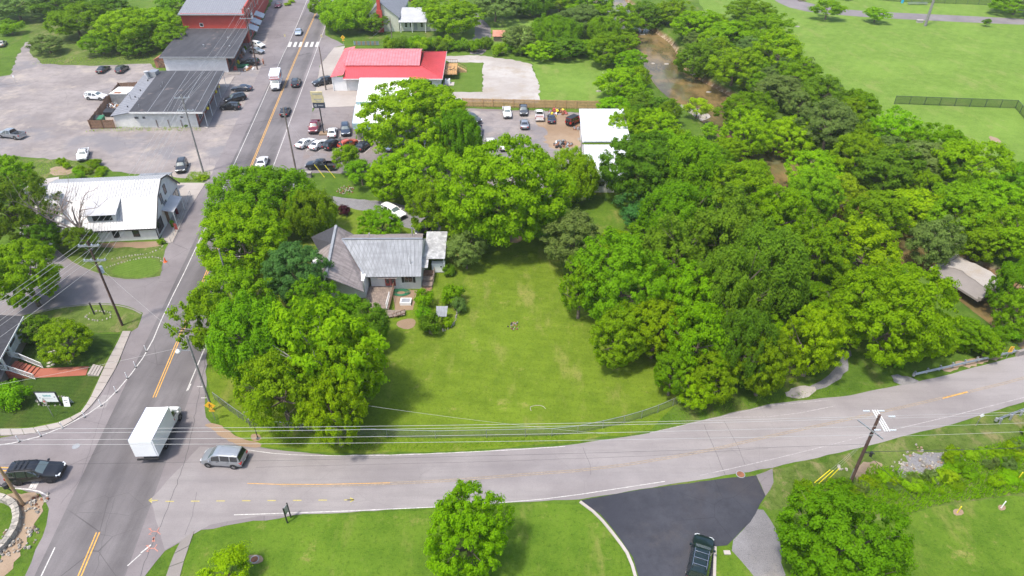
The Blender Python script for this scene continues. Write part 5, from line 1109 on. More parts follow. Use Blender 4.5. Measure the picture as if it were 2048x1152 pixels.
# rocks in the creek
rr = random.Random(12)
for i, (px, py) in enumerate(((1283, 57), (1285, 69), (1306, 127), (1333, 128), (1418, 184), (1440, 176), (1208, 160), (1196, 197), (1206, 180), (1345, 200))):
    cx, cy = G(px, py, -1.7); k = MB(); n = 8; s = .9
    k.add([(cx+math.cos(6.28*j/n)*s*rr.uniform(.6, 1.1), cy+math.sin(6.28*j/n)*s*.6*rr.uniform(.6, 1.1), -1.9 if 1240 < px else -.1) for j in range(n)]+[(cx+math.cos(6.28*j/n)*s*rr.uniform(.4, .8), cy+math.sin(6.28*j/n)*s*.5*rr.uniform(.5, .9), (-1.6 if 1240 < px else .25)) for j in range(n)], [tuple(range(n, 2*n))]+[(j, (j+1) % n, n+(j+1) % n, n+j) for j in range(n)])
    solo('boulder', k, 'stone_pale', ['pale rock at the top of the creek under the trees', 'second pale rock below the topmost one in the creek', 'small rock in the creek shallows, left of a pair', 'small rock in the creek shallows, right of a pair', 'flat pale rock in the creek below the far bank', 'pale rock at the far water edge of the creek bend', 'white rock on the edge of the green lot, topmost', 'white rock at the lower corner of the green lot', 'white rock between the other two beside the green lot', 'rock at the head of the gravel bar'][i], 'rock')

# --- skewed frames for the shop row: a east, b up the road
sk = (-.175, .985)
# white-sided shop with tar roof and brick front
o = (-66.3, 137.5); f = FR(o, (1, 0), sk)
B_ = building('brick_front_shop', 'long shop with black flat roof, white block side and red brick front', 'building', o)
part('side_wall', bxf(f, -13.3, 0, 0, .25, 0, 3.45), 'wall_block', B_, world=True); part('front_wall', bxf(f, -.25, 0, .25, 26.0, 0, 3.4), 'brick_red', B_, world=True); part('back_wall', bxf(f, -17.3, -.25, 26.0, 26.25, 0, 3.0), 'wall_block', B_, world=True)
part('flat_roof', bxf(f, -13.4, 1.9, -1.0, 26.4, 3.5, 3.72), 'roof_tar', B_, world=True)
k = MB()
for a in (-9.5, -6.2, -3.0, .2): k.box(a-.04, a+.04, -.95, 26.35, 3.72, 3.735, fr=f)
part('roof_seam', k, 'metal_dull', B_, world=True)
part('roof_edge', bxf(f, -13.4, 1.9, -1.06, -1.0, 3.40, 3.76), 'wall_white', B_, world=True); part('roof_edge', bxf(f, 1.9, 1.96, -1.06, 26.4, 3.40, 3.76), 'metal_galv', B_, world=True)
k = MB(); k.hexa([f(-17.3, 0, 0), f(-13.3, 0, 0), f(-13.3, .25, 0), f(-17.3, .25, 0), f(-17.3, 0, 2.55), f(-13.3, 0, 3.25), f(-13.3, .25, 3.25), f(-17.3, .25, 2.55)]); part('side_wall', k, 'wall_block', B_, world=True)
part('back_wall', bxf(f, -17.3, -17.1, .25, 26.0, 0, 2.5), 'wall_block', B_, world=True)
plane(B_, 'metal_roof', f(-17.8, -.4, 2.62), f(-17.8, 26.2, 2.62), f(-13.45, 26.2, 3.42), f(-13.45, -.4, 3.42), 'roof_slate', 1.2)
for i, b in enumerate((3.5, 9.5, 13.8, 20.5)): x, y, _ = f(-15, b, 0); k = MB(); k.tube([(x, y, 3.0), (x, y, 3.45)], .13, 8); part('roof_vent', k, 'trim_black', B_, world=True)
for i, (a, b) in enumerate(((-12.0, 2.0), (-13.2, 6.5), (-15.5, 8.0), (-10.4, 16.5), (-10.2, 14.2))): x, y, _ = f(a, b, 0); k = MB(); k.tube([(x, y, 3.2), (x, y, 4.25)], .09, 8); part('vent_pipe', k, 'metal_galv', B_, world=True)
x, y, _ = f(-14.2, 23.8, 0); k = MB(); k.box(x-.9, x+.9, y-1.1, y+1.1, 3.3, 4.5); ac = part('rooftop_unit', k, 'metal_galv', B_, world=True); k = MB(); k.lathe([(.001, 4.55), (.5, 4.55), (.55, 4.9), (.001, 4.95)], 12, c=(x-.9, y-1.6, 0)); k.lathe([(.3, 3.2), (.3, 4.55)], 10, c=(x-.9, y-1.6, 0)); part('fan_hood', k, 'roof_white', B_, world=True)
for a in (-12.1, -10.8): win(B_, f, 's', 0, a-.9 if a < -11 else a-.5, a if a < -11 else a+.1, 1.9, 2.4, fm='metal_dull')
win(B_, f, 's', 0, -3.3, -2.7, 2.1, 2.45, fm='metal_dull')
for a in (-8.6, -6.1, -3.4): k = MB(); k.box(a-.08, a+.08, -.12, 0, .1, 1.7, fr=f); part('pilaster', k, 'wood_weathered', B_, world=True)
for b in (2.0, 7.5, 13.0, 18.5): win(B_, f, 'e', 0, b, b+3.6, .7, 2.7, fm='white_rail', mull=2, name='shop_window')
door(B_, f, 'e', 0, 11.5, 12.6, .1, 2.3, 'glass'); door(B_, f, 'e', 0, 22.8, 23.9, .1, 2.3, 'glass')
for b in (.6, 6.6, 12.2, 17.8, 25.4): k = MB(); x, y, _ = f(1.75, b, 0); k.tube([(x, y, .1), (x, y, 3.5)], .06, 8); part('awning_post', k, 'white_rail', B_, world=True)
M('flower_yellow', (.62, .50, .03), .7)
for i, (b, lb) in enumerate(((5.0, 'yellow flower basket hanging nearest the corner of the brick shop front'), (15.5, 'yellow flower basket in the middle of the brick shop front'), (19.0, 'yellow flower basket furthest up the brick shop front'))):
    x, y, _ = f(1.5, b, 0); k = MB(); k.tube([(x, y, 3.5), (x, y, 2.6)], .012, 4); k.lathe([(.001, 1.95), (.26, 2.1), (.32, 2.45), (.2, 2.65), (.001, 2.7)], 9, c=(x, y, 0)); solo('flower_basket', k, 'flower_yellow', lb, 'flower basket')
# yard fence and its contents
def plank_fence(name, label, P0, P1, h, mat, board=.30, post=2.4, z=.02, gapw=.03, cat='fence', group=None):
    L = math.hypot(P1[0]-P0[0], P1[1]-P0[1]); dx, dy = (P1[0]-P0[0])/L, (P1[1]-P0[1])/L; root = thing(name, label, cat, (P0[0], P0[1], z), math.atan2(dy, dx), group)
    n = max(1, int(L/board)); w = L/n; me = MB(); me.box(.5*gapw, w-.5*gapw, -.012, .012, .05, h); me = me.mesh('board', mat)
    for i in range(min(n, 300)): b = link('board', me, root, (i*w, 0, rnd.uniform(-.03, .03))); b.rotation_euler = (rnd.uniform(-.015, .015), 0, 0)
    pm = MB(); pm.box(-.055, .055, -.16, -.05, 0, h+.12); pm = pm.mesh('post', mat); m = max(1, round(L/post))
    for i in range(m+1): link('post', pm, root, (i*L/m, 0, 0))
    for zz in (.35, h*.5, h-.25):
        r = MB(); r.box(0, L, -.05, -.012, zz-.045, zz+.045); part('rail', r, mat, root)
    return root
plank_fence('yard_fence', 'brown plank fence across the near end of the shop yard', G(183, 258), G(232, 257), 1.9, 'wood_brown')
plank_fence('yard_fence', 'long brown plank fence on the car park side of the shop yard', G(241, 182), G(183, 258), 1.9, 'wood_brown')
plank_fence('yard_fence', 'short brown plank fence at the far end of the shop yard', G(278, 180), G(241, 182), 1.9, 'wood_brown')
x, y = G(247, 205); k = MB(); k.box(x-2.0, x+1.9, y-1, y+3.6, 0, 2.3); t_ = thing('storage_container', 'pale storage container with rusty flat top inside the shop yard', 'container', (x, y, 0)); part('body', k, 'metal_galv', t_, world=True); k = MB(); k.box(x-2.1, x+2.0, y-1.1, y+3.7, 2.3, 2.4); part('lid', k, 'wall_block', t_, world=True); k = MB(); k.box(x-1.2, x+.4, y-.8, y+.2, 2.4, 2.42); part('rust_stain', k, 'rust', t_, world=True); k = MB(); k.box(x-.9, x-.82, y-1.04, y-.98, .2, 2.1); part('door_bar', k, 'metal_dull', t_, world=True)
for (px, py, c, lb) in ((200, 246, 'green_bin', 'green dumpster in the near corner of the shop yard'), (222, 232, 'trim_black', 'black rubbish skip in the shop yard behind the green dumpster')):
    x, y = G(px, py); t_ = thing('dumpster', lb, 'dumpster', (x, y, 0)); k = MB(); k.hexa([(-1, -.7, .15), (1, -.7, .15), (1, .7, .15), (-1, .7, .15), (-1.05, -.85, 1.1), (1.05, -.85, 1.1), (1.05, .8, 1.4), (-1.05, .8, 1.4)]); part('bin', k, c, t_)
    k = MB(); k.hexa([(-1.07, -.9, 1.12), (0, -.9, 1.12), (0, .84, 1.42), (-1.07, .84, 1.42), (-1.07, -.9, 1.17), (0, -.9, 1.17), (0, .84, 1.47), (-1.07, .84, 1.47)]); part('lid', k, 'trim_black', t_); k = MB(); k.hexa([(.02, -.9, 1.12), (1.07, -.9, 1.12), (1.07, .84, 1.42), (.02, .84, 1.42), (.02, -.9, 1.17), (1.07, -.9, 1.17), (1.07, .84, 1.47), (.02, .84, 1.47)]); part('lid', k, c, t_)
heap('yard_junk', 222, 213, 1.8, 40, ['wood_orange', 'metal_galv', 'rust', 'wood_brown', 'white_rail'], 'heap of pallets and scrap in the middle of the shop yard', 'scrap heap', 21, .6, .7)
# second flat-roofed store
o = (-72.2, 173.8); f = FR(o, (1, 0), sk)
C_ = building('flat_roof_store', 'flat tar-roofed store with white side wall between the brick shop and the red building', 'building', o)
k = MB(); k.box(-15.8, 0, 0, .25, 0, 3.9, fr=f); part('side_wall', k, 'wall_white', C_, world=True); part('front_wall', bxf(f, -.25, 0, .25, 25.4, 0, 3.9), 'brick_red', C_, world=True); part('back_wall', bxf(f, -15.8, -15.6, .25, 25.4, 0, 3.9), 'wall_block', C_, world=True)
part('flat_roof', bxf(f, -16.4, 2.4, -1.1, 25.6, 4.0, 4.2), 'roof_tar', C_, world=True); part('roof_edge', bxf(f, -16.4, 2.4, -1.16, -1.1, 3.86, 4.24), 'metal_galv', C_, world=True); part('roof_edge', bxf(f, 2.4, 2.46, -1.16, 25.6, 3.86, 4.24), 'metal_galv', C_, world=True); part('roof_edge', bxf(f, -16.4, 2.4, 25.6, 25.66, 4.0, 4.24), 'metal_galv', C_, world=True)
for a, b in ((-6.8, 8), (.2, 7), (-1.5, 15)): x, y, _ = f(a, b, 0); k = MB(); k.lathe([(.16, 4.2), (.16, 4.55), (.25, 4.6), (.25, 4.7), (.001, 4.8)], 10, c=(x, y, 0)); part('roof_vent', k, 'metal_galv', C_, world=True)
for b in (2, 8.5, 15, 21): win(C_, f, 'e', 0, b, b+3.8, .6, 2.8, fm='wood_brown', mull=2, name='shop_window')
for b in (.4, 6.8, 13.4, 19.8): x, y, _ = f(2.2, b, 0); k = MB(); k.tube([(x, y, .1), (x, y, 4.0)], .07, 8); part('porch_post', k, 'wood_brown', C_, world=True)
# goods in front of it
rr = random.Random(33); gl = ['red garden ornament', 'green watering can rack', 'yellow bench', 'blue planter barrel', 'terracotta pot stack', 'brown rocking chair back', 'white statue', 'green shrub tub']
gm = ['door_red', 'green_bin', 'flower_yellow', 'paint_bluegray', 'shed_brown', 'wood_brown', 'white_rail', 'leaf_dark']
for i in range(8):
    x, y, _ = f(1.5, 1.5+i*2.6, 0); k = MB(); k.lathe([(.001, .1), (.32, .1), (.42, .5), (.30, .62), (.34, 1.0), (.001, 1.15)], 8, c=(x, y, 0)); k.box(x-.5, x+.5, y-.25, y+.25, .1, .3); solo('store_display', k, gm[i], gl[i]+' displayed along the storefront of the flat-roofed store', 'shop display')
heap('garden_goods', 495, 138, 2.0, 30, ['stone_pale', 'wood_orange', 'rust', 'white_rail'], 'row of stone ornaments and timber beside the black leaning pole', 'garden ornaments', 22, .7, .3)
x, y = G(487, 135); k = MB(); k.extr([(x-1.4, y-.7, .1), (x-1.6, y-.8, .6), (x-1.4, y+.8, .6), (x-1.2, y+.7, .1)], [(x+1.0, y-.6, .1), (x+1.4, y-.7, .7), (x+1.4, y+.7, .7), (x+1.0, y+.6, .1)]); solo('garden_cart', k, 'green_bin', 'green low garden cart beside the storefront corner', 'cart')
x, y = G(528, 131); t_ = thing('red_pump', 'small red ornamental figure standing by the car park edge', 'ornament', (x, y, 0)); k = MB(); k.lathe([(.001, 0), (.4, .02), (.35, .2), (.15, .3)], 10); part('base', k, 'concrete_gray', t_); k = MB(); k.lathe([(.15, .3), (.22, .7), (.28, 1.2), (.18, 1.35), (.12, 1.45), (.2, 1.6), (.001, 1.85)], 10); part('figure', k, 'shed_brown', t_)
# red brick two-storey building
o = (-75.0, 199.5); f = FR(o, (1, 0), sk)
D_ = building('red_brick_building', 'two-storey red painted brick building with grey metal roof at the top left', 'building', o)
part('side_wall', bxf(f, -17.6, 0, 0, .3, 0, 8.1), 'brick_painted_red', D_, world=True); part('front_wall', bxf(f, -.3, 0, .3, 50, 0, 9.0), 'brick_painted_red', D_, world=True); part('back_wall', bxf(f, -17.6, -17.3, .3, 50, 0, 8.1), 'brick_painted_red', D_, world=True)
plane(D_, 'roof', f(-18.2, -.8, 8.0), f(.2, -.8, 8.0), f(.2, 50, 11.6), f(-18.2, 50, 11.6), 'roof_slate', .6, 'metal_dull')
part('gutter', bxf(f, -18.2, .2, -.95, -.8, 7.85, 8.1), 'metal_galv', D_, world=True)
part('parapet', bxf(f, -.05, .35, .0, 12, 8.0, 9.3), 'brick_painted_red', D_, world=True); part('parapet', bxf(f, -.05, .35, 14, 26, 8.0, 10.1), 'brick_painted_red', D_, world=True)
win(D_, f, 's', 0, -12.9, -11.9, 4.6, 5.6, fm='white_rail')
for b in (2.5, 6.5, 10.5, 16, 21): win(D_, f, 'e', 0.001, b, b+1.2, 5.0, 7.2, fm='curtain')
for b in (3, 9, 15.5): win(D_, f, 'e', 0.001, b, b+3.6, .7, 3.0, fm='white_rail', mull=2, name='shop_window')
for i, b in enumerate((1.0, 8.0, 16.0)):
    k = MB(); k.hexa([f(0.02, b, 3.9), f(2.6, b, 2.9), f(2.6, b+5.2, 2.9), f(0.02, b+5.2, 3.9), f(0.02, b, 4.05), f(2.65, b, 3.02), f(2.65, b+5.2, 3.02), f(.02, b+5.2, 4.05)]); part('awning', k, 'metal_galv', D_, world=True)
k = MB(); k.box(.40, .50, 8.6, 11.4, 4.6, 5.9, fr=f); sgn = part('sign_board', k, 'white_rail', D_, world=True)
k = MB()
for i in range(7): k.box(.50, .51, 8.9+i*.32, 9.1+i*.32, 5.1, 5.5, fr=f)
part('sign_print', k, 'trim_black', sgn, world=True)
for b in (13.2, 26.4): part('corner_pillar', bxf(f, .0, .16, b, b+.5, 4.4, 8.6), 'curtain', D_, world=True)
dk = thing('timber_deck', 'brown timber deck with railings behind the red brick building', 'deck', (-95, 213, 0))
k = MB(); k.box(-98, -93.2, 211, 218, 2.5, 2.7); part('floor', k, 'wood_brown', dk, world=True)
for i in range(12): k = MB(); x = -98+i*.44; k.box(x, x+.36, 210.9, 211, 0.3, 2.45); part('skirt_board', k, 'wood_brown', dk, world=True)
for p, q in (((-98, 211), (-93.2, 211)), ((-98, 211), (-98, 218)), ((-98, 218), (-93.2, 218))):
    k = MB(); k.obox((*p, 3.7), (*q, 3.7), .12, .08); part('rail', k, 'wood_brown', dk, world=True)
    for i in range(5): t = i/4; k = MB(); k.obox((p[0]+(q[0]-p[0])*t, p[1]+(q[1]-p[1])*t, 2.5), (p[0]+(q[0]-p[0])*t, p[1]+(q[1]-p[1])*t, 3.7), .1, .1); part('baluster', k, 'wood_brown', dk, world=True)
# brown shed
o = (-92.3, 177.4); f = FR(o)
t_ = building('garden_shed', 'brown garden shed with dark-braced double doors behind the store', 'shed', o)
k = MB(); k.extr([f(0, 0, 0), f(3.6, 0, 0), f(3.6, 0, 2.1), f(1.8, 0, 2.9), f(0, 0, 2.1)], [f(0, 4.4, 0), f(3.6, 4.4, 0), f(3.6, 4.4, 2.1), f(1.8, 4.4, 2.9), f(0, 4.4, 2.1)]); part('wall', k, 'shed_brown', t_, world=True)
for s_ in (0, 1): plane(t_, 'roof', f(-.2 if s_ == 0 else 3.8, -.3, 2.06), f(-.2 if s_ == 0 else 3.8, 4.6, 2.06), f(1.8, 4.6, 3.0), f(1.8, -.3, 3.0), 'shed_brown')
for a in (.7, 1.85):
    k = MB(); k.box(a, a+1.1, -.04, 0, .1, 1.9, fr=f); d = part('door', k, 'wood_brown', t_, world=True); k = MB(); k.obox(f(a, -.06, .15), f(a+1.1, -.06, 1.0), .09, .03); k.obox(f(a, -.06, 1.85), f(a+1.1, -.06, 1.0), .09, .03); part('brace', k, 'trim_black', d, world=True)

# --- red-roofed building
o = (-39.2, 160.2); f = FR(o, (1, 0), (-.05, 1))
F_ = building('red_roof_building', 'white-walled building with bright red metal roof and faded raised ridge tinted pink with sheen', 'building', o)
box_walls(F_, f, 0, 22.2, 0, 20.5, 0, 3.0, 'wall_white')
E0 = [(-.6, -1.0), (22.8, -1.0), (23.2, 20.9), (-.6, 20.9)]; I0 = [(-.6, 5.4), (17.4, 5.4), (17.4, 16.0), (-.6, 16.0)]
e = lambda p, z: f(p[0], p[1], z)
plane(F_, 'roof', e(E0[0], 3.15), e(E0[1], 3.15), e(I0[1], 4.2), e(I0[0], 4.2), 'roof_red', .45, 'rib_red'); plane(F_, 'roof', e(E0[1], 3.15), e(E0[2], 3.15), e(I0[2], 4.2), e(I0[1], 4.2), 'roof_red', .45, 'rib_red'); plane(F_, 'roof', e(E0[2], 3.15), e(E0[3], 3.15), e(I0[3], 4.2), e(I0[2], 4.2), 'roof_red', .45, 'rib_red')
plane(F_, 'upper_roof', f(-1.0, 5.0, 4.45), f(17.2, 5.0, 4.45), f(17.2, 13.0, 5.6), f(-1.0, 13.0, 5.6), 'roof_red_faded_sheen', .7, 'rib_red'); plane(F_, 'upper_roof', f(-1.0, 18.2, 4.6), f(17.2, 18.2, 4.6), f(17.2, 13.0, 5.6), f(-1.0, 13.0, 5.6), 'roof_red_faded_sheen', .7, 'rib_red')
k = MB(); k.extr([f(17.15, 5.2, 4.1), f(17.15, 18, 4.1), f(17.15, 13, 5.5)], [f(17.0, 5.2, 4.1), f(17.0, 18, 4.1), f(17.0, 13, 5.5)]); part('gable', k, 'roof_red', F_, world=True)
plane(F_, 'porch_roof', f(-3.6, -.6, 3.45), f(-.5, -.6, 4.0), f(-.8, 22.5, 4.0), f(-3.6, 22.5, 3.45), 'roof_red_faded_sheen', 0); 
k = MB(); 
for i in range(40): b = -.5+i*.58; k.obox(f(-3.6, b, 3.48), f(-.6, b, 4.03), .05, .04)
part('roof_rib', k, 'roof_red', F_, world=True, kind='stuff')
k = MB(); k.obox(e(E0[0], 3.05), e(E0[1], 3.05), .1, .2); part('fascia', k, 'white_rail', F_, world=True); k = MB(); k.obox(e(E0[1], 3.05), e(E0[2], 3.05), .1, .2); part('fascia', k, 'white_rail', F_, world=True)
for b in (-.2, 5.5, 11, 16.5, 22): k = MB(); k.obox(f(-3.3, b, 0), f(-3.3, b, 3.4), .16, .16); part('porch_post', k, 'white_rail', F_, world=True)
part('porch_wall', bxf(f, -3.2, -.02, -.1, .1, 0, 3.3), 'white_rail', F_, world=True)
win(F_, f, 's', 0, 19.0, 20.3, 1.0, 2.4, fm='white_rail'); door(F_, f, 's', 0, 15.2, 16.3, .5, 2.7, 'white_rail'); k = MB(); k.box(14.6, 17.0, -1.6, -.05, 0, .5, fr=f); part('step', k, 'wood_new', F_, world=True)
win(F_, f, 'e', 22.2, 13.0, 15.0, 1.6, 2.7, fm='white_rail')
dk = thing('back_deck', 'new pale timber deck with stair on the right end of the red-roofed building', 'deck', (f(25, 10, 0)[0], f(25, 10, 0)[1], 0))
for i in range(16): k = MB(); k.box(22.3+i*.235, 22.3+i*.235+.21, 7.6, 16.5, 1.35, 1.42, fr=f); part('floor_board', k, 'wood_orange', dk, world=True)
def railing(root, pts, z, h, mat, sp=.45, w=.07):
    for (x0, y0, z0), (x1, y1, z1) in zip(pts, pts[1:]):
        for hh in (h, .12): k = MB(); k.obox((x0, y0, z0+hh), (x1, y1, z1+hh), w, w); part('rail', k, mat, root, world=True)
        L = math.dist((x0, y0), (x1, y1)); n = max(2, int(L/sp)); 
        for i in range(n+1): t = i/n; x, y, zz = x0+(x1-x0)*t, y0+(y1-y0)*t, z0+(z1-z0)*t; k = MB(); k.obox((x, y, zz), (x, y, zz+h), w*.8, w*.8); part('baluster', k, mat, root, world=True)
railing(dk, [f(22.4, 16.4, 1.42), f(26.0, 16.4, 1.42)], 0, 1.0, 'wood_brown', .6); railing(dk, [f(26.0, 13.2, 1.42), f(26.0, 7.7, 1.42), f(22.4, 7.7, 1.42)], 0, 1.0, 'wood_new', .5)
for i in range(6): k = MB(); k.box(26.05+i*.38, 26.05+i*.38+.36, 13.4, 14.9, 0, 1.2-i*.2, fr=f); part('stair_tread', k, 'wood_new', dk, world=True)
railing(dk, [f(26.1, 13.4, 1.3), f(28.3, 13.4, .15)], 0, .95, 'wood_new', .5); railing(dk, [f(26.1, 14.95, 1.3), f(28.3, 14.95, .15)], 0, .95, 'wood_brown', .5)
x, y, _ = f(24.2, 11, 0); t_ = thing('deck_table', 'small table with two chairs on the pale timber deck', 'table set', (x, y, 1.42)); k = MB(); k.lathe([(.001, .7), (.5, .7), (.5, .75), (.001, .75)], 12); part('tabletop', k, 'wood_brown', t_); k = MB(); k.tube([(0, 0, 0), (0, 0, .7)], .05, 6); part('leg', k, 'trim_black', t_)
for s_ in (-.95, .95): k = MB(); k.box(s_-.22, s_+.22, -.22, .22, .4, .45); k.box(s_-.22 if s_ < 0 else s_+.17, s_-.17 if s_ < 0 else s_+.22, -.22, .22, .45, .9); part('chair', k, 'trim_black', t_)
x, y, _ = f(24.0, 4.6, 0); t_ = thing('air_conditioner', 'white air conditioning unit on a pad by the red-roofed building', 'air conditioner', (x, y, 0)); k = MB(); k.box(-1.3, 1.3, -1.2, 1.2, 0, .12); part('pad', k, 'concrete_pale', t_); k = MB(); k.box(-.9, .3, -.2, .9, .12, 1.1); part('case', k, 'box_white', t_); k = MB(); k.lathe([(.001, 1.11), (.38, 1.11), (.38, 1.15), (.001, 1.15)], 12, c=(-.3, .35, 0)); part('fan_grille', k, 'trim_black', t_)
# --- showroom with pale-blue fascia
o = (-31.6, 131.6); f = FR(o, (1, 0), (-.13, .99))
H_ = building('showroom', 'flat white-roofed showroom with pale blue fascia behind the tall tree', 'building', o)
box_walls(H_, f, .8, 10.8, 1.0, 9.5, 0, 3.5, 'wall_block'); part('roof', bxf(f, -.4, 11.6, -1.9, 8.6, 3.75, 4.0), 'roof_membrane', H_, world=True)
k = MB(); k.hexa([f(-.4, -2.1, 2.9), f(11.6, -2.1, 2.9), f(11.6, -1.9, 2.9), f(-.4, -1.9, 2.9), f(-.4, -1.95, 4.04), f(11.6, -1.95, 4.04), f(11.6, -1.85, 4.04), f(-.4, -1.85, 4.04)]); part('fascia', k, 'fascia_teal', H_, world=True); part('fascia', bxf(f, -.5, -.4, -2.0, 8.6, 3.1, 4.04), 'fascia_teal', H_, world=True)
part('upper_block', bxf(f, .3, 11.2, 8.8, 24.0, 0, 4.4), 'wall_block', H_, world=True); part('upper_roof', bxf(f, -.2, 11.6, 8.6, 24.2, 4.4, 4.6), 'roof_membrane', H_, world=True); part('fascia', bxf(f, -.2, 11.6, 8.5, 8.6, 4.05, 4.62), 'fascia_teal', H_, world=True)
for a in (1.3, 6.0): win(H_, f, 's', 1.0, a, a+3.5, .5, 2.8, fm='curtain', mull=1, name='shop_window')
part('sidewalk', bxf(f, 0, 11.4, -1.7, .9, 0, .14), 'concrete', H_, world=True); part('pillar', bxf(f, .1, .9, -1.2, -.4, .14, 3.6), 'stone', H_, world=True)
# --- white metal workshop
o = (13.3, 119.9); f = FR(o, (1, 0), (.04, 1))
W_ = building('metal_workshop', 'bright white metal-roofed workshop at the edge of the repair yard by the wood', 'workshop', o)
box_walls(W_, f, .2, 8.6, .2, 15, 0, 4.3, 'wall_white'); plane(W_, 'roof', f(-.2, 0, 4.45), f(8.9, 0, 4.45), f(8.9, 15.3, 4.95), f(-.2, 15.3, 4.95), 'roof_white_hot', .9, 'rib_light')
k = MB(); k.box(-.2, 8.4, -.35, -.05, 4.0, 4.15, fr=f); part('mossy_gutter', k, 'leaf_dark', W_, world=True)
box_walls(W_, f, .4, 7.4, -12.0, -.4, 0, 3.0, 'wall_white'); plane(W_, 'lower_roof', f(.1, -12.4, 3.0), f(7.8, -12.4, 3.0), f(7.8, -.4, 3.95), f(.1, -.4, 3.95), 'roof_white_hot', .9, 'rib_light')
k = MB(); k.box(-.5, .35, -3.5, -1.2, 2.2, 2.4, fr=f); part('awning', k, 'fascia_teal', W_, world=True); door(W_, f, 'w', .2, 4.5, 8.0, .05, 3.2, 'metal_galv')
win(W_, f, 's', -12.0, 2, 3.4, 1.2, 2.2, fm='metal_dull')
heap('engine_parts', 1125, 290, 2.0, 45, ['rust', 'metal_dull', 'trim_black', 'metal_galv', 'wood_weathered'], 'row of rusty engine parts on the dirt left of the workshop', 'scrap heap', 31, .7, .5)
heap('scrap_heap', 1115, 226, 2.2, 40, ['rust', 'trim_black', 'metal_galv', 'door_red', 'flower_yellow'], 'colourful scrap heap along the timber fence', 'scrap heap', 32, .8, .5)
heap('scrap_heap', 1153, 258, 1.0, 20, ['rust', 'trim_black', 'metal_dull'], 'small scrap heap below the red off-road car', 'scrap heap', 33, .6, .4)
plank_fence('timber_fence', 'long new orange-brown timber fence behind the repair yard', G(925, 213), G(1068, 216), 1.9, 'wood_new', .22, 2.4)
plank_fence('timber_fence', 'right part of the orange-brown timber fence, above the white workshop', G(1068, 216), G(1216, 219), 1.9, 'wood_new', .22, 2.4)
# --- farmhouse
fo = (-19.8, 78.6); I_ = building('farmhouse', 'white farmhouse with grey metal roof and brown metal cross roof beside the lawn', 'house', fo)
f = FR(fo)
for nm, a0, a1, b0, b1 in (('wall', 0, 7.0, 0, .2), ('wall', 6.8, 7.0, .2, 9), ('wall', -4.5, 7.0, 9, 9.2)): part(nm, bxf(f, a0, a1, b0, b1, 0, 2.7), 'wall_white', I_, world=True)
part('gable', (lambda k: k.extr([f(6.9, 0, 2.6), f(6.9, 9.2, 2.6), f(6.9, 5.3, 4.8)], [f(6.8, 0, 2.6), f(6.8, 9.2, 2.6), f(6.8, 5.3, 4.8)]))(MB()), 'wall_white', I_, world=True)
plane(I_, 'gray_roof', (*G(729, 554, 2.7), 2.7), (*G(842, 553, 2.7), 2.7), (*G(845, 477, 5.0), 5.0), (*G(684, 478, 5.0), 5.0), 'roof_gray_metal', .6, 'rib_gray', ribw=.05)
plane(I_, 'back_roof', (*G(846, 467, 3.3), 3.3), (*G(690, 469, 3.3), 3.3), (*G(684, 478, 5.0), 4.99), (*G(845, 477, 5.0), 4.99), 'roof_brown_metal', .6)
br0, br1, br2 = G(672, 451, 5.6), G(651, 553, 5.6), None
plane(I_, 'brown_roof', (*G(728, 584, 2.7), 2.7), (*G(711, 471, 3.2), 3.2), (*br0, 5.6), (*br1, 5.6), 'roof_brown_metal', .6, 'rib_gray')
plane(I_, 'brown_roof', (*G(637, 502, 3.2), 3.2), (*G(640, 590, 3.2), 3.2), (*br1, 5.6), (*G(663, 486, 5.6), 5.6), 'roof_brown_metal', .6, 'rib_gray')
plane(I_, 'dark_shingle_roof', (*G(622, 474, 3.2), 3.2), (*G(637, 502, 3.2), 3.2), (*G(663, 486, 5.6), 5.59), (*br0, 5.59), 'roof_shingle', 0)
k = MB(); k.obox((*br0, 5.66), (*br1, 5.66), .35, .08); part('ridge_cap', k, 'metal_dull', I_, world=True); k = MB(); k.obox((*G(684, 478, 5.03), 5.05), (*G(845, 477, 5.03), 5.05), .30, .07); part('ridge_cap', k, 'metal_galv', I_, world=True)
k = MB(); k.obox((*G(684, 479, 5.0), 5.03), (*G(706, 510, 3.8), 4.0), .22, .06); k.obox((*G(706, 510, 3.8), 4.0), (*G(729, 554, 2.7), 2.75), .22, .06); part('valley_flashing', k, 'metal_galv', I_, world=True)
k = MB(); k.box(-8.6, -.4, -2.2, 8.2, 0, 2.9, fr=f); part('wing', k, 'wall_white', I_, world=True); k = MB(); k.extr([f(-8.6, -2.2, 2.9), f(-.4, -2.2, 2.7), f(-4.9, -2.2, 5.4)], [f(-8.6, -2.0, 2.9), f(-.4, -2.0, 2.7), f(-4.9, -2.0, 5.4)]); part('gable', k, 'wall_white', I_, world=True)
k = MB(); k.hexa([f(1.2, -.9, 2.35), f(3.9, -.9, 2.35), f(3.9, 0, 2.72), f(1.2, 0, 2.72), f(1.2, -.9, 2.42), f(3.9, -.9, 2.42), f(3.9, 0, 2.79), f(1.2, 0, 2.79)]); part('door_hood', k, 'roof_brown_metal', I_, world=True)
win(I_, f, 's', 0, 4.7, 5.9, 1.15, 2.15, fm='curtain', mull=1)
for a in (4.35, 5.95): k = MB(); k.box(a, a+.32, -.05, 0, 1.1, 2.2, fr=f); part('shutter', k, 'trim_black', I_, world=True)
for a in (2.0, 2.75): d = door(I_, f, 's', 0, a, a+.7, .55, 2.2, 'door_red'); k = MB(); k.box(a+.14, a+.56, -.065, -.05, .95, 2.05, fr=f); part('door_pane', k, 'glass', d, world=True)
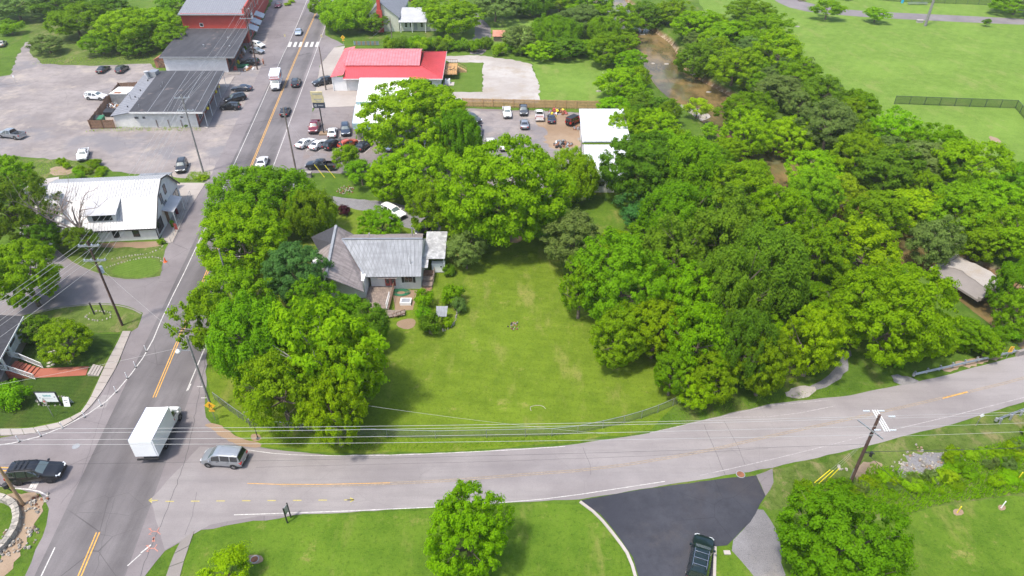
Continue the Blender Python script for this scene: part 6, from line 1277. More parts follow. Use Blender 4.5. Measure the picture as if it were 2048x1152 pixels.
k = MB(); k.tube([f(5.2, 7.4, 4.2), f(5.2, 7.4, 5.7)], .09, 8); part('vent_pipe', k, 'metal_galv', I_, world=True); k = MB(); k.tube([f(5.6, 1.2, 3.1), f(5.6, 1.2, 4.4)], .05, 6); part('service_mast', k, 'metal_galv', I_, world=True); k = MB(); k.tube([f(-.9, 6.6, 4.6), f(-.9, 6.6, 5.2)], .08, 8); part('vent_pipe', k, 'roof_white', I_, world=True)
cp = thing('carport', 'white corrugated metal carport on the right side of the farmhouse', 'carport', (-11.5, 85, 0))
M('roof_white_stained', (.52, .52, .52), .5, .2, var=.25, vs=1.5, grain=.45, gs=1.3)
plane(cp, 'roof', (-12.6, 82.0, 2.9), (-9.6, 82.0, 2.9), (-9.8, 89.2, 3.1), (-12.9, 89.2, 3.1), 'roof_white_stained', 0); k = MB()
for i in range(22): k.obox((-12.7, 82.2+i*.32, 2.94+i*.009), (-9.7, 82.2+i*.32, 2.94+i*.009), .08, .04)
part('roof_rib', k, 'roof_white_stained', cp, kind='stuff', world=True)
for p in ((-9.8, 82.3), (-10, 88.9), (-12.6, 88.9)): k = MB(); k.obox((*p, 0), (*p, 2.9), .1, .1); part('post', k, 'white_rail', cp, world=True)
plane(cp, 'side_roof', (-13.1, 80.1, 2.6), (-11.9, 80.1, 2.6), (-12.0, 82.8, 2.75), (-13.0, 82.8, 2.75), 'roof_white_stained', .2)
t_ = thing('chest_freezer', 'white chest freezer standing under the carport edge', 'freezer', (-10.7, 83.0, 0)); k = MB(); k.box(-.95, .95, -.4, .4, .1, 1.5); part('body', k, 'box_white', t_); k = MB(); k.box(-.97, .97, -.42, .42, 1.5, 1.58); part('lid', k, 'box_white', t_); k = MB(); k.box(.3, .5, -.43, -.4, 1.0, 1.2); part('latch', k, 'trim_black', t_)
# porch steps and decks of the farmhouse
dk = thing('farmhouse_deck', 'weathered timber deck in front of the farmhouse red doors', 'deck', (-18.4, 75.5, 0))
for i in range(14): k = MB(); x = -20.1+i*.25; k.box(x, x+.225, 73.3, 78.55, .42, .48); part('floor_board', k, 'wood_weathered', dk, world=True)
k = MB(); k.box(-20.1, -16.6, 73.3, 73.36, 0, .42); part('skirt', k, 'wood_weathered', dk, world=True)
railing(dk, [(-16.55, 78.3, .45), (-16.55, 73.4, .45)], 0, .95, 'wood_brown', .5); railing(dk, [(-16.85, 76.0, .45), (-16.9, 73.2, .45)], 0, .9, 'white_rail', .3, .06)
dk = thing('lower_deck', 'lower weathered timber landing with stub railing at the end of the farmhouse yard', 'deck', (-15.9, 72.4, 0))
for i in range(9): k = MB(); x = -17.0+i*.30; k.box(x, x+.27, 71.6+i*.07, 73.25, .26, .32); part('floor_board', k, 'wood_weathered', dk, world=True)
railing(dk, [(-15.8, 71.5, .28), (-14.3, 72.5, .28)], 0, .7, 'wood_brown', .5)
sheet('yard_dirt', [(786, 580), (835, 581), (832, 600), (826, 620), (790, 622)], 5*Z, 'dirt', .15); sheet('yard_dirt', [(795, 642), (822, 636), (833, 642), (828, 655), (812, 660), (792, 652)], 5*Z, 'dirt', .3, sm=1); sheet('yard_dirt', [(866, 532), (890, 530), (888, 540), (870, 545)], 5*Z, 'dirt', .2)
st_ = thing('side_steps', 'stepped timber platforms between the farmhouse and the carport', 'steps', (-12.1, 79.5, 0))
for i, (y0, z) in enumerate(((81.0, .9), (79.9, .65), (78.8, .4), (77.2, .2))): k = MB(); k.box(-12.75, -11.3, y0, y0+(1.0 if i < 3 else 1.5), 0, z); part('platform', k, ['wood_brown', 'wood_weathered', 'wood_weathered', 'wood_brown'][i], st_, world=True)
railing(st_, [(-11.2, 82.0, .5), (-11.2, 79.0, .4)], 0, .9, 'wood_weathered', .3)
x, y = G(802, 586); t_ = thing('green_hose_coil', 'flat coil of green hose on the farmhouse yard dirt', 'hose', (x, y, .03)); 
for j in range(4): k = MB(); r_ = .55+j*.16; k.tube([(math.cos(q*.45)*r_*1.25, math.sin(q*.45)*r_*.8, .04+.02*j) for q in range(15)], .05, 5); part('coil', k, 'green_bin', t_)
x, y = G(812, 606); t_ = thing('cold_frame', 'white framed low box with grey mesh top in the farmhouse yard', 'garden frame', (x, y, 0)); k = MB(); k.box(-.75, .75, -.6, .6, 0, .45); part('frame', k, 'white_rail', t_); k = MB(); k.box(-.58, .58, -.45, .42, .45, .48); part('mesh_top', k, 'metal_dull', t_)
t_ = thing('well_house', 'little shelter with corrugated grey roof at the edge of the planting bed', 'shelter', (-9.2, 71.4, 0)); plane(t_, 'roof', (-9.9, 70.6, 1.25), (-8.6, 70.6, 1.25), (-8.5, 72.2, 1.75), (-10.0, 72.2, 1.75), 'roof_gray_metal', .22)
for p in ((-9.8, 70.7, 1.2), (-8.7, 70.7, 1.2), (-8.7, 72.0, 1.6), (-9.8, 72.0, 1.6)): k = MB(); k.obox((p[0], p[1], 0), p, .08, .08); part('post', k, 'wood_weathered', t_, world=True)
k = MB(); k.box(-7.35, -7.27, 73.2, 78.2, 0, .9); k2 = thing('timber_edging', 'short timber edging panel at the right side of the garden shrubs', 'fence', (-7.3, 75.5, 0)); 
for i in range(8): k = MB(); k.box(-7.35, -7.30, 73.6+i*.5, 73.6+i*.5+.46, 0, .85); part('board', k, 'wood_orange', k2, world=True)
x, y = G(645, 446, .4); t_ = thing('garden_bench_swing', 'dark garden bench on the shaded grass behind the farmhouse', 'bench', (x, y, 0)); k = MB(); k.box(-.8, .8, -.25, .25, .40, .46); part('seat', k, 'metal_dull', t_); k = MB(); k.box(-.8, .8, .22, .27, .46, .95); part('backrest', k, 'metal_dull', t_)
for s_ in (-.7, .7): k = MB(); k.box(s_-.04, s_+.04, -.22, .22, 0, .4); part('leg', k, 'trim_black', t_)
# --- cream house at the top
o = (-42.4, 212.0); f = FR(o, (1, 0), (0, 1))
J_ = building('cream_house', 'cream house with grey gable roof, brick chimney and white porch roof at the top', 'house', o)
k = MB(); k.extr([f(0, 0, 0), f(8.6, 0, 0), f(8.6, 0, 4.2), f(3.5, 0, 8.2), f(0, 0, 5.0)], [f(0, 22, 0), f(8.6, 22, 0), f(8.6, 22, 4.2), f(3.5, 22, 8.2), f(0, 22, 5.0)]); part('wall', k, 'wall_cream', J_, world=True)
plane(J_, 'roof', f(9.0, -.4, 4.0), f(9.0, 22.4, 4.0), f(3.5, 22.4, 8.4), f(3.5, -.4, 8.4), 'roof_slate'); plane(J_, 'roof', f(-.5, 22.4, 4.7), f(-.5, -.4, 4.7), f(3.5, -.4, 8.4), f(3.5, 22.4, 8.4), 'roof_slate')
part('chimney', bxf(f, 2.4, 4.0, -1.0, -.02, 0, 6.2), 'brick_painted_red', J_, world=True); part('chimney', bxf(f, 2.7, 3.7, -.9, -.02, 6.2, 9.6), 'brick_painted_red', J_, world=True)
box_walls(J_, f, 8.65, 20.5, .5, 14, 0, 3.1, 'wall_cream'); plane(J_, 'porch_roof', f(8.7, -1.4, 3.0), f(17, -1.4, 3.0), f(17, 8.5, 4.9), f(8.7, 8.5, 4.9), 'roof_white', .5)
for a in (10.2, 11.6, 14.9): win(J_, f, 's', .5, a, a+.9, 1.0, 2.6, fm='white_rail')
door(J_, f, 's', .5, 13.0, 14.0, .3, 2.5, 'metal_dull')
for a in (9.2, 12.6, 16.6): k = MB(); k.obox(f(a, -1.2, 0), f(a, -1.2, 3.0), .16, .16); part('porch_post', k, 'white_rail', J_, world=True)
o = (-1.5, 191); t_ = building('rust_roof_shed', 'small shed with red-rust roof between bushes at the top', 'shed', G(1000, 80)); f = FR(G(1000, 80)); k = MB(); k.box(-1.8, 1.8, -1.5, 1.5, 0, 1.6, fr=f); part('wall', k, 'wood_weathered', t_, world=True); M('roof_rust', (.42, .18, .12), .85, var=.25, vs=1.5); plane(t_, 'roof', f(-2.1, -1.9, 1.5), f(2.1, -1.9, 1.5), f(2.1, 1.9, 2.3), f(-2.1, 1.9, 2.3), 'roof_rust', .4)
bf = thing('painted_board_fence', 'low pale fence with blue and orange painted panels above the red roof', 'fence', (*G(732, 88), 0))
p0, p1 = G(708, 91), G(757, 93)
for i in range(22):
    t = i/22; k = MB(); x = p0[0]+(p1[0]-p0[0])*t; k.box(x, x+.42, p0[1], p0[1]+.05, .1, 1.2); part('panel', k, ['fascia_teal', 'metal_galv', 'wood_new', 'metal_galv'][i % 4], bf, world=True)

# --- left house with the brick steps
K_ = building('church_house', 'house corner with dark shingled porch roof and white porch railing at the left edge', 'house', (-62, 64))
e0, e1 = Vector((*G(46, 632, 3.4), 3.4)), Vector((*G(-12, 738, 3.4), 3.4)); wdir = Vector((-1, -.22, 0))
plane(K_, 'porch_roof', e1, e0, e0+wdir*9+Vector((0, 0, 2.2)), e1+wdir*9+Vector((0, 0, 2.2)), 'roof_shingle')
k = MB(); k.obox(e0-Vector((0, 0, .12)), e1-Vector((0, 0, .12)), .12, .2); part('fascia', k, 'white_rail', K_, world=True)
fl0, fl1 = e0+wdir*.5, e1+wdir*.5; k = MB(); k.hexa([(*fl1.xy, 0), (*fl0.xy, 0), (*(fl0+wdir*8).xy, 0), (*(fl1+wdir*8).xy, 0), (*fl1.xy, 1.1), (*fl0.xy, 1.1), (*(fl0+wdir*8).xy, 1.1), (*(fl1+wdir*8).xy, 1.1)]); part('porch_floor', k, 'concrete_gray', K_, world=True)
for t in (0.03, .25, .48, .72): p = fl0.lerp(fl1, t); k = MB(); k.obox((p.x, p.y, 1.1), (p.x, p.y, 3.35), .22, .22); part('porch_column', k, 'white_rail', K_, world=True)
railing(K_, [(*fl0.lerp(fl1, .03).xy, 1.1), (*fl0.lerp(fl1, .52).xy, 1.1)], 0, .9, 'white_rail', .16, .06)
hw = fl0+wdir*2.8; hv = fl1+wdir*2.8; k = MB(); k.obox((hw.x, hw.y, 2.2), (hv.x, hv.y, 2.2), .2, 2.4); part('wall', k, 'wall_white', K_, world=True)
sp = thing('brick_steps', 'red brick steps between white balustrades at the left edge', 'steps', (-58.5, 61.4, 0))
for i in range(6): k = MB(); x = -57.3-i*.46; k.add([(x, 60.15-i*.0, 0), (x, 61.95+i*.04, 0), (x-.46, 61.95+i*.04, 0), (x-.46, 60.15, 0), (x, 60.15, .17*(i+1)), (x, 61.95+i*.04, .17*(i+1)), (x-.46, 61.95+i*.04, .17*(i+1)), (x-.46, 60.15, .17*(i+1))], [(3, 2, 1, 0), (4, 5, 6, 7), (0, 1, 5, 4), (1, 2, 6, 5), (2, 3, 7, 6), (3, 0, 4, 7)]); part('step', k, 'brick_red_path', sp, world=True)
for pts, lb in (([(-56.9, 61.9, .05), (-59.6, 62.5, 1.05), (-61.2, 62.9, 1.1)], 'upper white balustrade of the brick steps'), ([(-56.7, 59.9, .05), (-59.6, 60.3, 1.05), (-60.6, 60.4, 1.1)], 'lower white balustrade of the brick steps')):
    r_ = thing('balustrade', lb, 'railing', (*pts[1][:2], 0)); railing(r_, pts, 0, .85, 'white_rail', .17, .06)
# raised lawn details: brick walk, concrete steps
k = MB(); bricks = [G(*p) for p in ((72, 738), (178, 733), (172, 751), (60, 757))]
root = thing('brick_walk', None, None, (-54.5, 61.3, 0)); root['kind'] = 'structure'
part('border', MB().hexa([(*bricks[3], 0), (*bricks[2], 0), (*bricks[1], 0), (*bricks[0], 0), (*bricks[3], .06), (*bricks[2], .06), (*bricks[1], .06), (*bricks[0], .06)]), 'brick_red_path', root, world=True)
cs = thing('concrete_steps', 'three low concrete steps from the sidewalk to the brick walk', 'steps', (-50.7, 61.6, 0))
q0, q1, q2, q3 = [G(*p) for p in ((176, 752), (198, 753), (208, 734), (188, 732))]
for i in range(4):
    t0, t1 = i/4, (i+1)/4; L_ = lambda a, b, t: (a[0]+(b[0]-a[0])*t, a[1]+(b[1]-a[1])*t); P4 = [L_(q0, q1, t0), L_(q0, q1, t1-.02), L_(q3, q2, t1-.02), L_(q3, q2, t0)]; h = .30-.06*i
    k = MB(); k.hexa([(*p, 0) for p in P4]+[(*p, h) for p in P4]); part('step', k, 'concrete', cs, world=True)
ss = thing('stepping_stones', 'line of flat stepping stones under the church garden tree', 'stepping stones', (-55.5, 63.5, 0)); rr = random.Random(2)
for i in range(12):
    x, y = G(97+i % 2*8+i*.5, 733-i*3.6); k = MB(); n = 7; k.prism([(x+math.cos(6.28*j/n)*rr.uniform(.2, .32), y+math.sin(6.28*j/n)*rr.uniform(.16, .24)) for j in range(n)], 0, .05); part('stone', k, 'stone_pale', ss, world=True)
# old bridge slab over the creek
sl = building('old_bridge_slab', 'abandoned concrete bridge slab with sand and kerbs over the creek', 'bridge', (67, 82))
P4 = [(*G(1958, 600), ), (*G(2014, 562), ), (*G(1916, 510), ), (*G(1862, 540), )]; 
k = MB(); k.hexa([(*p, -.35) for p in P4]+[(*p, -.05) for p in P4]); part('deck', k, 'concrete_gray', sl, world=True)
for a, b, m_ in ((3, 2, 'concrete'), (0, 1, 'concrete_gray')): k = MB(); k.obox((*P4[a], .15), (*P4[b], .15), .45, .5); part('kerb', k, m_, sl, world=True)
sheet('sand_patch', [(1916, 514), (1965, 535), (2008, 560), (1990, 575), (1975, 578), (1950, 560), (1925, 542), (1890, 534)], .012, 'gravel_light', .35)
def patch_sheet(px, mat, z=5*Z, nm='bare_patch', amp=.15): return sheet(nm, px, z, mat, amp, .5, sm=1)
patch_sheet([(405, 850), (425, 858), (450, 880), (480, 892), (520, 897), (524, 886), (490, 880), (455, 862), (430, 845)], 'dirt'); patch_sheet([(500, 868), (520, 868), (524, 880), (505, 884)], 'dirt')
patch_sheet([(20, 985), (70, 985), (95, 1010), (60, 1060), (35, 1130), (0, 1160), (-20, 1160), (10, 1100), (40, 1050), (30, 1010), (0, 1000)], 'dirt', amp=.3)
patch_sheet([(1560, 790), (1600, 770), (1640, 775), (1610, 800)], 'gravel_light'); patch_sheet([(1780, 745), (1840, 760), (1830, 768), (1790, 770)], 'gravel_gray'); patch_sheet([(1880, 735), (1960, 712), (2020, 712), (1960, 728), (1890, 745)], 'dirt', amp=.3)
patch_sheet([(1715, 925), (1760, 920), (1775, 950), (1735, 965), (1705, 955)], 'dirt', amp=.25); patch_sheet([(1795, 930), (1830, 905), (1905, 905), (1920, 935), (1850, 955), (1800, 960)], 'gravel_gray', amp=.5)
patch_sheet([(1905, 1018), (1925, 1018), (1928, 1030), (1908, 1032)], 'dirt', 6*Z); patch_sheet([(1995, 1010), (2010, 1010), (2012, 1020), (1998, 1022)], 'dirt', 6*Z)
patch_sheet([(1015, 470), (1045, 472), (1040, 486), (1018, 486)], 'dirt'); patch_sheet([(1975, 270), (2000, 278), (2008, 300), (1985, 290)], 'dirt', 6*Z)
patch_sheet([(100, 333), (150, 333), (142, 350), (100, 352)], 'dirt', 6*Z)
# lower-left curved stone wall
wl2 = [G(*p) for p in [(-20, 998), (8, 1000), (28, 1010), (38, 1030), (34, 1060), (14, 1090), (-10, 1112)]]; wl2 = smooth_poly(wl2, 1, False)
sw = thing('curved_stone_wall', 'curved low stone wall round a grass bed at the lower left corner', 'stone wall', (*wl2[4], 0)); a = offset_line(wl2, .3); b_ = offset_line(wl2, -.3); rr = random.Random(8)
for i in range(len(wl2)-1):
    n = max(1, int(math.dist(wl2[i], wl2[i+1])/.42))
    for j in range(n):
        for side in (0, 1):
            for lev in (0, 1):
                t0, t1 = j/n, (j+.93)/n; L_ = lambda u, v, t: (u[0]+(v[0]-u[0])*t, u[1]+(v[1]-u[1])*t); O = a if side else b_
                q = [L_(wl2[i], wl2[i+1], t0), L_(wl2[i], wl2[i+1], t1), L_(O[i], O[i+1], t1), L_(O[i], O[i+1], t0)]; k = MB(); h = .32*(lev+1)+rr.uniform(-.03, .03); k.hexa([(*p, .32*lev) for p in q]+[(p[0]+rr.uniform(-.02, .02), p[1]+rr.uniform(-.02, .02), h) for p in q]); part('stone', k, rr.choice(['stone', 'stone', 'stone_pale']), sw, world=True)
# ---------------------------------------------------------------- utility poles and wires
M('pole_brown', (.075, .042, .032), .85, var=.3, vs=2); M('pole_gray', (.20, .19, .18), .85, var=.2, vs=2); M('pole_tan', (.30, .19, .10), .85, var=.2, vs=2); M('pole_mid', (.16, .13, .11), .85, var=.25, vs=2)
M('wire_alu', (.42, .41, .39), .45, .3, var=.02); M('wire_black', (.03, .03, .032), .7); M('insulator', (.42, .46, .50), .3); M('sign_yellow', (.75, .42, .02), .5, var=.03); M('sign_white', (.75, .75, .74), .5, var=.03); M('guy_yellow', (.72, .60, .03), .5)
M('orange_plastic', (.70, .14, .03), .5); M('hydrant_red', (.50, .08, .04), .5); M('marker_black', (.02, .02, .022), .6)
def pole(px, py, H, mat, label, arms=(), name='utility_pole', r=.17, armdir=(1, 0), tr=None, extra=None, base=None):
    x, y = base or G(px, py); root = thing(name, label, 'pole', (x, y, 0))
    k = MB(); k.tube([(0, 0, -.3), (0, 0, H)], [r, r*.68], 10); part('shaft', k, mat, root, R(60)); ad = Vector((*armdir, 0)).normalized(); pv = Vector((-ad.y, ad.x, 0)); tips = []
    for z, L, n in arms:
        for s_ in ((-1, 1) if n > 2 else (1,)):
            k = MB(); c = pv*s_*.14; k.obox(c-ad*L/2+Vector((0, 0, z)), c+ad*L/2+Vector((0, 0, z)), .09, .11); part('crossarm', k, 'metal_galv' if n > 2 else 'wood_weathered', root)
        for s_ in (-1, 1): k = MB(); k.obox(ad*s_*L*.32+Vector((0, 0, z-.05)), Vector((0, 0, z-.8)), .04, .03); part('brace', k, 'metal_dull', root)
        for i in range(n):
            t = -L/2+.12+(L-.24)*i/(n-1); p = ad*t; k = MB(); k.lathe([(.03, z), (.08, z+.06), (.05, z+.12), (.09, z+.18), (.04, z+.27), (.001, z+.28)], 8, c=(p.x, p.y, 0)); part('insulator', k, 'insulator', root); tips.append((x+p.x, y+p.y, z+.27))
    if tr:
        k = MB(); c = pv*.42 if tr > 0 else -pv*.42; z = abs(tr); k.lathe([(.001, z-.5), (.26, z-.5), (.27, z+.4), (.20, z+.48), (.001, z+.5)], 12, c=(c.x, c.y, 0)); part('transformer', k, 'insulator', root, R(50)); k = MB(); k.obox(Vector((0, 0, z)), c+Vector((0, 0, z)), .08, .08); part('bracket', k, 'metal_dull', root)
    if extra: extra(root)
    return (x, y), tips
p1, t1 = pole(245, 651, 12.9, 'pole_brown', 'tall dark brown pole with double crossarms beside the church lawn', ((12.3, 2.5, 4), (10.2, 2.7, 4)), armdir=(1, .05), tr=8.6)
p2, t2 = pole(407, 345, 14.8, 'pole_gray', 'slanted-looking grey pole with two crossarms at the gravel lot entrance', ((14.2, 2.6, 4), (11.9, 2.8, 4)), armdir=(1, .1))
p3, t3 = pole(515, 139, 15.5, 'pole_brown', 'dark pole with transformer in front of the flat-roofed store', ((14.8, 2.4, 2), (12.6, 3.2, 3)), armdir=(1, .1), tr=10.4)
p4, t4 = pole(592, 341, 12.2, 'pole_mid', 'plain brown pole between the main road and the black pickup')
p5, t5 = pole(652, 180, 10.2, 'pole_mid', 'grey-brown pole standing beside the charcoal utility car')
p6, t6 = pole(786, 98, 8.4, 'pole_mid', 'reddish wooden pole behind the red-roofed building', r=.15)
def lamp(root):
    k = MB(); k.obox((0, 0, 8.9), (-1.1, -.3, 9.2), .06, .06); part('lamp_arm', k, 'metal_galv', root); k = MB(); k.lathe([(.001, 8.85), (.24, 8.95), (.26, 9.1), (.10, 9.3), (.001, 9.32)], 10, c=(-1.2, -.33, 0)); part('lamp_head', k, 'sign_white', root)
p7, t7 = pole(425, 821, 10.9, 'pole_gray', 'grey-green pole with white lamp head between the road and the wood', extra=lamp, r=.15)
# dead-end pole at the lower right
x8, y8 = G(1697, 972)
def deadend(root):
    for s_ in (-.22, 0, .22):
        k = MB(); k.obox((.35+s_, -1.3, 9.35), (.35+s_, 1.35, 9.35), .07, .09); part('crossarm', k, 'white_rail', root)
    k = MB(); k.obox((-1.2, .9, 8.5), (.3, -1.3, 8.3), .10, .10); part('lower_arm', k, 'metal_galv', root)
    for (a, b, z) in ((-.5, 1.2, 9.4), (.9, 1.2, 9.4), (-.5, -1.2, 9.4), (.9, -1.2, 9.4), (1.2, 0, 9.9)):
        k = MB(); k.lathe([(.03, -.35), (.09, -.28), (.04, -.2), (.1, -.12), (.04, -.04), (.1, .04), (.04, .12), (.1, .2), (.03, .3)], 8, c=(a, b, z), axis='x'); part('insulator', k, 'insulator', root)
    for z in (8.0, 7.5): k = MB(); k.lathe([(.17, z-.05), (.19, z-.05), (.19, z+.05), (.17, z+.05)], 12); part('band', k, 'metal_galv', root)
    k = MB(); k.tube([(-.2, -.05, 0), (-.17, 0, 2.6)], .05, 6); part('conduit', k, 'metal_galv', root)
    k = MB(); k.lathe([(.001, 4.6), (.14, 4.6), (.14, 5.15), (.001, 5.15)], 8, c=(.75, -.1, 0)); k.tube([(.1, 0, 5.0), (1.1, -.1, 4.9)], .05, 6); part('splice_case', k, 'marker_black', root)
p8, t8 = pole(1697, 972, 10.1, 'pole_brown', 'dark brown dead-end pole with pale crossarms on the lower right bank', r=.19, extra=deadend)
def wallpole(root):
    k = MB(); k.obox((-.3, .1, 2.0), (-1.2, -.2, 3.8), .07, .07); k.lathe([(.001, 2.7), (.28, 2.75), (.28, 3.2), (.001, 3.25)], 10, c=(-.42, -.05, 0)); part('signal_bracket', k, 'marker_black', root)
    k = MB(); k.obox((-1.9, -.1, 3.6), (-1.2, -.1, 3.7), .04, .35); part('street_sign', k, 'sign_white', root)
p9, t9 = pole(47, 1010, 10.4, 'pole_tan', 'orange-brown wooden pole at the stone wall in the lower left', r=.16, extra=wallpole)
x, y = G(465, 560); pole(468, 590, 9.0, 'pole_gray', 'grey pole rising through the roadside trees near the double yellow line', base=G(470, 610), r=.13)
pole(690, 330, 5.5, 'pole_mid', 'short dark post in the slanted parking row by the sapling', base=G(688, 328), r=.12)
kp = G(1850, 52); root = thing('floodlight_pole', 'tall tan pole beside the walking path in the park', 'pole', (*kp, 0)); k = MB(); k.tube([(0, 0, 0), (0, 0, 22)], [.42, .22], 12); part('shaft', k, 'pole_gray', root, R(60)); k = MB(); k.box(-1.8, 1.8, -.1, .1, 21.4, 21.6); part('lamp_bar', k, 'metal_galv', root)
for i in range(4): k = MB(); k.box(-1.7+i*.95, -1.2+i*.95, -.3, .2, 21.6, 22.1); part('floodlight', k, 'metal_galv', root)
def wire(a, b, sag, label, mat='wire_alu', r=.022, n=14, name='overhead_wire', group=None):
    r *= .72
    a, b = Vector(a), Vector(b); pts = [a.lerp(b, t/n)-Vector((0, 0, sag*4*(t/n)*(1-t/n))) for t in range(n+1)]; k = MB(); k.tube(pts, r, 5, cap=False); return solo(name, k, mat, label, 'wire', group)
for i in range(8):
    a = t1[i]; b = t2[i]; grp = 'wires along the shop side of the main road'
    wire(a, b, .9, 'overhead wire running from the dark brown pole to the grey pole past the gambrel building', group=grp, r=.02)
    if i in (2, 6): continue
    off = (a[0]-14.5+(i % 4)*.1, a[1]-45, a[2]-.3); wire(a, off, .8, 'overhead wire sloping from the dark brown pole towards the lower left corner', group='wires over the brick steps', r=.026)
for i in range(5): wire(t2[i], t3[i], .8, 'overhead wire from the grey pole over the tar roofs to the upper pole', group=grp, r=.022)
for i in range(3): a = t3[2+i]; wire(a, (a[0]-12, a[1]+70, a[2]), 1, 'overhead wire leaving the upper pole past the red brick building', group=grp)
for i, (z0, dy, z1) in enumerate(((9.9, .5, 9.4), (9.6, 0, 9.7), (9.2, -.7, 9.4), (8.9, -1.0, 8.6))):
    wire((-62, 42.6+dy*.6, z0), (33.6, 44.4+dy, z1), .5, 'overhead wire crossing the whole width above the east road', group='wires above the east road', r=.024, n=24)
    wire((34.9, 44.4+dy*1.2, z1), (80, 47+dy, z1), .3, 'overhead wire from the dead-end pole to the right edge', group='wires right of the dead-end pole', r=.018)
wire((-62, 41.0, 7.0), (33.8, 44.4, 6.2), .5, 'thin dark cable low across the east road', 'wire_black', .014, 24); wire((33.9, 44.4, 5.1), (80, 46.5, 4.9), .2, 'thick black cable from the dead-end pole to the right edge', 'wire_black', .035)
wire((p7[0], p7[1], 9.6), (-60, 46, 9.8), .4, 'thin wire from the lamp pole over the box truck to the left edge', group=None, r=.015); wire((p7[0], p7[1], 9.9), (p1[0], p1[1], 9.6), .3, 'thin wire between the lamp pole and the dark brown pole', r=.013)
wire((p4[0], p4[1], 10.5), (p2[0], p2[1], 9.0), .6, 'dark wire crossing the main road near the white moving car', 'wire_black', .016); wire((p6[0], p6[1], 8.2), (p5[0]+8, p5[1]+18, 7.0), .6, 'pale service wire from the reddish pole to the left', r=.02)
wire((*G(700, 806, 6), 6), (*G(1215, 868, 2.5), 2.5), .3, 'pale wire sagging over the lower part of the mown lawn', r=.016, n=24); wire((x8+.7, y8-.1, 4.6), (*G(1835, 1005), .05), 0, 'guy cable going down from the dead-end pole into the grass', 'wire_black', .03)
for i, (px, py) in enumerate(((1629, 966), (1637, 968), (1652, 964))):
    x, y = G(px, py); wire((x, y, .0), (x8, y8, 7.2), 0, 'guy wire holding the dead-end pole, ending in a yellow guard', group='guy wires of the dead-end pole', r=.012)
    d = (Vector((x8, y8, 7.2))-Vector((x, y, 0))).normalized(); k = MB(); k.tube([(x, y, .05), Vector((x, y, .05))+d*2.3], .045, 6); solo('guy_guard', k, 'guy_yellow', 'yellow guy wire guard in the weeds left of the dead-end pole, %s of three' % ['leftmost', 'middle', 'rightmost'][i], 'guy guard')
for i, (a, b) in enumerate((((411/3+512, 1065/3), (358/3+512, 1005/3)), ((475/3+512, 1070/3), (410/3+512, 1010/3)))):
    x, y = G(*a); k = MB(); u = Vector((-1.6, .5, 2.3)); k.tube([(x, y, .05), Vector((x, y, .05))+u], .05, 6); solo('guy_guard', k, 'guy_yellow', 'yellow guy wire guard in the grass below the black pickup, %s one' % ('left', 'right')[i], 'guy guard'); wire((x, y, .05), (p4[0], p4[1], 10), 0, 'guy wire from the %s yellow guard up to the plain brown pole' % ('left', 'right')[i], r=.013)
# ---------------------------------------------------------------- signs, posts, fences
def post_sign(px, py, H, label, name='road_sign', shape='diamond', w=.45, mat='sign_yellow', face=(0, -1), extra=None, pm='metal_galv', r=.035, cat='sign'):
    x, y = G(px, py); root = thing(name, label, cat, (x, y, 0), math.atan2(face[1], face[0])+math.pi/2); k = MB(); k.tube([(0, 0, 0), (0, 0, H)], r, 6); part('post', k, pm, root)
    k = MB(); z = H-w
    if shape == 'diamond': k.extr([(0, -.05, z-w), (w, -.05, z), (0, -.05, z+w), (-w, -.05, z)], [(0, -.07, z-w), (w, -.07, z), (0, -.07, z+w), (-w, -.07, z)])
    elif shape == 'rect': k.box(-w*.55, w*.55, -.07, -.05, z-w, z+w)
    elif shape == 'wide': k.box(-w, w, -.07, -.05, z-w*.3, z+w*.3)
    elif shape == 'oct': P8 = [(math.cos(R(22.5+45*i))*w, math.sin(R(22.5+45*i))*w) for i in range(8)]; k.extr([(a, -.05, z+b) for a, b in P8], [(a, -.07, z+b) for a, b in P8])
    part('panel', k, mat, root)
    if extra: extra(root, z)
    return root
def walker(root, z):
    k = MB(); h = lambda pts: k.extr([(a, -.072, z+b) for a, b in pts], [(a, -.08, z+b) for a, b in pts])
    h([(math.cos(R(45*i))*.06, .25+math.sin(R(45*i))*.06) for i in range(8)]); h([(-.06, .18), (.06, .18), (.07, -.04), (-.05, -.04)]); h([(-.05, -.03), (.02, -.03), (-.12, -.32), (-.19, -.30)]); h([(.0, -.03), (.07, -.03), (.20, -.28), (.13, -.32)]); h([(.04, .16), (.07, .12), (.22, .0), (.18, -.03)]); h([(-.05, .16), (-.09, .12), (-.18, -.05), (-.13, -.06)])
    part('walking_figure', k, 'marker_black', root); k = MB(); k.box(-.30, .30, -.07, -.05, z-.95, z-.65); part('plaque', k, 'sign_yellow', root)
    k = MB(); k.box(-.22, .22, -.078, -.07, z-.84, z-.82); k.box(-.2, .2, -.078, -.07, z-.77, z-.75); part('print', k, 'marker_black', root)
post_sign(431, 841, 3.0, 'yellow diamond sign with a walking figure at the near road corner', w=.62, extra=walker); post_sign(688, 92, 3.0, 'yellow diamond sign with a walking figure beside the red roof', w=.62, extra=walker)
def stopback(root, z):
    k = MB(); k.box(-.9, -.05, -.02, .02, z+.55, z+.75); part('name_blade', k, 'sign_white', root); k = MB(); k.box(-.02, .02, -.1, .6, z+.8, z+.98); part('name_blade', k, 'metal_galv', root); k = MB(); k.lathe([(.001, 0), (.22, .02), (.12, .15), (.05, .3)], 8); part('base', k, 'marker_black', root)
    k = MB(); k.box(-.82, -.2, -.03, -.02, z+.62, z+.68); part('print', k, 'print_red', root)
post_sign(516, 877, 3.6, 'dark street-name post with red sign edge seen from the side at the near junction corner', shape='oct', w=.36, mat='print_red', face=(1, .15), extra=stopback, pm='marker_black', r=.05)
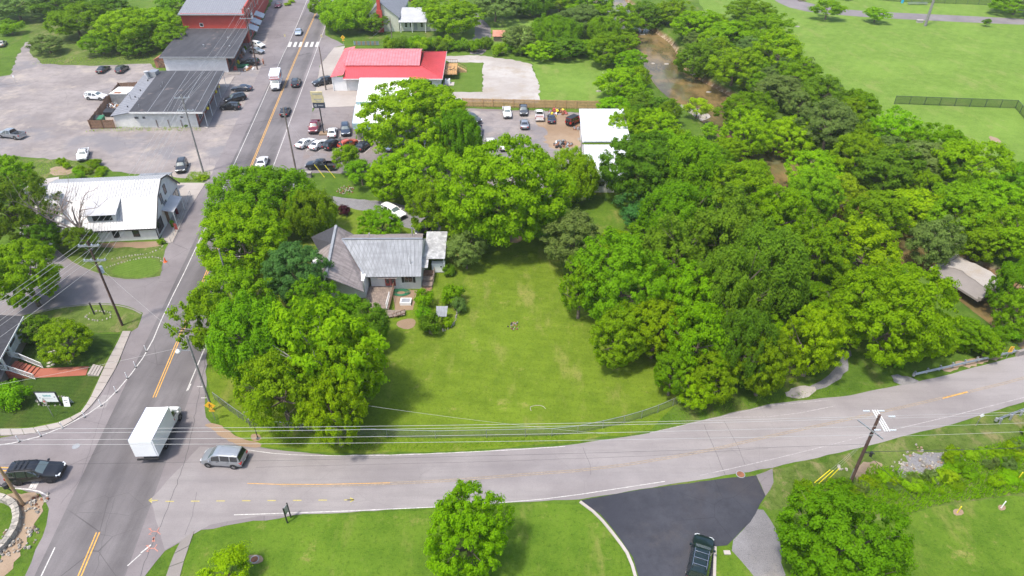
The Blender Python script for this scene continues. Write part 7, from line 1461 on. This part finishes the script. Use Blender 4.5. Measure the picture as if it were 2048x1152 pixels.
post_sign(1952, 851, 1.9, 'small pale sign on a post before the lower guardrail', shape='diamond', w=.28, mat='sign_white')
def stripes(root, z):
    k = MB()
    for i in range(3): k.extr([(-.14, -.072, z-.3+i*.22), (.14, -.072, z-.16+i*.22), (.14, -.072, z-.08+i*.22), (-.14, -.072, z-.22+i*.22)], [(-.14, -.08, z-.3+i*.22), (.14, -.08, z-.16+i*.22), (.14, -.08, z-.08+i*.22), (-.14, -.08, z-.22+i*.22)])
    part('black_stripes', k, 'marker_black', root)
post_sign(2012, 716, 1.9, 'yellow and black striped bridge marker at the road edge on the right', shape='rect', w=.45, extra=stripes)
post_sign(102, 840, 2.9, 'round-topped small sign on a leaning-looking steel post on the church lawn', shape='rect', w=.34, mat='sign_white', extra=lambda r_, z: part('print', MB().box(-.08, .08, -.08, -.07, z-.15, z+.15), 'marker_black', r_)) if False else None
x, y = G(107, 834); root = thing('parking_sign', 'small pinkish sign on a thin steel post in front of the white church sign', 'sign', (x, y, 0)); k = MB(); k.tube([(0, 0, 0), (0, 0, 2.6)], .035, 6); part('post', k, 'metal_galv', root); k = MB(); k.extr([(-.16, -.05, 2.1), (.16, -.05, 2.1), (.24, -.05, 2.5), (0, -.05, 3.0), (-.24, -.05, 2.5)], [(-.16, -.08, 2.1), (.16, -.08, 2.1), (.24, -.08, 2.5), (0, -.08, 3.0), (-.24, -.08, 2.5)]); part('panel', k, 'curtain', root); k = MB(); k.lathe([(.05, 0), (.1, .0), (.1, .02), (.05, .02)], 10, c=(0, -.1, 2.5), axis='y'); part('print_ring', k, 'print_red', root)
# church sign
x, y = G(104, 812); root = thing('church_sign', 'wide white sign with teal lettering between two black posts on the church lawn', 'sign', (x, y, 0))
for s_ in (-1.15, 1.15): k = MB(); k.box(s_-.06, s_+.06, -.06, .06, 0, 2.2); part('post', k, 'marker_black', root)
k = MB(); k.box(-1.09, 1.09, -.05, .05, .72, 2.14); part('panel', k, 'sign_white', root); k = MB(); k.box(-1.09, 1.09, -.065, .065, 2.14, 2.2); k.box(-1.09, 1.09, -.065, .065, .66, .72); part('frame', k, 'marker_black', root); M('print_teal', (.06, .30, .30), .5)
k = MB()
for i in range(7): k.box(-.36+i*.13, -.36+i*.13+.09, -.056, -.05, 1.58, 1.74+(.05 if i % 3 == 0 else 0))
k.box(-.36, .55, -.056, -.05, 1.50, 1.52); part('lettering', k, 'print_teal', root)
k = MB()
for i in range(9): k.box(-.5+i*.125, -.5+i*.125+.07, -.056, -.05, 1.22, 1.27)
part('small_lettering', k, 'metal_dull', root); k = MB(); k.box(-.88, -.72, -.056, -.05, 1.28, 1.34); k.box(-.84, -.78, -.056, -.05, 1.34, 1.40); k.box(.78, .96, -.056, -.05, 1.42, 1.48); k.box(.83, .90, -.056, -.05, 1.48, 1.56); part('corner_emblem', k, 'marker_black', root)
x, y = G(138, 809); root = thing('sandwich_board', 'white folding sandwich board beside the church sign', 'sign', (x, y, 0)); k = MB(); k.hexa([(-.35, -.35, 0), (.35, -.35, 0), (.35, -.31, 0), (-.35, -.31, 0), (-.35, -.03, 1.15), (.35, -.03, 1.15), (.35, .0, 1.15), (-.35, .0, 1.15)]); part('front_board', k, 'sign_white', root); k = MB(); k.hexa([(-.35, .35, 0), (.35, .35, 0), (.35, .31, 0), (-.35, .31, 0), (-.35, .04, 1.15), (.35, .04, 1.15), (.35, .01, 1.15), (-.35, .01, 1.15)]); part('back_board', k, 'sign_white', root)
k = MB(); k.box(-.20, -.02, -.175, -.16, .80, .86); k.box(-.02, .22, -.18, -.165, .81, .85); k.box(-.05, .15, -.26, -.24, .55, .60); part('print', k, 'marker_black', root)
x, y = G(140, 728); root = thing('yard_sign', 'small yellow and white yard sign on the church lawn beside the brick walk', 'sign', (x, y, 0)); k = MB(); k.box(-.3, .3, -.02, .02, .45, 1.2); part('panel', k, 'sign_white', root); k = MB(); k.box(-.27, .27, -.028, -.02, .48, .78); part('yellow_band', k, 'flower_yellow', root)
for s_ in (-.2, .2): k = MB(); k.tube([(s_, 0, 0), (s_, 0, .45)], .012, 5); part('leg', k, 'metal_galv', root)
k = MB(); k.box(-.18, .18, -.03, -.02, .95, 1.08); part('print', k, 'print_red', root)
for i, (px, py) in enumerate(((189, 629), (209, 629))): x, y = G(px, py); k = MB(); k.box(x-.07, x+.07, y-.07, y+.07, 0, 1.9); k.box(x-.09, x+.09, y-.09, y+.09, 1.9, 1.95); solo('black_post', k, 'marker_black', '%s of two black square posts in the oval stone ring' % ('left', 'right')[i], 'post')
# tall roadside sign
x, y = G(648, 268); root = thing('roadside_sign', 'tall roadside sign with cream panels over a blue-black panel by the slanted parking row', 'sign', (x, y, 0)); k = MB(); k.tube([(0, 0, 0), (0, 0, 6.4)], .13, 8); part('post', k, 'marker_black', root); k = MB(); k.box(-.9, .9, -.8, .8, 0, .3); part('base', k, 'dirt', root)
M('panel_cream', (.50, .43, .24), .5); k = MB(); k.box(-1.2, 1.2, -.15, .15, 5.6, 6.7); part('lower_panel', k, 'paint_bluegray', root); k = MB(); k.box(-1.3, 1.1, -.16, .16, 6.75, 8.1); part('cream_panel', k, 'panel_cream', root); k = MB(); k.box(-1.35, 1.0, -.15, .15, 8.15, 9.0); part('cream_panel', k, 'panel_cream', root)
k = MB()
for i in range(6): k.box(-.8+i*.28, -.8+i*.28+.2, -.172, -.162, 7.3, 7.55)
for i in range(4): k.box(-.4+i*.25, -.4+i*.25+.16, -.172, -.162, 6.95, 7.12)
for i in range(7): k.box(-.95+i*.27, -.95+i*.27+.2, -.165, -.155, 8.4, 8.65)
part('lettering', k, 'metal_dull', root); k = MB(); k.lathe([(.001, -.005), (.3, -.005), (.3, .005), (.001, .005)], 10, c=(-.7, -.16, 6.15), axis='y'); k.box(-.2, .9, -.17, -.155, 6.05, 6.3); part('emblem', k, 'metal_galv', root)
# sign seen edge-on by the lower verge
a, b_ = G(575, 1046), G(582, 1035); root = thing('edge_on_sign', 'dark two-post sign seen edge-on on the lower verge', 'sign', (*a, 0))
for q in (a, b_): k = MB(); k.box(q[0]-.05, q[0]+.05, q[1]-.05, q[1]+.05, 0, 2.2); part('post', k, 'marker_black', root, world=True)
k = MB(); k.obox((*a, 1.6), (*b_, 1.6), .04, 1.0); part('panel', k, 'metal_galv', root, world=True)
# delineator posts round the corner
w_ = ['topmost', 'second from the top', 'third from the top', 'fourth', 'fifth', 'sixth', 'seventh', 'eighth and last']
for i, (px, py) in enumerate(((293, 703), (272, 735), (255, 757), (233, 785), (203, 812), (170, 835), (126, 857), (82, 873), (39, 884))):
    x, y = G(px, py); root = thing('delineator_post', '%s white flexible post between sidewalk and curved white line' % (w_+['ninth, nearest the left edge'])[i], 'bollard', (x, y, .02), 0, 'white flexible posts round the corner'); k = MB(); k.lathe([(.001, 0), (.13, 0), (.13, .05), (.05, .07)], 8); part('base', k, 'marker_black', root); k = MB(); k.tube([(0, 0, .05), (0, 0, .95)], .045, 8); part('tube', k, 'sign_white', root)
for px, py, lb in ((571, 78, 'left'), (644, 79, 'right')):
    post_sign(px, py, 1.4, 'small yellow-green crosswalk marker at the %s end of the crossing' % lb, name='crosswalk_marker', shape='rect', w=.4, mat='panel_cream')
x, y = G(331, 524); k = MB(); k.lathe([(.001, 0), (.28, 0), (.28, .05), (.17, .05), (.05, .75), (.001, .76)], 10, c=(x, y, .02)); solo('traffic_cone', k, 'orange_plastic', 'orange traffic cone at the road end of the stone edging', 'traffic cone')
x, y = G(602, 355); root = thing('fire_hydrant', 'red-orange fire hydrant beside the plain brown pole', 'hydrant', (x, y, 0)); k = MB(); k.lathe([(.001, 0), (.2, 0), (.14, .1), (.14, .6), (.18, .62), (.16, .75), (.001, .88)], 10); part('barrel', k, 'hydrant_red', root)
for s_ in (-1, 1): k = MB(); k.tube([(0, 0, .5), (s_*.25, 0, .5)], .07, 6); part('outlet', k, 'hydrant_red', root)
x, y = G(618, 354); k = MB(); k.box(x-.5, x+.5, y-.4, y+.4, 0, .9); k.box(x-.6, x+.6, y-.5, y+.5, .9, 1.0); solo('stone_plinth', k, 'stone', 'small square stone plinth beside the fire hydrant', 'stone post')
for px, py, r_, lb, m_ in ((509, 1119, .32, 'rusty round manhole cover in the lower verge grass', 'rust'), (1481, 949, .38, 'rusty round manhole cover at the edge of the new asphalt', 'rust'), (152, 893, .3, 'dark round manhole cover on the junction asphalt', 'metal_dull')):
    x, y = G(px, py); root = thing('manhole_cover', lb, 'manhole cover', (x, y, .028)); k = MB(); k.lathe([(.001, .012), (r_, .012), (r_, 0)], 20); part('lid', k, m_, root); k = MB(); k.lathe([(r_+.01, 0), (r_+.01, .015), (r_+.09, .015), (r_+.09, 0)], 20); part('frame', k, 'metal_dull', root)
    if m_ == 'rust' and py > 1000: patch_sheet([(px-18, py-8), (px+12, py-10), (px+20, py+2), (px+5, py+10), (px-14, py+8)], 'dirt', 6*Z)
x, y = G(1454, 1106); k = MB(); k.box(x-.3, x+.3, y-.2, y+.2, 0, .12); solo('utility_box_lid', k, 'concrete_pale', 'small pale utility box lid in the grass by the drive kerb', 'utility box')
for px, py, m_, lb in ((1914, 1026, 'guy_yellow', 'yellow pipeline marker post on the lower right grass'), (2002, 1016, 'sign_white', 'white pipeline marker post on the lower right grass, by the right edge'), (2036, 958, 'guy_yellow', 'pale yellow marker post in the weeds at the right edge')):
    x, y = G(px, py); k = MB(); k.tube([(x, y, 0), (x+.05, y, 1.0)], .05, 8); k.lathe([(.001, .98), (.065, 1.0), (.001, 1.08)], 8, c=(x+.05, y, 0)); solo('marker_post', k, m_, lb, 'marker post')
# guardrails
def guardrail(P0, P1, label, posts, side):
    L = math.dist(P0, P1); ang = math.atan2(P1[1]-P0[1], P1[0]-P0[0]); root = thing('guardrail', label, 'guardrail', (*P0, 0), ang)
    pr_ = [(0, .42), (.07, .48), (.07, .54), (.02, .60), (.07, .66), (.07, .72), (0, .78)]; k = MB(); A = [(0, y*side, z) for y, z in pr_]; B = [(L, y*side, z) for y, z in pr_]
    for i in range(6): k.hexa([A[i], B[i], (L, B[i][1]-.012*side, B[i][2]), (0, A[i][1]-.012*side, A[i][2]), A[i+1], B[i+1], (L, B[i+1][1]-.012*side, B[i+1][2]), (0, A[i+1][1]-.012*side, A[i+1][2])])
    part('beam', k, 'metal_galv', root)
    for i in range(posts): x = .3+(L-.6)*i/(posts-1); k = MB(); k.box(x-.08, x+.08, -side*.25-.08, -side*.25+.08, 0, .8); part('post', k, 'metal_dull', root); k = MB(); k.box(x-.07, x+.07, -.17 if side > 0 else .0, 0 if side > 0 else .17, .5, .72); part('spacer', k, 'metal_dull', root)
    k = MB(); k.lathe([(.001, .40), (.16, .40), (.16, .80), (.001, .80)], 10, c=(-.1, 0, 0)); part('end_shoe', k, 'metal_dull', root)
guardrail(G(1826, 756), G(2030, 709), 'long steel guardrail on the far side of the road by the bridge', 9, -1); guardrail(G(1990, 846), G(2140, 790), 'steel guardrail starting at the right edge on the near side of the road', 8, 1)
k = MB(); a, b_ = G(2032, 712), G(2300, 640); k.obox((*a, .4), (*b_, .4), .35, .8); solo('bridge_parapet', k, 'concrete_gray', 'concrete bridge parapet continuing from the long guardrail', 'parapet')
# chain-link fences
def mesh_mat():
    m = bpy.data.materials.new('chain_link'); nt, N, L, b = nodes(m); b.inputs['Base Color'].default_value = (.22, .24, .23, 1); b.inputs['Metallic'].default_value = .5; b.inputs['Alpha'].default_value = .22; MATS['chain_link'] = m
mesh_mat(); MATS['chain_link_dark'] = MATS['chain_link'].copy(); MATS['chain_link_dark'].node_tree.nodes['Principled BSDF'].inputs['Base Color'].default_value = (.03, .05, .035, 1); MATS['chain_link_dark'].node_tree.nodes['Principled BSDF'].inputs['Alpha'].default_value = .30; M('fence_dark', (.035, .06, .045), .5)
def chainlink(px, h, label, sp, dark=False, world=False, rail=.03):
    pts = px if world else [G(*p) for p in px]; root = thing('chain_link_fence', label, 'fence', (*pts[0], 0)); sm = pts if dark else smooth_poly(pts, 1, False); m = 'fence_dark' if dark else 'metal_galv'
    for (a, b) in zip(sm, sm[1:]): k = MB(); k.box(0, math.dist(a, b), -.006, .006, .05, h-.03); w = part('mesh_panel', k, 'chain_link_dark' if dark else 'chain_link', root); w.location = (a[0]-pts[0][0], a[1]-pts[0][1], 0); w.rotation_euler = (0, 0, math.atan2(b[1]-a[1], b[0]-a[0]))
    k = MB(); k.tube([(*p, h) for p in sm], rail, 5); part('top_rail', k, m, root, world=True)
    d = dense(sm, sp)
    pm = MB(); pm.tube([(0, 0, 0), (0, 0, h+.05)], rail*1.3, 6); pm = pm.mesh('post', m)
    for p in d: link('post', pm, root, (p[0]-pts[0][0], p[1]-pts[0][1], 0))
    return root
chainlink([(430, 800), (470, 830), (500, 850)], 1.2, 'short sagging chain-link fence at the near road corner', 2.4); chainlink([(500, 854), (640, 866), (820, 878), (1024, 874), (1130, 872), (1230, 852), (1300, 832), (1360, 806)], 1.2, 'long chain-link fence curving along the lower edge of the mown lawn', 2.9)
chainlink([(1788, 208), (2030, 217)], 1.9, 'green chain-link fence across the park field', 3.0, True, rail=.05); chainlink([(2030, 217), (2120, 320)], 1.9, 'green chain-link fence turning down at the right edge of the park', 3.0, True, rail=.05); chainlink([(1680, -6), (1800, 4), (2070, 14)], 1.8, 'low green chain-link fence beyond the walking path', 3.5, True, rail=.05); chainlink([(1170, 482), (1262, 480)], 1.2, 'chain-link fence closing the grass strip in the wood', 2.5)
# park items
sheet('walking_path', [(1500, -40), (1545, 0), (1590, 20), (1680, 31), (1850, 41), (2100, 52), (2100, 40), (1850, 28), (1700, 21), (1620, 8), (1570, -12), (1540, -40)], 3*Z, 'asphalt_side', .03, sm=1)
def bleacher(px, py, W, label, rows=2):
    x, y = G(px, py); root = thing('park_bleacher', label, 'bench', (x, y, 0))
    for i in range(rows): k = MB(); k.box(-W/2, W/2, i*.6, i*.6+.28, .42+i*.28, .47+i*.28); part('seat', k, 'metal_galv', root); k = MB(); k.box(-W/2, W/2, i*.6+.30, i*.6+.5, .2+i*.25, .24+i*.25); part('footboard', k, 'metal_galv', root)
    for s_ in (-.4, 0, .4): k = MB(); k.obox((W*s_, 0, 0), (W*s_, rows*.6, 0.05), .06, .06); k.obox((W*s_, .1, 0), (W*s_, .1, .45), .06, .06); k.obox((W*s_, .7, 0), (W*s_, .7, .72), .06, .06); part('leg', k, 'metal_galv', root)
bleacher(1836, 10, 6.8, 'silver two-row bleacher beside the walking path in the park'); bleacher(2046, 22, 5, 'silver bleacher at the right edge under the corner tree')
x, y = G(1804, 6); k = MB(); k.lathe([(.001, 0), (.4, 0), (.42, 1.1), (.45, 1.15), (.001, 1.3)], 12, c=(x, y, 0)); M('bin_blue', (.02, .32, .55), .5); solo('park_litter_bin', k, 'bin_blue', 'bright blue litter bin beside the park bleacher', 'litter bin')
x, y = G(1839, 45); k = MB(); k.box(x-.9, x+.9, y-.5, y+.5, 0, .7); k.box(x-1, x+1, y-.6, y+.6, .7, .8); solo('electrical_box', k, 'concrete_pale', 'low pale utility box left of the tall park pole', 'utility box')
x, y = G(1603, 2); root = thing('picnic_table', 'brown picnic table beside the walking path at the top', 'table', (x, y, 0)); k = MB(); k.box(-1.4, 1.4, -.45, .45, .72, .78); part('tabletop', k, 'wood_brown', root)
for s_ in (-.85, .85): k = MB(); k.box(-1.4, 1.4, s_-.15, s_+.15, .42, .47); part('seat', k, 'wood_brown', root)
for s_ in (-1, 1): k = MB(); k.obox((s_, -.8, 0), (s_, .3, .74), .08, .08); k.obox((s_, .8, 0), (s_, -.3, .74), .08, .08); part('leg', k, 'wood_brown', root)
x, y = G(1595, 53); k = MB(); k.lathe([(.001, 0), (.7, 0), (.6, .08), (.001, .1)], 12, c=(x, y, 0)); solo('drain_cover', k, 'stone', 'small round drain cover in the park grass', 'drain cover')
for i, (px, py, sz) in enumerate(((1020, 819, 1.0),)):
    cx, cy = G(1075, 818); r = [(cx+math.cos(a/10*6.28)*.9+rnd.uniform(-.1, .1), cy+math.sin(a/10*6.28)*.55) for a in range(11)]; k = MB(); k.tube([(*p, .05) for p in r[:7]], .03, 5); solo('garden_hose_ring', k, 'stone_pale', 'tan curved ring lying on the lower lawn', 'ring')
x, y = G(33, 167); post_sign(33, 168, 2.2, 'thin leaning stake with small sign on the gravel lot at the left', shape='rect', w=.3, mat='sign_white'); 
# grass blades near the weedy bank and along verges: uncountable
def tufts(name, polys, n, h, mat, label, seed, group=None):
    rr = np.random.default_rng(seed); P_ = []
    for poly in polys:
        W_ = [G(*p) for p in poly]; x0, x1 = min(p[0] for p in W_), max(p[0] for p in W_); y0, y1 = min(p[1] for p in W_), max(p[1] for p in W_); c = 0
        while c < n//len(polys):
            x, y = rr.uniform(x0, x1), rr.uniform(y0, y1)
            c += 1
            if inpoly(x, y, W_): P_.append((x, y))
    k = MB()
    for x, y in P_:
        for j in range(3):
            a = rr.uniform(0, 6.28); l = h*rr.uniform(.5, 1.2); dx, dy = math.cos(a)*l*.5, math.sin(a)*l*.5; w = .05+.05*rr.random(); k.add([(x-dy*w, y+dx*w, 0), (x+dy*w, y-dx*w, 0), (x+dx+dy*w*.3, y+dy-dx*w*.3, l), (x+dx*.6-dy*w*1.6, y+dy*.6+dx*w*1.6, l*.75)], [(0, 1, 2, 3)])
    me = bpy.data.meshes.new(name); me.from_pydata(k.v, [], k.f); me.materials.append(MATS[mat]); return tag(link(name, me), label, 'grass', group, 'stuff')
tufts('tall_grass', [[(1700, 985), (1740, 930), (1850, 950), (1950, 900), (2060, 870), (2060, 985), (1900, 1005), (1800, 1030), (1720, 1030)]], 11000, .42, 'leaf_bright', 'tall rough grass on the bank right of the dead-end pole', 1)
tufts('verge_grass', [[(520, 888), (660, 900), (900, 900), (1130, 884), (1130, 872), (900, 880), (660, 872), (520, 862)], [(1130, 884), (1300, 862), (1540, 806), (1700, 788), (1700, 775), (1540, 790), (1360, 815), (1230, 860)]], 6500, .20, 'leaf_bright', 'longer verge grass between the chain-link fence and the road', 2)
tufts('strip_grass', [[(0, 320), (160, 326), (218, 338), (120, 352), (0, 362)], [(230, 250), (400, 250), (402, 262), (170, 264)], [(60, 130), (305, 122), (305, 108), (90, 120)], [(380, 345), (420, 345), (420, 360), (370, 362)]], 3600, .30, 'leaf_yellow', 'rough grass on the strips round the gravel lot', 3)
# ---------------------------------------------------------------- the air: thin even haze round the whole place
k = MB(); k.box(-760, 760, -360, 960, -4.5, 58.5); hz = part('haze', k, 'tar', None); hz.data.materials.clear()
m = bpy.data.materials.new('haze_air'); m.use_nodes = True; m.node_tree.nodes.clear(); out = m.node_tree.nodes.new('ShaderNodeOutputMaterial'); pv = m.node_tree.nodes.new('ShaderNodeVolumePrincipled')
pv.inputs['Color'].default_value = (.97, .97, .96, 1); pv.inputs['Density'].default_value = .00018; pv.inputs['Anisotropy'].default_value = .3; m.node_tree.links.new(pv.outputs[0], out.inputs['Volume']); hz.data.materials.append(m)
tag(hz, 'thin summer haze filling the air over the whole view', 'haze', kind='stuff')
